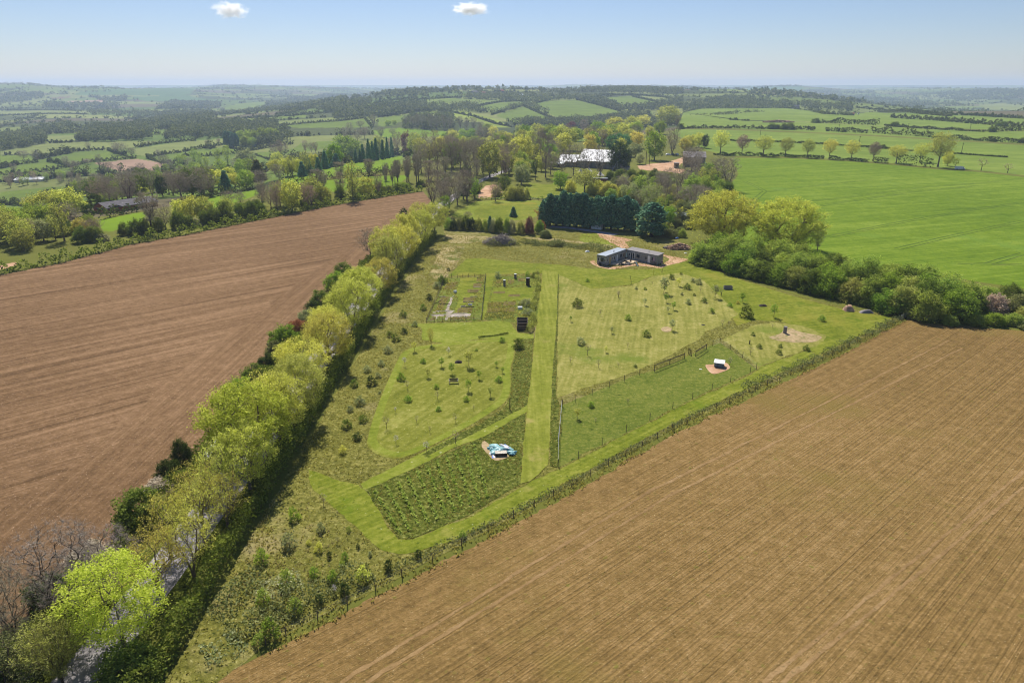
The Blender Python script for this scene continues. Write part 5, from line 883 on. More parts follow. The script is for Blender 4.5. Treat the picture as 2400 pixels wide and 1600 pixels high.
def far_woodland():
    rg = np.random.default_rng(77); V, F, nv = [], [], 0; Vh, Fh, nh = [], [], 0
    def blobs(x, y, hgt_, wid, n, size):
        nonlocal nv
        if not len(x): return None
        z = hgt(x, y); m = len(x)
        q = rg.normal(size=(m, n, 3)); q /= np.linalg.norm(q, axis=2)[..., None]; q *= rg.uniform(.5, 1, (m, n, 1)) ** .5
        C = np.stack([x[:, None] + q[..., 0] * wid[:, None], y[:, None] + q[..., 1] * wid[:, None], z[:, None] + hgt_[:, None] * (.55 + .45 * q[..., 2])], -1).reshape(-1, 3)
        v, f = quads(C, rg, size, .2); return v, f
    def add(x, y, h, w, n, s, store):
        b = blobs(x, y, h, w, n, s)
        if b: store.append(b)
    wood, hed = [], []
    for poly in WOODS:
        px = np.array([p[0] for p in poly]); py = np.array([p[1] for p in poly])
        r = np.hypot(px, py).mean(); sp = 8 if r < 1600 else (11 if r < 3000 else 20)
        n = int((px.max() - px.min()) * (py.max() - py.min()) / sp ** 2)
        n = min(n, 9000); x = rg.uniform(px.min(), px.max(), n); y = rg.uniform(py.min(), py.max(), n); k = inpoly(x, y, poly); x, y = x[k], y[k]
        if len(x) > 2600: x, y = x[:2600], y[:2600]
        kk = rg.uniform(0, 1, len(x)) < (.42 if poly is WOODS[17] or poly is WOODS[18] else .85); x, y = x[kk], y[kk]
        h = rg.uniform(8, 16, len(x)); w = h * .38 * (1.3 if r > 2500 else 1)
        add(x, y, h, w, 44 if r < 1600 else (20 if r < 3000 else 9), 1.5 if r < 1600 else (2.3 if r < 3000 else 5.0), wood)
    # scattered hedgerow trees and small woods along the field pattern
    n = 700000; az = rg.uniform(-R(41), R(41), n); r = 560 * (13000 / 560) ** rg.uniform(0, 1, n); x, y = r * np.sin(az), r * np.cos(az)
    hh, h2, e = patch_cells(x, y); dd = np.where(inpoly(x, y, PLATEAU), 0, edge_dist(x, y))
    ok = dd > 130
    intr = np.zeros(n, bool)
    for poly, c in TRACED: intr |= inpoly(x, y, poly)
    isw = (h2 > .88) & ok & ~intr & (r > 1300); ish = (e < 3.5 + r * .0012) & ok & ~intr
    keep_h = ish & (rg.uniform(0, 1, n) < .26) ; keep_w = isw & (rg.uniform(0, 1, n) < .20)
    for lo, hi, nq, s in ((560, 1600, 30, 1.3), (1600, 3200, 14, 2.2), (3200, 14000, 6, 4.8)):
        for keep, hl, hu, tgt in ((keep_h, 3, 10, hed), (keep_w, 9, 15, wood)):
            i = np.nonzero(keep & (r >= lo) & (r < hi))[0][:9000]
            h = rg.uniform(hl, hu, len(i)) * (1 if tgt is wood else rg.choice([.5, .6, 1.0, 1.3], len(i))); add(x[i], y[i], h, h * .42 * (1 if lo < 1600 else 1.5), nq, s, tgt)
    for nm, st, mt in (('far_woodland', wood, 'farwood'), ('far_hedgerows', hed, 'farhedge')):
        V = np.vstack([b[0] for b in st]); F = np.arange(len(V)).reshape(-1, 4)
        o = link(nm, np_mesh(nm, V, F, L[mt])); tag(o, 'distant woods and copses over the far hills' if nm == 'far_woodland' else 'hedgerow trees between the distant fields', 'woodland' if nm == 'far_woodland' else 'hedgerow', None, 'stuff')
far_woodland()

# ------------------------------------------------------------------ rough grass: tufts, as stuff
def tufts(name, label, polys, per_m2, h, w, mat, excl=(), seed=3, blades=3):
    rg = np.random.default_rng(seed); XY = []
    for poly in polys:
        px = np.array([p[0] for p in poly]); py = np.array([p[1] for p in poly])
        n = int((px.max() - px.min()) * (py.max() - py.min()) * per_m2); x = rg.uniform(px.min(), px.max(), n); y = rg.uniform(py.min(), py.max(), n)
        k = inpoly(x, y, poly)
        for q in excl: k &= ~inpoly(x, y, q)
        cl = np.sin(x * 1.7 + np.sin(y * 1.1) * 2) * np.sin(y * 1.9 + np.sin(x * .8) * 2) + .5 * np.sin(x * .4 + y * .3)
        k &= rg.uniform(0, 1, n) < np.clip(.5 + .55 * cl, .06, 1)
        XY.append(np.stack([x[k], y[k]], -1))
    XY = np.vstack(XY); n = len(XY) * blades; C = np.repeat(XY, blades, 0) + rg.normal(size=(n, 2)) * w * .5
    a = rg.uniform(0, 6.283, n); hh = h * rg.uniform(.45, 1.25, n); ln = rg.normal(size=(n, 2)) * h * .35
    dx, dy = np.cos(a) * w * .5, np.sin(a) * w * .5; z = np.full(n, .01)
    V = np.stack([np.stack([C[:, 0] - dx, C[:, 1] - dy, z], -1), np.stack([C[:, 0] + dx, C[:, 1] + dy, z], -1), np.stack([C[:, 0] + dx * .5 + ln[:, 0], C[:, 1] + dy * .5 + ln[:, 1], hh], -1), np.stack([C[:, 0] - dx * .5 + ln[:, 0], C[:, 1] - dy * .5 + ln[:, 1], hh * .9], -1)], 1).reshape(-1, 3)
    o = link(name, np_mesh(name, V, np.arange(4 * n).reshape(n, 4), L[mat])); tag(o, label, 'grass', None, 'stuff'); return o
Z = ZONES
MOWN = sum([Z[k] for k in ('lawn', 'dry_meadow', 'perimeter_path', 'orchard_lawn', 'orchard_path', 'garden_path', 'main_path', 'garden_plot', 'grazed_pen', 'garden_lawn')], [])
rough_poly = Z['rough_grassland'][0]
tufts('tussock_grass', 'dark tussocky grass left unmown between the paths', Z['tussock_plot'] + Z['tussock_strip'], 9, .2, .13, 'tuft', Z['main_path'] + Z['orchard_path'][:1] + Z['dirt_patch'][-1:], 5)
tufts('long_grass', 'long rough grass round the mown parts of the holding', [rough_poly], 5.5, .2, .14, 'tuft', MOWN + Z['tussock_plot'] + Z['tussock_strip'], 6)
tufts('verge_grass', 'ragged grass verge between the boundary fence and the brown field', [[off(p, -1.3) for p in fence_line] + [off(p, 1.25) for p in fence_line[::-1]]], 9, .3, .16, 'tuft', (), 12)
tufts('dry_grass', 'pale dry grass in the rough corner by the lane', [P0('R8', (-60, 700), (100, 450), (330, 430), (420, 560), (500, 800), (420, 900), (200, 1150), (-100, 1300), (-200, 1100)), P0('R5', (620, 100), (850, 110), (780, 240), (640, 420), (560, 600))], 3.4, .24, .18, 'tuft_dry', MOWN, 7)
tufts('pen_grass', 'uneven grazed grass inside the fenced pen', Z['grazed_pen'], 3.0, .07, .12, 'tuft', Z['dirt_patch'], 8, 2)
tufts('bed_plants', 'low weedy growth over the garden beds', Z['garden_plot'] + Z['garden_bed'][1:], 3.2, .3, .3, 'tuft', Z['garden_lawn'] + Z['garden_paving'] + Z['garden_bed'][:1], 9)
# brambles and nettles along the boundary fence
def scrubline(name, label, pts, w, h, per, size, leaf, wob=.7): hedge(name, label, pts, w, h, per, size, leaf, wob=wob, cat='undergrowth')['kind'] = 'stuff'
fpts = [off(p, -.9) for p in fence_line]
scrubline('bramble_bank', 'tangled brambles along the lower end of the boundary fence', [off(p, -1.6) for p in P0('R8', (60, 1290), (250, 1160), (400, 1080), (560, 1010), (760, 940))], 4.5, 1.1, 120, .14, 'bramble')
scrubline('weed_strip', 'low weeds and nettles along the middle of the boundary fence', P0('R8', (790, 900), (1000, 800), (1300, 660), (1600, 510), (2000, 300), 'R6', (300, 1450), (700, 1235), (1000, 1100)), 1.2, .26, 34, .12, 'bramble', 1.0)
scrubline('bramble_bank', 'thick bramble bank at the upper end of the boundary fence', P0('R6', (1000, 1090), (1100, 1030), (1300, 960), (1500, 870), (1700, 770), (1900, 680), (2050, 600)), 2.6, .55, 60, .14, 'bramble', 1.0)
scrubline('undergrowth', 'dark undergrowth at the foot of the scrub belt', [tuple(fa + dv * s + nv_ * -1.2) for s in (-2, 10, 20, 30, 40, 52, 60)], 2.4, 1.3, 90, .22, 'hedge')
scrubline('weed_mound', 'weed-grown earth bank behind the top lawn', P0('Z5', (1000, 1390), (1400, 1380), (1700, 1340), (2000, 1370), (2280, 1400), 'R5', (1300, 95), (1500, 100), (1700, 125), (1820, 150)), 6.5, .8, 90, .22, 'bramble', 1.0)
scrubline('flower_border', 'weedy border between the garden and the main path', P('Z2', [(2040, 140), (2060, 400), (2020, 600), (1960, 800), (2000, 1000), (1900, 1180)]), 1.6, .9, 60, .18, 'olive')
scrubline('weed_strip', 'dark grass edge at the foot of the cross path', P('Z2', [(1040, 1260), (1300, 1230), (1550, 1190)]), .9, .14, 60, .14, 'hedge')

for q, lb, lf in (([(1290, 1180), (1420, 1080), (1520, 960), (1600, 880)], 'rough pale scrub beside the lane hedge, in the low corner', 'bramble'), ([(1380, 1300), (1500, 1230), (1640, 1180), (1750, 1120)], 'low grey-green scrub near the lower boundary fence', 'bramble'), ([(1560, 1020), (1700, 1000), (1850, 960)], 'low olive scrub in the middle of the rough corner', 'pale'), ([(1250, 1420), (1380, 1360), (1480, 1300)], 'tangled scrub at the bottom of the rough corner', 'grey')):
    scrubline('low_scrub', lb, P('R7', q), 4.0, .55, 100, .14, lf, .9)
def planted_rows():
    V = []; rg = np.random.default_rng(21)
    a0, a1 = P('R8', [(730, 400), (885, 660)]); b0, b1 = P('R8', [(1330, 110), (1420, 440)])
    for i in range(11):
        t = i / 10; p, q = np.array(a0) * (1 - t) + np.array(b0) * t, np.array(a1) * (1 - t) + np.array(b1) * t
        n = int(math.dist(p, q) * 16); u = rg.uniform(0, 1, n); C = p + (q - p) * u[:, None] + rg.normal(size=(n, 2)) * .13; V.append(np.stack([C[:, 0], C[:, 1], rg.uniform(.05, .42, n)], -1))
    C = np.vstack(V); C = C[~inpoly(C[:, 0], C[:, 1], Z['dirt_patch'][-1])]; v, f = quads(C, rg, .17, .6); tag(link('planted_rows', np_mesh('planted_rows', v, f, L['scrub'])), 'faint rows of small green plants in the tussock plot', 'planting', None, 'stuff')
planted_rows()

# ------------------------------------------------------------------ saplings and small bushes, one by one
ORCH = [(645, 215, 115, 'sapling', 'lime'), (535, 380, 110, 'blossom_sapling', None), (747, 345, 55, 'small_bush', None), (955, 390, 120, 'sapling', None), (1040, 260, 100, 'blossom_sapling', None), (1270, 385, 190, 'sapling', 'olive'), (1650, 105, 60, 'small_bush', None), (1355, 205, 30, 'small_bush', None), (1585, 390, 70, 'sapling', None), (1655, 460, 75, 'sapling', None), (1075, 470, 130, 'sapling', None), (800, 510, 110, 'sapling', 'olive'), (1385, 530, 110, 'sapling', None), (1615, 560, 70, 'small_bush', None), (487, 540, 85, 'small_bush', None), (560, 650, 110, 'bare_sapling', None), (897, 635, 55, 'small_bush', None), (1262, 670, 140, 'sapling', None), (908, 760, 100, 'bare_sapling', None), (568, 785, 75, 'small_bush', None), (1240, 780, 60, 'small_bush', None), (1518, 730, 120, 'sapling', 'olive'), (428, 915, 70, 'blossom_sapling', None), (918, 890, 55, 'small_bush', None), (1325, 890, 60, 'bare_sapling', None), (325, 1100, 150, 'bare_sapling', None), (668, 1030, 90, 'bare_sapling', None), (1112, 1030, 110, 'bare_sapling', None), (820, 1145, 80, 'bare_sapling', None), (432, 1275, 110, 'blossom_sapling', None)]
ADJ = {'sapling': 'leafy young fruit tree', 'bare_sapling': 'leafless young fruit tree', 'blossom_sapling': 'young fruit tree in white blossom', 'small_bush': 'low dark bush'}
for px, py, h, k, lf in ORCH: mtree(k, 'Z7', px, py, h, None, lf, {'lime': 'lime-leaved', 'olive': 'olive-leaved'}.get(lf, '') + (' ' if lf else '') + ADJ[k], 'in the mown orchard', name={'small_bush': 'small_bush'}.get(k, 'fruit_tree'), cat='bush' if k == 'small_bush' else 'tree')
mtree('bare', 'Z7', 835, 140, 190, 110, 'gold', 'golden budding bare tree with a star-shaped shadow', 'at the top edge of the orchard', name='bare_tree')
mtree('blossom_sapling', 'Z7', 785, 1370, 140, None, None, 'white-blossomed slim tree', 'in the rough strip below the orchard', name='fruit_tree')
mtree('bare_sapling', 'Z7', 1115, 1270, 160, None, 'twig_pink', 'pinkish bare slim tree', 'in the rough strip below the orchard', name='fruit_tree')
MEADOW = [('R5', 1605, 520, 60, 'small_bush'), ('R5', 1885, 460, 50, 'bare_sapling'), ('R5', 1675, 350, 25, 'small_bush'), ('R5', 1630, 775, 50, 'small_bush'), ('R5', 1675, 850, 80, 'bare_sapling'), ('R5', 1750, 935, 60, 'bare_sapling'), ('R5', 1885, 930, 30, 'bare_sapling'), ('R5', 2000, 930, 22, 'small_bush'), ('R5', 1605, 1280, 75, 'sapling'), ('R5', 1730, 1310, 40, 'bare_sapling'), ('R5', 2195, 430, 110, 'sapling'), ('R5', 2210, 490, 60, 'sapling'), ('R5', 2260, 540, 60, 'sapling'), ('R5', 2065, 510, 50, 'sapling'), ('R5', 2250, 680, 75, 'sapling'), ('R5', 1205, 800, 70, 'small_bush'),
 ('R6', 505, 330, 35, 'small_bush'), ('R6', 553, 380, 60, 'sapling'), ('R6', 610, 400, 40, 'small_bush'), ('R6', 690, 365, 40, 'small_bush'), ('R6', 650, 350, 30, 'small_bush'), ('R6', 800, 460, 90, 'sapling'), ('R6', 840, 440, 50, 'bare_sapling'), ('R6', 725, 490, 35, 'small_bush'), ('R6', 955, 500, 22, 'small_bush'), ('R6', 1012, 590, 80, 'small_bush'), ('R6', 1200, 590, 90, 'sapling'), ('R6', 985, 490, 70, 'sapling'), ('R6', 1525, 615, 40, 'small_bush'), ('R6', 265, 400, 20, 'small_bush'), ('R6', 325, 405, 20, 'small_bush'), ('R6', 570, 300, 18, 'small_bush'), ('R6', 375, 365, 20, 'bare_sapling'), ('R6', 145, 455, 45, 'bare_sapling'), ('R6', 575, 440, 20, 'small_bush'), ('R6', 660, 445, 18, 'small_bush'), ('R6', 1040, 850, 60, 'bare_sapling'), ('R6', 1100, 800, 30, 'small_bush'), ('R6', 1245, 795, 25, 'small_bush'), ('R6', 1235, 840, 35, 'small_bush'), ('R6', 1420, 815, 40, 'small_bush'), ('R6', 850, 655, 50, 'bare_sapling'), ('R6', 895, 655, 40, 'bare_sapling'), ('R6', 1060, 715, 25, 'small_bush'), ('R6', 1190, 665, 30, 'bare_sapling'), ('R6', 900, 920, 60, 'bare_sapling'), ('R5', 1560, 620, 40, 'sapling'), ('R5', 1760, 580, 45, 'bare_sapling'), ('R5', 1840, 700, 45, 'sapling'), ('R5', 1950, 610, 40, 'small_bush'), ('R5', 1560, 900, 45, 'bare_sapling'), ('R5', 1800, 830, 45, 'sapling'), ('R5', 1950, 800, 40, 'bare_sapling'), ('R5', 2080, 720, 45, 'small_bush'), ('R6', 460, 420, 45, 'sapling'), ('R6', 700, 420, 40, 'bare_sapling'), ('R6', 620, 500, 35, 'small_bush'), ('R6', 780, 560, 35, 'small_bush'), ('R6', 480, 560, 45, 'sapling'), ('R6', 900, 520, 30, 'small_bush'), ('R5', 1700, 1200, 40, 'small_bush'), ('R5', 1950, 1180, 40, 'bare_sapling')]
for fr, px, py, h, k in MEADOW:
    lf = {'small_bush': random.choice(['green', 'hedge', 'grey']), 'sapling': random.choice(['green', 'grey', 'lime'])}.get(k)
    if (fr, px) == ('R6', 955): lf = 'gold'
    mtree(k, fr, px, py, h, None, lf, {'green': 'fresh green ', 'hedge': 'dark green ', 'grey': 'grey-green ', 'lime': 'yellow-green ', 'gold': 'bright yellow ', None: ''}[lf] + {'sapling': 'slim young tree', 'bare_sapling': 'leafless young tree', 'small_bush': 'small bush'}[k], 'in the dry meadow by the cabin' if fr == 'R6' and px > 400 and py < 620 else ('by the dug ground beyond the pen' if fr == 'R6' else 'right of the main mown path'), name='small_bush' if k == 'small_bush' else 'young_tree', cat='bush' if k == 'small_bush' else 'tree')
MEADOW_MORE = 0
CORNER = [(235, 570, 95, 'sapling'), (205, 735, 115, 'small_bush'), (415, 480, 90, 'bare_sapling'), (400, 640, 70, 'sapling'), (385, 760, 70, 'sapling'), (325, 720, 40, 'small_bush'), (500, 715, 50, 'bare_sapling'), (450, 800, 45, 'ivy_post'), (570, 640, 40, 'small_bush'), (625, 745, 35, 'ivy_post'), (500, 540, 35, 'bare_sapling'), (545, 815, 60, 'small_bush'), (360, 915, 80, 'sapling'), (195, 970, 130, 'small_bush'), (530, 860, 60, 'small_bush'), (655, 940, 120, 'sapling'), (470, 950, 90, 'sapling'), (545, 1030, 90, 'ivy_post'), (390, 1080, 70, 'ivy_post'), (250, 1130, 120, 'sapling'), (480, 1020, 70, 'blossom_sapling'), (40, 830, 110, 'sapling'), (50, 1080, 120, 'sapling'), (90, 1290, 150, 'small_bush'), (810, 880, 75, 'ivy_post'), (995, 800, 60, 'ivy_post'), (1265, 680, 60, 'sapling'), (165, 1000, 60, 'small_bush'), (20, 1330, 100, 'small_bush'), (335, 420, 30, 'bare_sapling'), (535, 160, 60, 'sapling'), (700, 790, 40, 'small_bush')]
for px, py, h, k in CORNER:
    k = 'small_bush' if k == 'sapling' else k
    lf = {'small_bush': random.choice(['green', 'scrub', 'grey', 'lime'])}.get(k)
    mtree(k, 'R8', px, py, h * .9, h * .75 if k == 'small_bush' else None, lf, {'green': 'fresh green ', 'scrub': 'dull green ', 'grey': 'grey-green ', 'lime': 'yellow-green ', None: ''}[lf] + {'sapling': 'young tree', 'bare_sapling': 'leafless young tree', 'small_bush': 'rounded bush', 'ivy_post': 'dark upright evergreen bush', 'blossom_sapling': 'blossoming young tree'}[k], 'in the rough corner by the lane', name='small_bush' if k in ('small_bush', 'ivy_post') else 'young_tree', cat='bush' if k in ('small_bush', 'ivy_post') else 'tree')
STRIP = [('R5', 370, 750, 50), ('R5', 320, 830, 50), ('R5', 270, 920, 40), ('R5', 205, 1050, 60), ('R5', 125, 1180, 60), ('R5', 40, 1340, 60), ('R5', 262, 1110, 20), ('R5', 690, 360, 55), ('R5', 730, 275, 22), ('R5', 430, 700, 40), ('R5', 180, 960, 45), ('R5', 90, 1060, 50), ('R5', 250, 1000, 35), ('R5', 150, 1300, 50), ('R5', 60, 1230, 40), ('R5', 330, 720, 40), ('R5', 420, 590, 45), ('R5', 560, 540, 40), ('R5', 500, 650, 35), ('R5', 110, 1420, 50), ('R5', 600, 470, 40)]
for fr, px, py, h in STRIP: mtree('small_bush', fr, px, py, h, None, random.choice(['hedge', 'dark', 'grey']), 'dark small bush', 'in the rough grass left of the orchard', name='small_bush', cat='bush')
for px, py, h, w, lf, d in ((1370, 230, 110, 110, 'grey', 'bluish-grey shrub'), (1890, 220, 110, 90, 'green', 'fresh green young shrub'), (1985, 230, 90, 90, 'hedge', 'dark little shrub'), (1860, 700, 120, 220, 'grey', 'silvery spreading shrub above the white box'), (1880, 860, 110, 200, 'grey', 'silvery spreading shrub below the white box'), (420, 310, 110, 100, 'hedge', 'dark round shrub by the top corner post'), (330, 400, 110, 150, 'grey', 'grey-green weedy shrub on the left side')): mtree('small_bush', 'Z2', px, py, h, w, lf, d, 'in the garden plots', name='garden_shrub', cat='shrub')

# ------------------------------------------------------------------ fences
M['post'] = plain("weathered_post", srgb(86, 76, 64), scale=6); M['dark_wood'] = plain("dark_wood", srgb(62, 52, 44), scale=5); M['wire'] = plain("fence_wire", srgb(92, 94, 92), .6, .3, .3, scale=9)
M['net'] = plain("pale_netting", srgb(190, 196, 190), scale=6)
def fence(name, label, pts, spacing, h, r, wires=(.4, .8, 1.05), wire_r=.006, mat='post', cat='fence', sides=5, netting=False):
    root = empty(name, (pts[0][0], pts[0][1], 0)); tag(root, label, cat); o = Vector((pts[0][0], pts[0][1], 0))
    rg = random.Random(int(pts[0][0] * 10)); tops = []
    for a, b in zip(pts[:-1], pts[1:]):
        n = max(1, round(math.dist(a, b) / spacing))
        for i in range(n): tops.append((a[0] + (b[0] - a[0]) * i / n, a[1] + (b[1] - a[1]) * i / n))
    tops.append(pts[-1])
    for p in tops:
        hh = h * rg.uniform(.92, 1.08); q = Vector((p[0], p[1], 0)) - o; ln = (rg.uniform(-.05, .05), rg.uniform(-.05, .05))
        MB().tube(q + Vector((0, 0, -.1)), q + Vector((ln[0], ln[1], hh)), r, r * .92, sides).build('post', M[mat], root)
    if wires:
        mb = MB()
        for a, b in zip(tops[:-1], tops[1:]):
            for w in wires: mb.tube(Vector((a[0], a[1], w)) - o, Vector((b[0], b[1], w)) - o, wire_r, None, 3, False)
            if netting:
                n = int(math.dist(a, b) / .35)
                for i in range(1, n):
                    q = Vector((a[0] + (b[0] - a[0]) * i / n, a[1] + (b[1] - a[1]) * i / n, 0)) - o
                    mb.tube(q + Vector((0, 0, .02)), q + Vector((0, 0, max(wires))), wire_r * .8, None, 3, False)
        mb.build('wire', M['net' if netting else 'wire'], root)
    return root
fence('boundary_fence', 'long post and wire fence between the holding and the right brown field', fence_line, 3.7, 1.15, .055)
pen_top = P0('R5', (1503, 1195), (1592, 1170), (1707, 1120), (1824, 1070), (1925, 1030), (2030, 988), 'R6', (387, 962))
fence('pen_fence', 'wire pen fence along the main meadow, left of the dark hurdles', pen_top, 4, 1.25, .045, (.3, .7, 1.15), .004)
fence('pen_fence', 'wire pen fence from the gate corner down to the perimeter path', P0('R6', (785, 787), (833, 767), (907, 811), (987, 868), (1082, 945)), 20, 1.3, .045, (.1, .45, .8, 1.15), .006, netting=True)
fence('pen_fence', 'wire pen fence along the bright green perimeter path', P0('R6', (1040, 967), (905, 1032), (780, 1087), (648, 1147), (512, 1212), (357, 1292), (196, 1372), (33, 1457), 'R8', (1975, 195), (1850, 247)), 20, 1.25, .045, (.3, .7, 1.15), .004)
fence('pen_fence', 'pale netting fence beside the main mown path', P0('R8', (1850, 247), 'R5', (1478, 1440), (1485, 1370), (1492, 1290), (1500, 1198)), 20, 1.3, .045, (.05, .35, .65, .95, 1.2), .012, netting=True)
def hurdle(label, a, b, n):
    root = empty('hurdle', (a[0], a[1], 0)); tag(root, label, 'fence panel', 'dark hurdles of the pen'); o = Vector((a[0], a[1], 0)); A, B = Vector((a[0], a[1], 0)) - o, Vector((b[0], b[1], 0)) - o; U = Vector((0, 0, 1))
    for i in range(n + 1):
        q = A.lerp(B, i / n); MB().tube(q - U * .1, q + U * 1.3, .055, None, 6).build('post', M['dark_wood'], root)
    mb = MB(); mb.tube(A + U * 1.18, B + U * 1.18, .05, None, 5); mb.tube(A + U * 1.05, B + U * 1.05, .035, None, 4); mb.tube(A + U * .12, B + U * .12, .03, None, 4); mb.build('rail', M['dark_wood'], root)
    mb = MB(); k = int(math.dist(a, b) / .22)
    for i in range(1, k): q = A.lerp(B, i / k); mb.tube(q + U * .1, q + U * 1.1, .012, None, 4)
    mb.build('spindle_panel', M['dark_wood'], root)
ha, hb = P('Z6', [(262, 632), (607, 496)]); hurdle('longer dark hurdle fence on the left of the pen gate', ha, hb, 2)
hc, hd = P('Z6', [(735, 470), (860, 388)]); hurdle('shorter dark hurdle fence on the right of the pen gate', hc, hd, 1)
def gate(name, label, a, b, h, mat, slats=4, brace=True, cat='gate'):
    root = empty(name, (a[0], a[1], 0)); tag(root, label, cat); B = Vector((b[0] - a[0], b[1] - a[1], 0)); U = Vector((0, 0, 1)); A = Vector((0, 0, 0))
    fr = MB(); fr.tube(A + U * .1, A + U * h, .04); fr.tube(B + U * .1, B + U * h, .04); fr.tube(A + U * h, B + U * h, .035); fr.tube(A + U * .12, B + U * .12, .035); fr.build('gate_frame', M[mat], root)
    s = MB()
    for i in range(1, slats): s.tube(A + U * (.12 + (h - .12) * i / slats), B + U * (.12 + (h - .12) * i / slats), .025)
    if brace: s.tube(A + U * .12, B + U * h, .025); s.tube(A.lerp(B, .5) + U * .12, A.lerp(B, .5) + U * h, .025)
    s.build('gate_bars', M[mat], root); return root
M['metal'] = plain("galvanised_metal", srgb(176, 180, 178), .45, .5, .7); M['pale_wood'] = plain("pale_timber", srgb(196, 188, 172), scale=4)
g1, g2 = P('Z6', [(690, 470), (738, 468)]); gate('pen_gate', 'dark open wooden gate between the pen hurdles', g1, (g1[0] - .3, g1[1] + 1.4), 1.25, 'dark_wood', 6)
gate('field_gate', 'pale metal gate into the left brown field from the lane', (-43.6, 84.6), (-43.4, 89.4), 1.25, 'metal', 5)
c1, c2 = P('R6', [(2060, 612), (2130, 580)]); gate('field_gate', 'metal gate at the top right corner of the boundary fence', c1, c2, 1.2, 'metal', 5)
fence('back_fence', 'wooden post and rail fence behind the far lawn', P('Z5', [(810, 600), (920, 612), (1080, 628), (1300, 632), (1740, 632), (1870, 640), (1960, 640)]), 3, 1.2, .09, (.5, 1.0), .05, 'dark_wood')
fence('garden_fence', 'rustic stake fence round the left garden plot', [(-19.3, 146), (-6.9, 147.6), (-7.3, 184.6), (-18.3, 183.4), (-19.3, 146)], 1.7, 1.2, .05, (.3, .6, .95), .012, 'dark_wood')

# ------------------------------------------------------------------ the timber cabin
M['clad'] = plain("grey_timber_cladding", srgb(148, 146, 142), scale=2.5, bump=.2); M['clad2'] = plain("silvered_end_boards", srgb(126, 116, 98), scale=2.5)
M['felt'] = plain("grey_felt_roof", srgb(128, 122, 120), .7, .3, scale=1.2, var=.12); M['metal_roof'] = plain("pale_metal_roof", srgb(176, 182, 186), .35, .5, .3, scale=.8, var=.1)
M['trim'] = plain("dark_trim", srgb(70, 72, 74)); M['white'] = plain("white_paint", srgb(226, 226, 222), .5, .3, var=.06); M['tan'] = plain("tan_door", srgb(190, 164, 118), var=.1)
M['black'] = plain("black_stuff", srgb(34, 34, 36), .6, .3); M['deck'] = plain("decking_boards", srgb(212, 188, 154), scale=2.5); M['pink'] = plain("pink_sign", srgb(200, 150, 180), var=.05)
M['red'] = plain("red_cloth", srgb(170, 50, 50)); M['blue'] = plain("blue_plastic", srgb(44, 104, 190), .5, .4, var=.15); M['umbrella'] = plain("grey_green_canvas", srgb(150, 172, 168), var=.1)
gm, gn, gl, gb = new_mat("window_glass"); gb.inputs["Base Color"].default_value = (.03, .04, .05, 1); gb.inputs["Roughness"].default_value = .08; gb.inputs["Specular IOR Level"].default_value = .6; M['glass'] = gm
def wallthing(root, A, B, opens, mat_map, name_win='window'):
    """openings set on the wall line A-B (outside to the right of A->B): (kind, from, to, z0, z1)"""
    d = Vector((B[0] - A[0], B[1] - A[1], 0)); Ln = d.length; d.normalize(); nrm = Vector((d.y, -d.x, 0)); A = Vector((A[0], A[1], 0)); rz = math.atan2(d.y, d.x)
    for kind, t0, t1, z0, z1, mt in opens:
        c = A + d * ((t0 + t1) / 2) + nrm * .035; w = t1 - t0
        if kind == 'window':
            fr = MB(); fr.box((c.x, c.y, z0), (w + .1, .09, .07), rz); fr.box((c.x, c.y, z1), (w + .1, .09, .07), rz)
            for t in (t0, t1): q = A + d * t + nrm * .035; fr.box((q.x, q.y, (z0 + z1) / 2), (.07, .085, z1 - z0 - .07), rz)
            f = fr.build('window', M[mt], root); MB().box((c.x - nrm.x * .015, c.y - nrm.y * .015, (z0 + z1) / 2), (w - .07, .03, z1 - z0 - .07), rz).build('pane', M['glass'], f)
        elif kind == 'door':
            f = MB().box((c.x, c.y, (z0 + z1) / 2), (w, .08, z1 - z0), rz).build('door', M[mt], root)
            q = A + d * (t1 - .12) + nrm * .1; MB().box((q.x, q.y, (z0 + z1) / 2), (.05, .05, .16), rz).build('handle', M['trim'], f)
        elif kind == 'glassdoor':
            fr = MB(); fr.box((c.x, c.y, z1), (w + .12, .09, .1), rz)
            for t in (t0, (t0 + t1) / 2, t1): q = A + d * t + nrm * .035; fr.box((q.x, q.y, (z0 + z1) / 2), (.12, .085, z1 - z0 - .1), rz)
            fr.box((c.x, c.y, z0 + .1), (w + .12, .08, .2), rz)
            f = fr.build('glazed_door', M[mt], root); MB().box((c.x - nrm.x * .015, c.y - nrm.y * .015, (z0 + z1) / 2), (w - .1, .03, z1 - z0 - .2), rz).build('pane', M['glass'], f)
        else: MB().box((c.x, c.y, (z0 + z1) / 2), (w, .05, z1 - z0), rz).build('wall_board', M[mt], root)
def clad_lines(mb, pts, z0, z1, step=.16):
    k = len(pts)
    for i in range(k):
        a, b = pts[i], pts[(i + 1) % k]; d = math.dist(a, b); rz = math.atan2(b[1] - a[1], b[0] - a[0]); nx, ny = math.sin(rz), -math.cos(rz)
        n = int((z1 - z0) / step)
        for j in range(n): mb.box(((a[0] + b[0]) / 2 + nx * .008, (a[1] + b[1]) / 2 + ny * .008, z0 + step * (j + .5)), (d, .02, step * .86), rz)
lw = [(25.34, 199.45), (27.8, 197.4), (34.84, 205.87), (32.4, 207.9)]
rw = [(35.15, 206.15), (42.9, 198.3), (45.2, 200.6), (37.45, 208.45)]
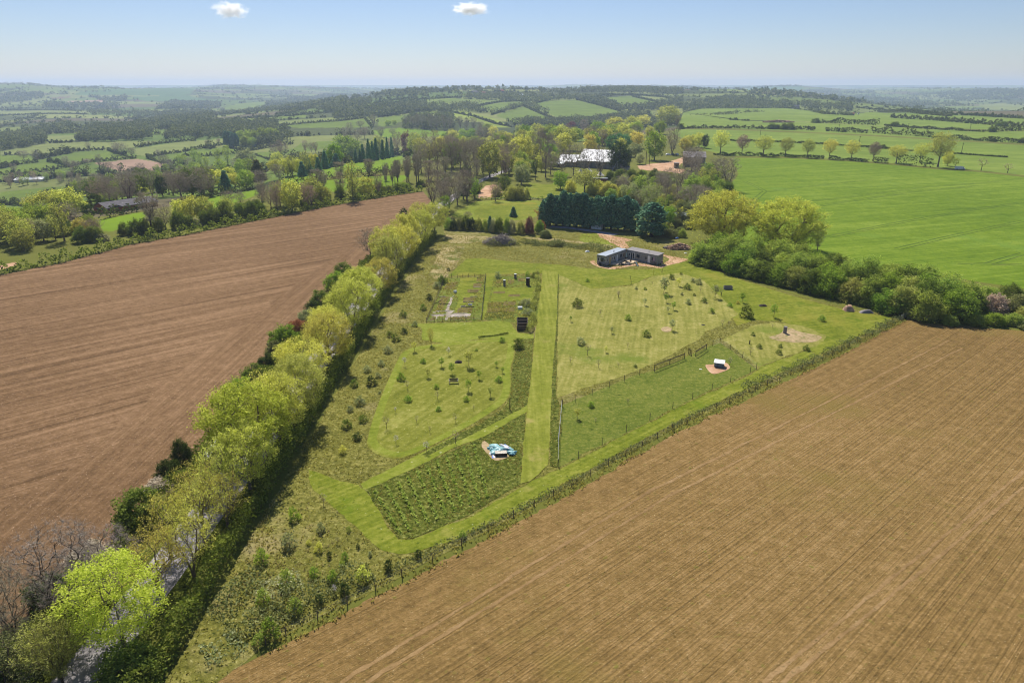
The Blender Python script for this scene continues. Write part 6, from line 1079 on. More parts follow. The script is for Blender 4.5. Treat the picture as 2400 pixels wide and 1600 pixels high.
def wing(name, label, pts, h0, h1, roofmat):
    root = empty(name); tag(root, label, 'cabin', 'wings of the timber cabin')
    hi = lambda p: h0 if p in (pts[0], pts[1]) else h1
    MB().prism(pts, .12, hi).build('wall', M['clad'], root)
    mb = MB(); clad_lines(mb, pts, .15, min(h0, h1) - .05); mb.build('cladding', M['clad'], root)
    cx = sum(p[0] for p in pts) / 4; cyy = sum(p[1] for p in pts) / 4
    ov = [(p[0] + (.22 if p[0] > cx else -.22), p[1] + (.22 if p[1] > cyy else -.22)) for p in pts]
    zz = {ov[i]: hi(pts[i]) for i in range(4)}
    MB().prism(ov, lambda p: zz[p] + .02, lambda p: zz[p] + .2).build('roof', M[roofmat], root)
    return root
lroot = wing('timber_cabin', 'left wing of the L-shaped grey timber cabin, with a pale metal roof', lw, 2.85, 2.95, 'metal_roof')
rroot = wing('timber_cabin', 'right wing of the L-shaped grey timber cabin, with a brown-grey felt roof', rw, 2.75, 3.05, 'felt')
wallthing(lroot, lw[0], lw[1], [('window', .3, .8, 1.15, 2.15, 'white'), ('window', 1.0, 1.3, 1.15, 2.15, 'white'), ('window', 1.4, 2.3, 1.15, 2.15, 'trim'), ('window', 2.5, 3.0, 1.1, 2.15, 'white')], None)
wallthing(lroot, lw[1], lw[2], [('window', .3, .9, 1.2, 2.2, 'white'), ('door', 1.6, 2.4, .3, 2.35, 'tan'), ('window', 3.0, 3.5, 1.1, 2.1, 'white'), ('window', 4.0, 4.9, 1.1, 2.1, 'white'), ('door', 5.7, 6.4, .3, 2.3, 'white'), ('window', 7.9, 8.6, 1.2, 2.0, 'trim'), ('window', 9.6, 10.2, 1.0, 2.1, 'tan')], None)
wallthing(rroot, rw[0], rw[1], [('window', .75, 1.4, 1.2, 2.1, 'white'), ('glassdoor', 1.65, 2.95, .3, 2.4, 'white'), ('window', 3.8, 4.2, 1.2, 2.1, 'trim'), ('window', 4.3, 4.85, 1.15, 2.0, 'trim'), ('window', 6.9, 7.4, 1.6, 1.8, 'trim'), ('window', 6.9, 7.4, 1.25, 1.45, 'trim'), ('door', 7.85, 8.7, .3, 2.4, 'white'), ('window', 9.25, 9.65, 1.2, 2.1, 'trim'), ('board', 9.85, 10.2, 1.2, 2.0, 'pink')], None)
mb = MB(); clad_lines(mb, rw[1:3], .2, 2.7); 
MB().tube((30.6, 201.9, 2.7), (30.6, 201.9, 3.75), .1, None, 8).build('flue', M['black'], lroot)
MB().tube((41.2, 202.2, 2.8), (41.2, 202.2, 3.5), .08, None, 8).build('flue', M['metal'], rroot)
MB().box((35.0, 206.7, 1.5), (.9, .1, 2.9), R(20)).build('corner_board', M['tan'], rroot)
# decking and what stands on and round it
mb = MB(); dk = [(29.2, 198.7), (31.0, 197.7), (34.4, 199.3), (36.2, 200.1), (38.6, 202.3), (35.1, 205.9)]
mb.prism(dk, .05, .3); tag(mb.build('decking', M['deck']), 'pale timber decking in the angle of the cabin', 'decking')
for i, (x, y) in enumerate(((39.0, 201.3), (39.8, 200.4), (40.6, 199.6))): tag(MB().box((x, y, .08), (.8, .7, .12), R(-40)).build('stepping_slab', M['deck'], None, .02), f"pale square stepping slab by the decking, {('nearest the deck', 'middle one', 'farthest from the deck')[i]}", 'slab', 'stepping slabs')
um = empty('parasol', (34.6, 202.8, .3)); tag(um, 'closed grey-green parasol standing on the decking', 'parasol')
MB().lathe((0, 0, 0), [(.3, 0), (.28, .08), (.05, .1), (.03, 2.3)], 10).build('pole', M['metal'], um)
MB().lathe((0, 0, 0), [(.09, .95), (.2, 1.05), (.24, 1.3), (.16, 2.0), (.05, 2.7), (.01, 2.75)], 8).build('canopy', M['umbrella'], um)
def chair(x, y, rz, label, mat='black'):
    r = empty('garden_chair', (x, y, .3), rz); tag(r, label, 'chair', 'chairs on the decking')
    MB().box((0, 0, .44), (.5, .5, .05)).build('seat', M[mat], r); MB().box((0, .24, .75), (.5, .05, .55), 0, R(-8)).build('backrest', M[mat], r)
    for sx in (-.21, .21):
        for sy in (-.21, .21): MB().tube((sx, sy, 0), (sx, sy, .42), .025).build('leg', M['trim'], r)
tb = empty('garden_table', (34.5, 201.0, .3)); tag(tb, 'dark round garden table cluttered with things on the decking', 'table')
MB().lathe((0, 0, 0), [(.75, .68), (.78, .7), (.78, .74), (.05, .75)], 14).build('tabletop', M['black'], tb); MB().lathe((0, 0, 0), [(.35, 0), (.3, .05), (.06, .1), (.06, .68)], 10).build('pedestal', M['trim'], tb)
for i in range(5):
    a = i * 1.257 + .4; chair(34.5 + 1.25 * math.cos(a), 201.0 + 1.25 * math.sin(a), a - R(90), 'dark garden chair round the cluttered table on the decking')
sl = empty('slide', (36.6, 197.9, 0), R(25)); tag(sl, 'small dark children\'s slide on the grass before the decking', 'slide')
MB().box((0, -.6, .55), (.5, 1.7, .06), 0, R(38)).build('chute', M['umbrella'], sl); MB().box((-.27, -.6, .6), (.05, 1.7, .16), 0, R(38)).build('chute_rail', M['trim'], sl); MB().box((.27, -.6, .6), (.05, 1.7, .16), 0, R(38)).build('chute_rail', M['trim'], sl)
lad = MB()
for sx in (-.25, .25): lad.tube((sx, .75, 0), (sx, .1, 1.5), .04)
for i in range(4): lad.tube((-.25, .66 - .16 * i, .25 + .3 * i), (.25, .66 - .16 * i, .25 + .3 * i), .03)
lad.build('ladder', M['trim'], sl)
M['rubber'] = plain("black_rubber", srgb(30, 30, 31), .8)
def heap(name, label, cat, x, y, rx, ry, h, n, mat, size, seed, z=0, long=False):
    rg = random.Random(seed); mb = MB()
    for _ in range(n):
        a = rg.uniform(0, 6.283); q = math.sqrt(rg.random()); hh = h * (1 - q) ** .7 * rg.uniform(.4, 1); c = (x + rx * q * math.cos(a), y + ry * q * math.sin(a), z + .05 + hh)
        s = size * rg.uniform(.5, 1.4)
        if long: d = Vector((rg.gauss(0, 1), rg.gauss(0, 1), rg.gauss(0, .45))).normalized() * s; mb.tube(Vector(c) - d, Vector(c) + d, .085 * rg.uniform(.5, 1.3), .025, 4)
        else: mb.box(c, (s, s * rg.uniform(.5, 1), s * rg.uniform(.4, .9)), rg.uniform(0, 3.14), rg.uniform(-.6, .6))
    return tag(mb.build(name, M[mat]), label, cat)
heap('planter_heap', 'dark jumble of pots and planters at the edge of the decking', 'clutter', 32.6, 198.6, 1.3, .9, .7, 46, 'black', .35, 3)
heap('planter_heap', 'jumble of grey pots and slabs before the cluttered table', 'clutter', 34.2, 198.6, 1.1, .7, .5, 34, 'felt', .32, 4)
def drum(name, label, cat, x, y, r, h, mat, top=None):
    o = empty(name, (x, y, 0)); tag(o, label, cat); MB().lathe((0, 0, 0), [(r * .95, 0), (r, .05), (r, h * .33), (r * 1.03, h * .35), (r, h * .37), (r, h * .66), (r * 1.03, h * .68), (r, h * .7), (r, h - .03)], 14).build('body', M[mat], o)
    MB().lathe((0, 0, 0), [(r * 1.03, h - .03), (r * 1.03, h + .02), (r * .2, h + .05)], 14).build('lid', M[top or mat], o); return o
drum('water_butt', 'dark water butt against the front of the left cabin wing', 'water butt', 26.0, 197.9, .35, .9, 'black')
def wheel(name, label, x, y, z, r, rz):
    o = empty(name, (x, y, z), rz); tag(o, label, 'wheel'); mb = MB(); k = 14; n0 = 0
    for i in range(k):
        a, b = 6.283 * i / k, 6.283 * (i + 1) / k; mb.tube((r * math.cos(a), 0, r + r * math.sin(a)), (r * math.cos(b), 0, r + r * math.sin(b)), .09, None, 5, False)
    mb.build('tyre', M['rubber'], o); MB().tube((0, -.06, r), (0, .06, r), r * .62, None, 12).build('rim', M['metal'], o)
wheel('spare_wheel', 'wheel with pale hub leaning on the left cabin wing', 27.2, 196.9, 0, .3, R(-40))
person = None
# a person stands at the right-hand end of the cabin
M['skin'] = plain("skin", srgb(196, 150, 128), .6, .3, var=.05); M['navy'] = plain("navy_jacket", srgb(36, 48, 92), var=.15); M['khaki'] = plain("pale_trousers", srgb(176, 168, 150), var=.1); M['hair'] = plain("grey_hair", srgb(150, 146, 142), var=.1)
E_BODY = 1
pr = empty('person', (44.3, 197.2, 0), R(160)); tag(pr, 'person in a dark blue jacket standing by the right end of the cabin', 'person')
def skin_body(name, nodes, edges, mat, parent, sub=2):
    me = bpy.data.meshes.new(name); me.from_pydata([n[0] for n in nodes], edges, []); o = link(name, me, M[mat], parent)
    m = o.modifiers.new("skin", 'SKIN'); sv_ = me.skin_vertices[0] if me.skin_vertices else None
    if sv_ is None:
        bm = bmesh.new(); bm.from_mesh(me); bm.verts.layers.skin.verify(); bm.to_mesh(me); bm.free(); sv_ = me.skin_vertices[0]
    for i, n in enumerate(nodes): sv_.data[i].radius = n[1] if isinstance(n[1], tuple) else (n[1], n[1]); sv_.data[i].use_root = (i == 0)
    s2 = o.modifiers.new("smooth", 'SUBSURF'); s2.levels = sub; s2.render_levels = sub; return o
skin_body('body', [((0, 0, .95), (.15, .11)), ((0, 0, 1.2), (.14, .10)), ((0, 0, 1.42), (.16, .1)), ((0, .01, 1.52), .06), ((0, .02, 1.62), (.075, .09)), ((0, .02, 1.74), (.07, .085)),
 ((.1, 0, .86), .095), ((.11, .02, .48), .065), ((.11, 0, .09), .045), ((.12, .14, .05), .04), ((-.1, 0, .86), .095), ((-.11, .04, .48), .065), ((-.11, 0, .09), .045), ((-.12, .14, .05), .04),
 ((.2, 0, 1.42), .06), ((.27, .02, 1.15), .045), ((.28, .12, .92), .035), ((-.2, 0, 1.42), .06), ((-.27, .02, 1.15), .045), ((-.28, .12, .92), .035)],
 [(0, 1), (1, 2), (2, 3), (3, 4), (4, 5), (0, 6), (6, 7), (7, 8), (8, 9), (0, 10), (10, 11), (11, 12), (12, 13), (2, 14), (14, 15), (15, 16), (2, 17), (17, 18), (18, 19)], 'skin', pr)
skin_body('jacket', [((0, 0, .98), (.18, .135)), ((0, 0, 1.2), (.165, .125)), ((0, 0, 1.42), (.18, .12)), ((.21, 0, 1.43), .075), ((.28, .02, 1.15), .06), ((.285, .1, .97), .05), ((-.21, 0, 1.43), .075), ((-.28, .02, 1.15), .06), ((-.285, .1, .97), .05)], [(0, 1), (1, 2), (2, 3), (3, 4), (4, 5), (2, 6), (6, 7), (7, 8)], 'navy', pr)
skin_body('trousers', [((0, 0, .96), (.165, .125)), ((.1, 0, .86), .11), ((.11, .02, .48), .08), ((.11, 0, .12), .06), ((-.1, 0, .86), .11), ((-.11, .04, .48), .08), ((-.11, 0, .12), .06)], [(0, 1), (1, 2), (2, 3), (0, 4), (4, 5), (5, 6)], 'khaki', pr)
skin_body('hair', [((0, -.03, 1.70), (.082, .085)), ((0, -.01, 1.79), (.075, .08))], [(0, 1)], 'hair', pr)
hd_ = MB(); [hd_.lathe((x, .1, z), [(.012, -.012), (.016, 0), (.012, .012)], 6) for x, z in ((-.03, 1.68), (.03, 1.68))]; hd_.build('eye', M['trim'], pr)
# rails and posts in front of the cabin's right end
fence('picket_fence', 'short grey picket fence by the right end of the cabin', [(41.3, 198.7), (42.6, 197.4)], .28, 1.2, .05, (.3, .9), .03, 'post', sides=4)
def post(label, fr, px, py, h, r=.06, mat='post', lean=(0, 0), name='post', group=None):
    x, y, z, t = at(fr, px, py); r_ = MB(); k = 5; pts = [Vector((lean[0] * (i / k) ** 2, lean[1] * i / k, h * i / k)) for i in range(k + 1)]
    for a, b in zip(pts[:-1], pts[1:]): r_.tube(a, b, r, r * .95, 7)
    o = r_.build(name, M[mat]); o.location = (x, y, 0); return tag(o, label, 'post', group)
M['yellow'] = plain("yellow_paint", srgb(196, 186, 60), var=.1)
post('yellowish marker post in the lawn before the cabin', 'Z1', 1345, 830, 2.2, .06, 'yellow'); post('crooked dark stick standing in the lawn left of the yellow post', 'Z1', 935, 995, 2.6, .05, 'dark_wood', (-.5, 0)); post('slim grey post right of the cabin person', 'Z1', 1430, 705, 1.7, .06); post('short dark post with a blue top by the lawn corner', 'Z1', 1500, 780, 1.2, .07, 'dark_wood')
post('thick dark post in the rough strip right of the orchard', 'Z7', 1740, 880, 2.0, .08, 'dark_wood'); post('dark stump post in the dug ground beyond the pen', 'Z6', 1355, 325, .9, .11, 'dark_wood'); post('short dark post inside the meadow near the scrub', 'R6', 843, 445, .9, .07, 'dark_wood')

# ---- piles behind the holding
M['brush'] = plain('cut_brushwood', srgb(168, 156, 148), scale=1.5, var=.35)
x, y, z, t = at('Z5', 1200, 1390); heap('brushwood_heap', 'tall grey heap of cut branches on the earth bank', 'brush heap', x + .5, y + 2.2, 5.2, 2.6, 3.6, 620, 'brush', 1.3, 5, 0, True)
M['timber'] = plain("split_timber", srgb(168, 136, 112), scale=.8, var=.45)
x, y, z, t = at('Z1', 1850, 360); heap('timber_heap', 'large heap of split timber and rubble by the scrub', 'timber heap', x, y + 2, 4.6, 2.4, 1.9, 520, 'timber', .5, 6); heap('timber_heap', 'small loose edge of the rubble by the big timber heap', 'timber heap', x - 3.2, y + 2.4, 2, 1.2, .8, 90, 'bark_grey', .5, 7)
def sack(name, label, cat, fr, px, py, sx, sy, h, mat, seed=1, rz=0, z0=0):
    x, y, z, t = at(fr, px, py); rg = np.random.default_rng(seed); n, m = 9, 7; u, v = np.meshgrid(np.linspace(-1, 1, n), np.linspace(-1, 1, m)); hh = h * np.clip((1 - np.abs(u) ** 3) * (1 - np.abs(v) ** 3), 0, 1) * (.8 + .3 * rg.random(u.shape)); V = np.stack([u * sx / 2 + rg.normal(size=u.shape) * sx * .02, v * sy / 2 + rg.normal(size=u.shape) * sy * .02, hh + .01], -1).reshape(-1, 3)
    i = np.arange(n * m).reshape(m, n); F = np.stack([i[:-1, :-1], i[:-1, 1:], i[1:, 1:], i[1:, :-1]], -1).reshape(-1, 4); o = link(name, np_mesh(name, V, F, M[mat])); o.location = (x, y, z0); o.rotation_euler = (0, 0, rz); return tag(o, label, cat)
sack('blue_sheet', 'scrap of blue sheeting on the timber heap', 'sheet', 'Z1', 1775, 190, 1.2, .6, .3, 'blue', 1, .3, .9); sack('white_sack', 'white sacks dumped on the weedy bank left of the cabin', 'sack', 'Z1', 130, 395, 1.5, .8, .5, 'white', 2, .2); sack('white_sack', 'pale sheet on the ground right of the timber heap', 'sheet', 'Z1', 1935, 420, .9, .5, .2, 'white', 3); sack('white_sheet', 'small white sheet on the grass left of the hen hut', 'sheet', 'Z6', 795, 615, .6, .35, .1, 'white', 4)
sack('twig_mound', 'dark round mound of cuttings in the orchard', 'mound', 'Z7', 1150, 340, 1.5, 1.1, .45, 'bark_dark', 5); sack('compost_mound', 'dark flat mound on the grass below the scrub belt', 'mound', 'R6', 1128, 515, 2.0, 1.3, .5, 'bark_dark', 6); sack('ash_patch', 'dark bonfire remains in the dry meadow', 'bonfire heap', 'Z6', 825, 108, .9, .5, .2, 'black', 7); sack('turf_mound', 'pale earth mound beside the bush at the foot of the scrub', 'mound', 'R6', 1710, 545, 2.4, 2.0, 1.4, 'timber', 8); sack('rubble_mound', 'grey rubble heap under the scrub belt', 'mound', 'R6', 1830, 560, 3.2, 1.4, .8, 'felt', 9)
# ---- hen hut
hh = empty('hen_hut', (39.35, 120.2, 0), R(-22)); tag(hh, 'small blue-grey hen hut with a white sheet roof on bare earth', 'hut')
M['hut'] = plain("blue_grey_boards", srgb(104, 122, 132), scale=3); hm = MB()
hm.box((0, 0, .5), (1.7, 1.35, .75)); 
for i in range(6): hm.box((0, -.685, .19 + .125 * i), (1.7, .02, .11))
hm.build('wall', M['hut'], hh); MB().prism([(-.98, -.82), (.98, -.82), (.98, .82), (-.98, .82)], lambda p: .9 + (.16 if p[1] > 0 else 0), lambda p: .96 + (.16 if p[1] > 0 else 0)).build('roof', M['white'], hh)
MB().box((-.86, .1, .45), (.03, .9, .7)).build('door', M['black'], hh)
for sx in (-.75, .75):
    for sy in (-.6, .6): MB().box((sx, sy, .06), (.1, .1, .13)).build('leg', M['dark_wood'], hh)
# ---- bench
bn = empty('garden_bench', (-10.45, 112.2, 0), R(4)); tag(bn, 'wooden bench with pale arms in the middle of the orchard', 'bench')
for part, zz, yy, n, st, vert in (('seat', .45, -.22, 5, .1, 0), ('backrest', .55, .3, 4, .11, 1)):
    mb = MB()
    for i in range(n): mb.box((0, yy + (0 if vert else st * i), zz + (st * i if vert else 0)), (1.55, .03 if vert else .085, .09 if vert else .03))
    mb.build(part, M['post'], bn)
for sx in (-.78, .78):
    MB().box((sx, .03, .66), (.09, .6, .05)).build('armrest', M['pale_wood'], bn)
    for sy in (-.24, .3): MB().box((sx, sy, .32 if sy < 0 else .46), (.07, .07, .64 if sy < 0 else .92)).build('leg', M['pale_wood'], bn)
# ---- compost bays
for k, (y0, lb) in enumerate(((140.3, 'nearest dark pallet compost bay, full to the top'), (142.3, 'middle dark pallet compost bay'), (144.3, 'farthest dark pallet compost bay'))):
    cb = empty('compost_bay', (2.3, y0 + .9, 0)); tag(cb, lb, 'compost bin', 'compost bays'); 
    for part, (cx, cyy), (w, d) in (('side_panel', (-1.15, 0), (.1, 1.78)), ('side_panel', (1.15, 0), (.1, 1.78)), ('back_panel', (0, .86), (2.2, .1)), ('front_panel', (0, -.86), (2.2, .1))):
        mb = MB()
        for i in range(8): mb.box((cx, cyy, .08 + .145 * i), (w, d, .115))
        for s_ in (-1, 1): mb.box((cx + (s_ * w * .4 if w > d else 0), cyy + (s_ * d * .4 if d > w else 0), .6), (.13, .13, 1.2))
        mb.build(part, M['post'], cb)
    sack('compost', '', '', 'O', 0, 0, 2.1, 1.65, .55 - .12 * k, 'timber' if k == 0 else 'bark_dark', 20 + k); c = bpy.context.scene.collection.objects[-1]
    c.location = (0, 0, .25); c.parent = cb
# ---- garden things
drum('log_hive', 'dark log hive with a white cap on the left of the garden plot', 'hive', *at('Z2', 1487, 375)[:2], .32, 1.75, 'felt', 'white'); drum('log_hive', 'grey log hive with a pale cap at the back of the garden plot', 'hive', *at('Z2', 1675, 245)[:2], .34, 1.4, 'felt', 'white'); drum('log_hive', 'thick dark hive stump on the right of the garden plot', 'hive', *at('Z2', 1890, 360)[:2], .5, 2.1, 'bark_dark', 'felt'); drum('stone_pillar', 'grey stone stump standing on the stony ground', 'stump', *at('Z6', 1760, 200)[:2], .38, 1.5, 'felt', 'felt')
def crate(label, fr, px, py, d, mat, rz=0, top=None, name='crate'):
    x, y, z, t = at(fr, px, py); o = empty(name, (x, y, 0), rz); tag(o, label, 'crate'); a, b, h = d
    for (cx, cyy), (w, q) in ((((-a / 2), 0), (.05, b)), ((a / 2, 0), (.05, b)), ((0, -b / 2), (a - .05, .05)), ((0, b / 2), (a - .05, .05))): MB().box((cx, cyy, h / 2), (w, q, h)).build('side_panel', M[mat], o)
    MB().box((0, 0, h * .72), (a - .06, b - .06, .08)).build('filling' if top is None else 'lid', M[top or 'bark_dark'], o)
crate('white box among the silvery shrubs beside the main path', 'Z2', 1755, 765, (1.0, .9, .6), 'white', .1, 'white'); crate('white slatted crate standing in the left garden plot', 'Z2', 640, 485, (.7, .55, .6), 'white', .9, 'white'); crate('small dark planter with white rim in the left garden plot', 'Z2', 895, 705, (.9, .5, .4), 'white', -.3); crate('low flower box in the left garden plot', 'Z2', 775, 730, (1.1, .6, .25), 'pale_wood', .2); crate('long grey trough on the grass near the scrub belt', 'R6', 888, 400, (2.1, .9, .9), 'felt', -.05, 'felt', 'trough')
for i, (px, py, l_, rz, zz) in enumerate(((870, 655, 2.7, 0, .2), (880, 740, 2.4, .03, .2), (330, 760, .01, 0, .2), (450, 690, 2.8, .02, .2), (350, 650, 3.2, 1.2, .2), (790, 600, 1.5, 1.25, .2), (960, 455, 2.0, 0, .2), (950, 490, 1.9, .05, .2), (1070, 330, 2.0, 0, .2), (1060, 240, 1.6, 0, .2))):
    if l_ < .1: continue
    x, y, z, t = at('Z2', px, py); tag(MB().box((x, y, .1), (l_, .06, .2), rz).build('bed_edging', M['dark_wood']), 'weathered board edging a bed in the left garden plot', 'board', 'boards edging the garden beds')
for i, (px, py, l_, rz) in enumerate(((430, 810, 3.4, .05), (350, 870, 3.6, .05), (720, 850, 3.4, .03), (720, 900, 3.2, .03), (600, 560, .9, 1.4), (520, 720, 2.4, 1.25), (410, 560, 2.0, .05), (960, 560, 1.8, .04), (870, 650, 2.4, .05), (1010, 400, 1.6, .05))):
    x, y, z, t = at('Z2', px, py); tag(MB().box((x, y, .13), (l_, .1, .16), rz).build('bed_edging', M['pale_wood']), 'pale board edging a bed in the left garden plot', 'board', 'pale boards edging the garden beds')
# ---- tarpaulin heap
tp = empty('tarpaulin_heap', (-1.6, 87.6, 0)); tp.scale = (.8, .8, .68); tag(tp, 'crumpled teal tarpaulin thrown over a timber box in the tussock plot', 'tarpaulin')
M['tarp'] = plain("teal_tarpaulin", srgb(126, 172, 172), .4, .45, var=.25, scale=1.2); M['tarp_white'] = plain("white_lining", srgb(222, 222, 226), .5, .3, var=.1); M['tarp_blue'] = plain("blue_sheeting", srgb(40, 96, 200), .5, .4, var=.2)
def cloth(part, mat, cx, cyy, sx, sy, h, seed, n=44, rz=0, z0=0.0, cut=None):
    rg = np.random.default_rng(seed); u, v = np.meshgrid(np.linspace(-1, 1, n), np.linspace(-1, 1, n)); a = np.arctan2(v, u); rr = np.hypot(u, v)
    edge = 1 + .16 * np.sin(3 * a + seed) + .1 * np.sin(5 * a + 2 * seed) + .06 * np.sin(9 * a)
    k = np.clip(1 - (rr / (1.02 * edge)) ** 2.4, 0, 1)
    fold = np.zeros_like(u)
    for i in range(9): th = rg.uniform(0, 3.14); f = rg.uniform(2.5, 9); fold += np.abs(np.sin(f * (u * np.cos(th) + v * np.sin(th)) + rg.uniform(0, 6) + .8 * np.sin(3 * u + seed) * np.cos(2 * v))) / f * 2.2
    z = h * k ** .6 * (.55 + .42 * fold / fold.mean() * .8); z = np.where(k <= 0, .015 + .05 * fold, z + .02) + z0
    X = u * sx / 2 * edge; Y = v * sy / 2 * edge; c, s = math.cos(rz), math.sin(rz); V = np.stack([X * c - Y * s + cx, X * s + Y * c + cyy, z], -1).reshape(-1, 3)
    i = np.arange(n * n).reshape(n, n); F = np.stack([i[:-1, :-1], i[:-1, 1:], i[1:, 1:], i[1:, :-1]], -1).reshape(-1, 4); ok = (rr < 1.0).reshape(-1); F = F[ok[F].all(1)]
    if cut: F = F[~inpoly(V[F[:, 0], 0], V[F[:, 0], 1], cut)]
    me = np_mesh(part, V, F, M[mat]); me.polygons.foreach_set("use_smooth", np.ones(len(me.polygons), bool)); return link(part, me, None, tp)
hole = [(-1.4, -3.2), (1.3, -3.2), (1.2, -.75), (-1.1, -.55)]
cloth('tarpaulin_sheet', 'tarp', -.2, .55, 4.2, 4.0, 1.05, 2, 60, .3, 0, hole); cloth('tarpaulin_end', 'tarp', 2.0, -.55, 1.7, 1.5, .8, 5, 30, -.4); cloth('tarpaulin_flap', 'tarp', -1.7, 1.3, 1.9, 1.3, .7, 8, 30, .9); cloth('white_lining', 'tarp_white', .75, .9, 2.4, .8, .36, 4, 36, -.75, .78); cloth('white_lining', 'tarp_white', -1.55, -.9, .7, 2.6, .3, 6, 30, .35); cloth('blue_sheet', 'tarp_blue', 1.1, 1.6, 2.3, 1.1, .5, 7, 34, -.8); cloth('blue_sheet', 'tarp_blue', -1.35, -1.75, .8, .8, .2, 9, 20, .35)
bx = MB(); bx.box((0, -.95, .78), (2.1, 1.1, .04), .08); bx.build('plywood_top', M['pale_wood'], tp); bx = MB(); bx.box((-1.02, -1.1, .4), (.06, 1.0, .76), .08); bx.box((1.02, -.95, .4), (.06, 1.0, .76), .08); bx.box((0, -.5, .4), (2.0, .05, .76), .08); bx.box((.0, -1.5, .74), (2.1, .05, .09), .08); bx.box((.65, -1.5, .36), (.05, .05, .7), .08); bx.build('timber_frame', M['dark_wood'], tp)

# ------------------------------------------------------------------ the farm behind: barn, sheds, tents, container
M['barnroof'] = plain("white_barn_roof", srgb(206, 208, 214), .5, .3, scale=.15, var=.08); M['barnwall'] = plain("grey_barn_wall", srgb(126, 122, 116), scale=.4); M['cement'] = plain("cement_sheet_roof", srgb(128, 122, 122), .8, scale=.3, var=.2); M['brick'] = plain("red_brick", srgb(140, 86, 68), scale=.5, var=.2); M['slate'] = plain("dark_slate_roof", srgb(92, 88, 92), scale=.5)
def barn(name, label, A, B, depth, hw, hr, roof, wall, cat='barn', doors=(), over=.5, skylights=0, z=None):
    """A-B: the eaves wall facing the camera; ridge parallel to it"""
    z = hz(*A) - .1 if z is None else z; ln = math.dist(A, B); rz = math.atan2(B[1] - A[1], B[0] - A[0]); o = empty(name, (A[0], A[1], z), rz); tag(o, label, cat)
    mb = MB(); n = 0; d = depth; mb.v = [(0, 0, 0), (ln, 0, 0), (ln, d, 0), (0, d, 0), (0, 0, hw), (ln, 0, hw), (ln, d, hw), (0, d, hw), (0, d / 2, hr), (ln, d / 2, hr)]
    mb.f = [(0, 1, 5, 4), (2, 3, 7, 6), (1, 2, 6, 9, 5), (3, 0, 4, 8, 7), (0, 3, 2, 1)]; mb.build('wall', M[wall], o)
    for sgn in (0, 1):
        y0, y1 = (-over, d / 2) if sgn == 0 else (d + over, d / 2); z0 = hw - over * (hr - hw) / (d / 2); rm = MB(); a = [(-over, y0, z0 + .1), (ln + over, y0, z0 + .1), (ln + over, y1, hr + .1), (-over, y1, hr + .1)]
        rm.v = a + [(p[0], p[1], p[2] + .14) for p in a]; rm.f = [(3, 2, 1, 0), (4, 5, 6, 7), (0, 1, 5, 4), (1, 2, 6, 5), (2, 3, 7, 6), (3, 0, 4, 7)]; r_ = rm.build('roof', M[roof], o)
        if sgn == 0 and skylights:
            for i in range(skylights):
                fx = ln * (i + .5) / skylights; ym = d * .25; zm = hw + (hr - hw) * .5 + .262; MB().box((fx, ym, zm), (.6, d * .1, .03), 0, math.atan2(hr - hw, d / 2)).build('skylight', M['cement'], r_)
    for t0, t1, h in doors: MB().box(((t0 + t1) / 2, -.05, h / 2), (t1 - t0, .12, h)).build('door', M['trim'], o)
    return o
a, b = at('Z4', 520, 300), at('Z4', 860, 335); barn('white_barn', 'large barn with a bright pale roof among the trees', (42.5, 458), (63, 447), 24, 4.5, 10.5, 'barnroof', 'barnwall', doors=((6, 10, 3.6), (14, 17, 3)))
barn('barn_lean_to', 'pale-roofed lower barn joined to the left end of the bright barn', (30.5, 463), (41.5, 458.8), 15, 3.4, 7, 'barnroof', 'barnwall')
barn('stable', 'low pale-roofed outbuilding left of the bright barn', (24, 460), (33, 456.5), 6, 2.4, 3.2, 'metal_roof', 'trim', 'outbuilding')
barn('grey_shed', 'grey steel farm shed behind bare trees beside the dirt yard', (112.5, 462), (126, 459), 24, 6, 8.5, 'cement', 'barnwall', 'shed')
a, b = at('R1', 735, 1452)[:2], at('R1', 1075, 1402)[:2]; barn('long_barn', 'long low farm building with a dark roof and skylights beyond the brown field', a, b, 11, 2.2, 4.0, 'slate', 'brick', skylights=4)
a, b = at('R1', 665, 1450)[:2], at('R1', 735, 1452)[:2]; barn('brick_annexe', 'small brick annexe at the left end of the long dark-roofed barn', a, b, 8, 2.1, 3.6, 'slate', 'brick', 'outbuilding')
a, b = at('R1', 100, 1245)[:2], at('R1', 290, 1235)[:2]; barn('glasshouse', 'long white glasshouse in the valley at the left edge', a, b, 14, 3, 4.6, 'white', 'metal', 'glasshouse')
a, b = at('R1', 185, 1562)[:2], at('R1', 225, 1556)[:2]; barn('small_hut', 'small pale-roofed hut among the trees at the left', a, b, 3, 2, 2.6, 'metal_roof', 'trim', 'hut')
for fr, q0, q1, dp, hw, hr, rf, lb in (('R2', (1205, 195), (1270, 192), 14, 5, 8, 'metal_roof', 'pale-roofed farm building on the far hillside'), ('R2', (900, 176), (935, 172), 12, 6, 10, 'slate', 'dark-roofed farmhouse on the far hilltop among trees'), ('R2', (960, 184), (1000, 180), 12, 6, 10, 'brick', 'reddish-roofed house on the far hill'), ('R2', (1090, 168), (1110, 166), 12, 6, 10, 'brick', 'red house among trees at the hill crest'), ('R2', (75, 186), (118, 184), 12, 5, 8, 'metal_roof', 'grey farm shed at the end of the wooded spur'), ('R3', (765, 275), (795, 273), 9, 5, 8, 'slate', 'small dark house left of the far conifer clump'), ('R3', (1155, 322), (1168, 322), 8, 3, 5, 'brick', 'reddish hut at the end of the far hedge')):
    p0, p1 = at(fr, *q0)[:2], at(fr, *q1)[:2]; barn('farmhouse', lb, p0, p1, dp, hw, hr, rf, 'barnwall', 'building')
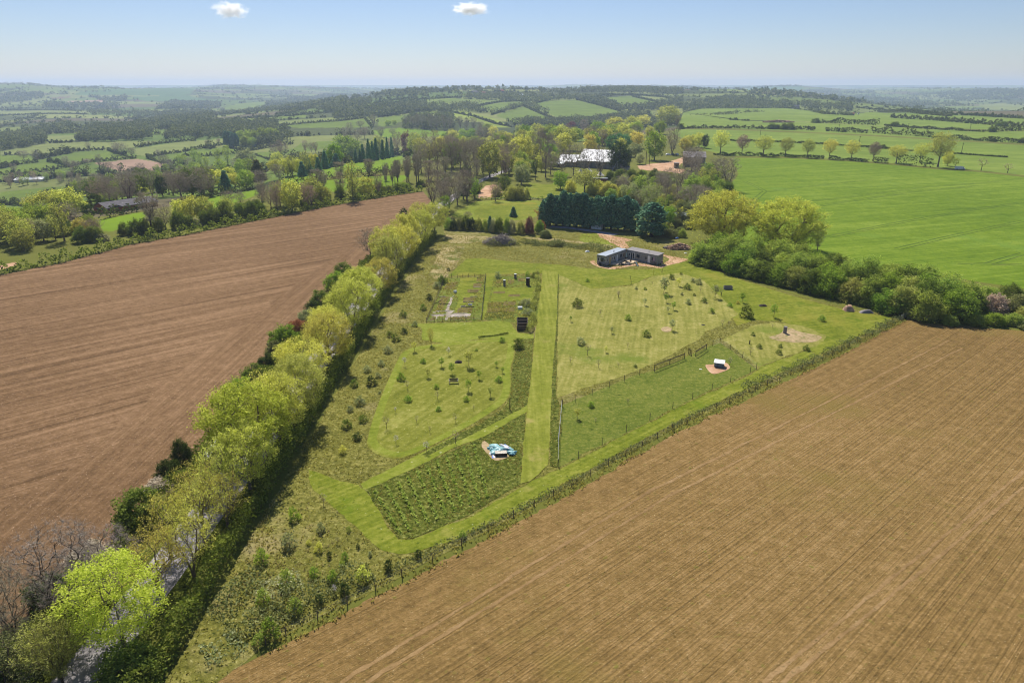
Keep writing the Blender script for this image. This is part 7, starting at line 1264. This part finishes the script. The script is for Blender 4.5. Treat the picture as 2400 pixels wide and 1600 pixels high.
p0, p1 = at('Z4', 1700, 925)[:2], at('Z4', 1860, 920)[:2]; barn('tin_shed', 'rusty open-fronted tin shed behind the timber heap', p0, p1, 4, 2.2, 3.0, 'metal_roof', 'brick', 'shed', doors=((2.2, 4.2, 1.9),))
p0, p1 = at('Z4', 712, 1010)[:2], at('Z4', 822, 1022)[:2]; barn('white_shed', 'small white timber shed under the evergreen screen', p0, p1, 2.4, 2.3, 2.9, 'felt', 'white', 'shed', over=.15)
p0, p1 = at('Z4', 735, 488)[:2], at('Z4', 900, 490)[:2]
def container(label, p0, p1, h, mat):
    ln = math.dist(p0, p1); rz = math.atan2(p1[1] - p0[1], p1[0] - p0[0]); o = empty('container', (p0[0], p0[1], 0), rz); tag(o, label, 'container'); mb = MB(); mb.box((ln / 2, 1.2, h / 2), (ln, 2.4, h))
    for i in range(int(ln / .5)): mb.box((.25 + .5 * i, -.03, h / 2), (.25, .06, h - .3))
    mb.build('body', M[mat], o); MB().box((ln / 2, 1.2, h + .03), (ln + .1, 2.5, .08)).build('roof', M['metal_roof'], o); MB().box((ln + .04, 1.2, h / 2), (.06, 2.2, h - .2)).build('door', M['trim'], o)
M['oxide'] = plain("red_oxide_steel", srgb(110, 52, 48), .6, .3, scale=.6); container('dark red shipping container below the bell tents', p0, p1, 2.6, 'oxide')
M['canvas'] = plain("cream_canvas", srgb(222, 212, 196), var=.08, scale=.6)
def tent(label, px, py, w):
    x, y, z, t = at('Z4', px, py); o = empty('bell_tent', (x, y, z)); tag(o, label, 'tent', 'bell tents'); r = w / 2
    MB().lathe((0, 0, 0), [(r, 0), (r, .7), (r * .5, 1.75), (r * .12, 2.9), (.05, 3.2)], 14).build('canvas', M['canvas'], o); MB().tube((0, 0, 3.1), (0, 0, 3.5), .06).build('pole', M['dark_wood'], o); MB().poly([(-.5, -r * 1.0 - .03, .03), (.5, -r - .03, .03), (.12, -r * .62 - .05, 1.7), (-.12, -r * .62 - .05, 1.7)]).build('door_flap', M['trim'], o)
tent('cream bell tent in front of the bright barn, left one', 682, 365, 5.0); tent('cream bell tent behind a bare tree, right one', 815, 412, 5.0); tent('cream bell tent half hidden at the left of the others', 590, 380, 4.2)
x, y, z, t = at('Z4', 1105, 330); o = empty('yurt', (x, y, z)); tag(o, 'low grey round hut with a pointed roof beside the dark evergreens', 'hut'); MB().lathe((0, 0, 0), [(3.0, 0), (3.0, 1.5)], 14).build('wall', M['pale_wood'], o); MB().lathe((0, 0, 1.5), [(3.4, 0), (1.6, 1.0), (.2, 1.7)], 14).build('roof', M['slate'], o)
x, y, z, t = at('Z4', 1690, 315); tw = empty('stone_tower', (x, y, z)); tag(tw, 'small square grey tower in the dirt yard', 'tower'); MB().box((0, 0, 1.6), (2.8, 2.8, 3.2)).build('wall', M['clad2'], tw); MB().box((0, 0, 3.3), (3.1, 3.1, .25)).build('roof', M['felt'], tw); MB().box((0, -1.43, 1.0), (1.0, .08, 2.0)).build('door', M['trim'], tw)
for i, (px, lb) in enumerate(((1340, 'left of the pair of timber poles in the dirt yard'), (1378, 'right of the pair of timber poles in the dirt yard'))):
    x, y, z, t = at('Z4', px, 285); o = MB().tube((0, 0, 0), (0, 0, 9.5), .22, .16, 7).build('pole', M['dark_wood']); o.location = (x, y, z); tag(o, lb, 'pole')
def frame_swing(px, py):
    x, y, z, t = at('Z4', px, py); o = MB(); o.tube((-3, 0, 0), (0, 0, 6), .12); o.tube((0, 0, 6), (4, 0, 6), .12); o.tube((0, 0, 0), (0, 0, 6), .12); o = o.build('angled_poles', M['metal']); o.location = (x, y, z); tag(o, 'pale angled pole frame beside the dark evergreens', 'frame')
frame_swing(1010, 345)
for i, (px, py, lb) in enumerate(((528, 455, 'telegraph pole with cross bar rising before the field hedge'), (560, 468, 'short pole right of the first telegraph pole'), (1197, 535, 'telegraph pole in the green fields above the seventh row tree'), (1060, 432, 'thin far telegraph pole above the long green strip'), (1530, 430, 'thin far telegraph pole right of the round hedge bush'), (1895, 585, 'telegraph pole right of the tall leaning field tree'), (1953, 430, 'thin far telegraph pole near the right edge'))):
    x, y, z, t = at('R3', px, py); h = (8.5, 3, 9, 8, 9, 8.5, 8)[i]; o = empty('telegraph_pole', (x, y, z)); tag(o, lb, 'pole', 'telegraph poles'); MB().tube((0, 0, 0), (0, 0, h), .2, .14, 6).build('shaft', M['dark_wood'], o)
    if i != 1: MB().box((0, 0, h - .6), (2.0, .14, .16), .3).build('crossarm', M['dark_wood'], o)
x, y, z, t = at('Z5', 958, 345); o = empty('telegraph_pole', (x, y, z)); tag(o, 'telegraph pole beside the bend of the lane', 'pole', 'telegraph poles'); MB().tube((0, 0, 0), (0, 0, 9.5), .15, .11, 6).build('shaft', M['dark_wood'], o); MB().box((0, 0, 8.9), (1.6, .12, .14), .3).build('crossarm', M['dark_wood'], o)
# ---- vehicles in the yard and by the lane
def car(name, label, x, y, z, rz, L_, W, H, mat, van=False, cat=None):
    o = empty(name, (x, y, z), rz); tag(o, label, cat or ('van' if van else 'car')); h0, h1 = .35, H * .55
    if van: prof = [(-L_ / 2, h0), (L_ / 2, h0), (L_ / 2, h1), (L_ * .36, h1 + .1), (L_ * .24, H), (-L_ / 2, H)]
    else: prof = [(-L_ / 2, h0), (L_ / 2, h0), (L_ / 2, h1 - .1), (L_ * .22, h1), (L_ * .08, H), (-L_ * .3, H), (-L_ * .44, h1), (-L_ / 2, h1 - .05)]
    mb = MB(); k = len(prof); mb.v = [(p[0], -W / 2, p[1]) for p in prof] + [(p[0], W / 2, p[1]) for p in prof]; mb.f = [tuple(range(k)), tuple(range(2 * k - 1, k - 1, -1))] + [(i, k + i, k + (i + 1) % k, (i + 1) % k) for i in range(k)]; mb.build('body', M[mat], o, .06)
    g = MB(); g.box((-.1 * L_ if not van else .3 * L_, 0, (h1 + H) / 2), (L_ * .3 if not van else L_ * .08, W + .02, (H - h1) * .6)); g.build('window', M['glass'], o)
    for sx in (-.32, .32):
        for sy in (-1, 1):
            w_ = MB().tube((sx * L_, sy * (W / 2 - .1), .33), (sx * L_, sy * (W / 2 + .04), .33), .33, None, 12).build('wheel', M['rubber'], o); MB().tube((sx * L_, sy * (W / 2 + .03), .33), (sx * L_, sy * (W / 2 + .06), .33), .18, None, 8).build('rim', M['metal'], w_)
x, y, z, t = at('Z4', 2005, 290); car('parked_van', 'white van parked beside the grey farm shed', x, y, z, .2, 5, 2, 2.2, 'white', True)
for i, (px, lb) in enumerate(((1600, 'white car at the left of the parked cars behind the farm track'), (1650, 'dark car in the middle of the parked cars behind the farm track'), (1690, 'pale car at the right of the parked cars behind the farm track'))):
    x, y, z, t = at('Z4', px, 168); car('parked_car', lb, x, y, z, .15 + i, 4.2, 1.75, 1.45, ('white', 'trim', 'metal')[i])
x, y, z, t = at('R3', 1885, 690); car('parked_car', 'pale vehicle on the field edge right of the tall leaning tree', x, y, z, -.3, 5.5, 2.0, 2.0, 'white', True)
x, y, z, t = at('R3', 1195, 316); car('parked_van', 'white van at the far end of the green plateau fields', x, y, z, 1.2, 6, 2.4, 2.8, 'white', True)
for i, (px, py, sx) in enumerate(((1200, 720, 4.0), (1250, 740, 3.0), (1780, 700, 4.5), (1850, 690, 3), (1250, 830, 2.2), (1260, 640, 2.6))): sack('white_wrap_bale', 'pale scrap and wrapped bales among the bushes behind the evergreen screen', 'scrap heap', 'Z4', px, py, sx, 2, 1.3, 'white', 40 + i); bpy.context.scene.collection.objects[-1]['group'] = 'pale scrap heaps behind the evergreen screen'
x, y, z, t = at('R3', 650, 370); heap('muck_heap', 'long pinkish-brown heap on the far green field', 'heap', x, y, 22, 4, 3.2, 300, 'timber', 2.4, 31)

# ------------------------------------------------------------------ clouds and haze
def cloud(name, label, fr, px, py, wpx, hpx, dist, seed):
    a, b, s = FR[fr]; X = a + px / s; Y = b + py / s; u = (X - 1200) / FPX; v = (800 - Y) / FPX; dz = -math.sin(PITCH) + v * math.cos(PITCH); dy = math.cos(PITCH) + v * math.sin(PITCH); t = dist
    c = Vector((u * t, dy * t, CAM_H + dz * t)); w = wpx / s / FPX * t; h = hpx / s / FPX * t
    bm = bmesh.new(); bmesh.ops.create_icosphere(bm, subdivisions=3, radius=1.0); me = bpy.data.meshes.new(name); bm.to_mesh(me); bm.free()
    m = bpy.data.materials.new(name); m.use_nodes = True; n = m.node_tree.nodes; l = m.node_tree.links; n.remove(n["Principled BSDF"]); pv = n.new("ShaderNodeVolumePrincipled"); pv.inputs["Color"].default_value = (1, 1, 1, 1); pv.inputs["Anisotropy"].default_value = .55
    tc = n.new("ShaderNodeTexCoord"); nz = n.new("ShaderNodeTexNoise"); nz.inputs["Scale"].default_value = 2.6; nz.inputs["Detail"].default_value = 6; nz.inputs["Roughness"].default_value = .62; mp = n.new("ShaderNodeMapping"); mp.inputs["Location"].default_value = (seed, seed * 2, 0); mp.inputs["Scale"].default_value = (1.6, 1, 1); l.new(tc.outputs["Object"], mp.inputs[0]); l.new(mp.outputs[0], nz.inputs[0])
    ln = n.new("ShaderNodeVectorMath"); ln.operation = 'LENGTH'; l.new(tc.outputs["Object"], ln.inputs[0])
    def mt(op, a_, b_, cl=False):
        q = n.new("ShaderNodeMath"); q.operation = op; q.use_clamp = cl
        for i, v_ in enumerate((a_, b_)):
            if isinstance(v_, (int, float)): q.inputs[i].default_value = v_
            else: l.new(v_, q.inputs[i])
        return q.outputs[0]
    d = mt('MULTIPLY', mt('SUBTRACT', mt('ADD', mt('SUBTRACT', 1.0, ln.outputs["Value"]), mt('MULTIPLY', nz.outputs["Fac"], 1.7)), 1.15), 2.2, True)
    l.new(mt('MULTIPLY', d, 3.5 / h), pv.inputs["Density"]); l.new(pv.outputs[0], n["Material Output"].inputs["Volume"])
    o = link(name, me, m); o.location = c; o.scale = (w * .62, w * .42, h * .75); m.cycles.volume_step_rate = 1.0; tag(o, label, 'cloud'); return o
cloud('cloud', 'rounded white cloud high on the left of the sky', 'O', 529, 24, 84, 32, 9000, 3.1); cloud('cloud', 'smaller ragged white cloud near the middle of the sky', 'O', 1082, 21, 92, 26, 9000, 8.6)
mb = MB(); mb.box((0, 6600, 38), (22000, 15000, 196)); hz_o = mb.mesh('haze', M['wire']); hz_o.materials.clear()
hm_ = bpy.data.materials.new("haze_air"); hm_.use_nodes = True; n = hm_.node_tree.nodes; n.remove(n["Principled BSDF"]); pv = n.new("ShaderNodeVolumePrincipled"); pv.inputs["Color"].default_value = (.62, .75, 1, 1); pv.inputs["Density"].default_value = HAZE; pv.inputs["Anisotropy"].default_value = .25
hm_.node_tree.links.new(pv.outputs[0], n["Material Output"].inputs["Volume"]); hz_o.materials.append(hm_); tag(link('haze', hz_o), kind='stuff')
finish_labels()
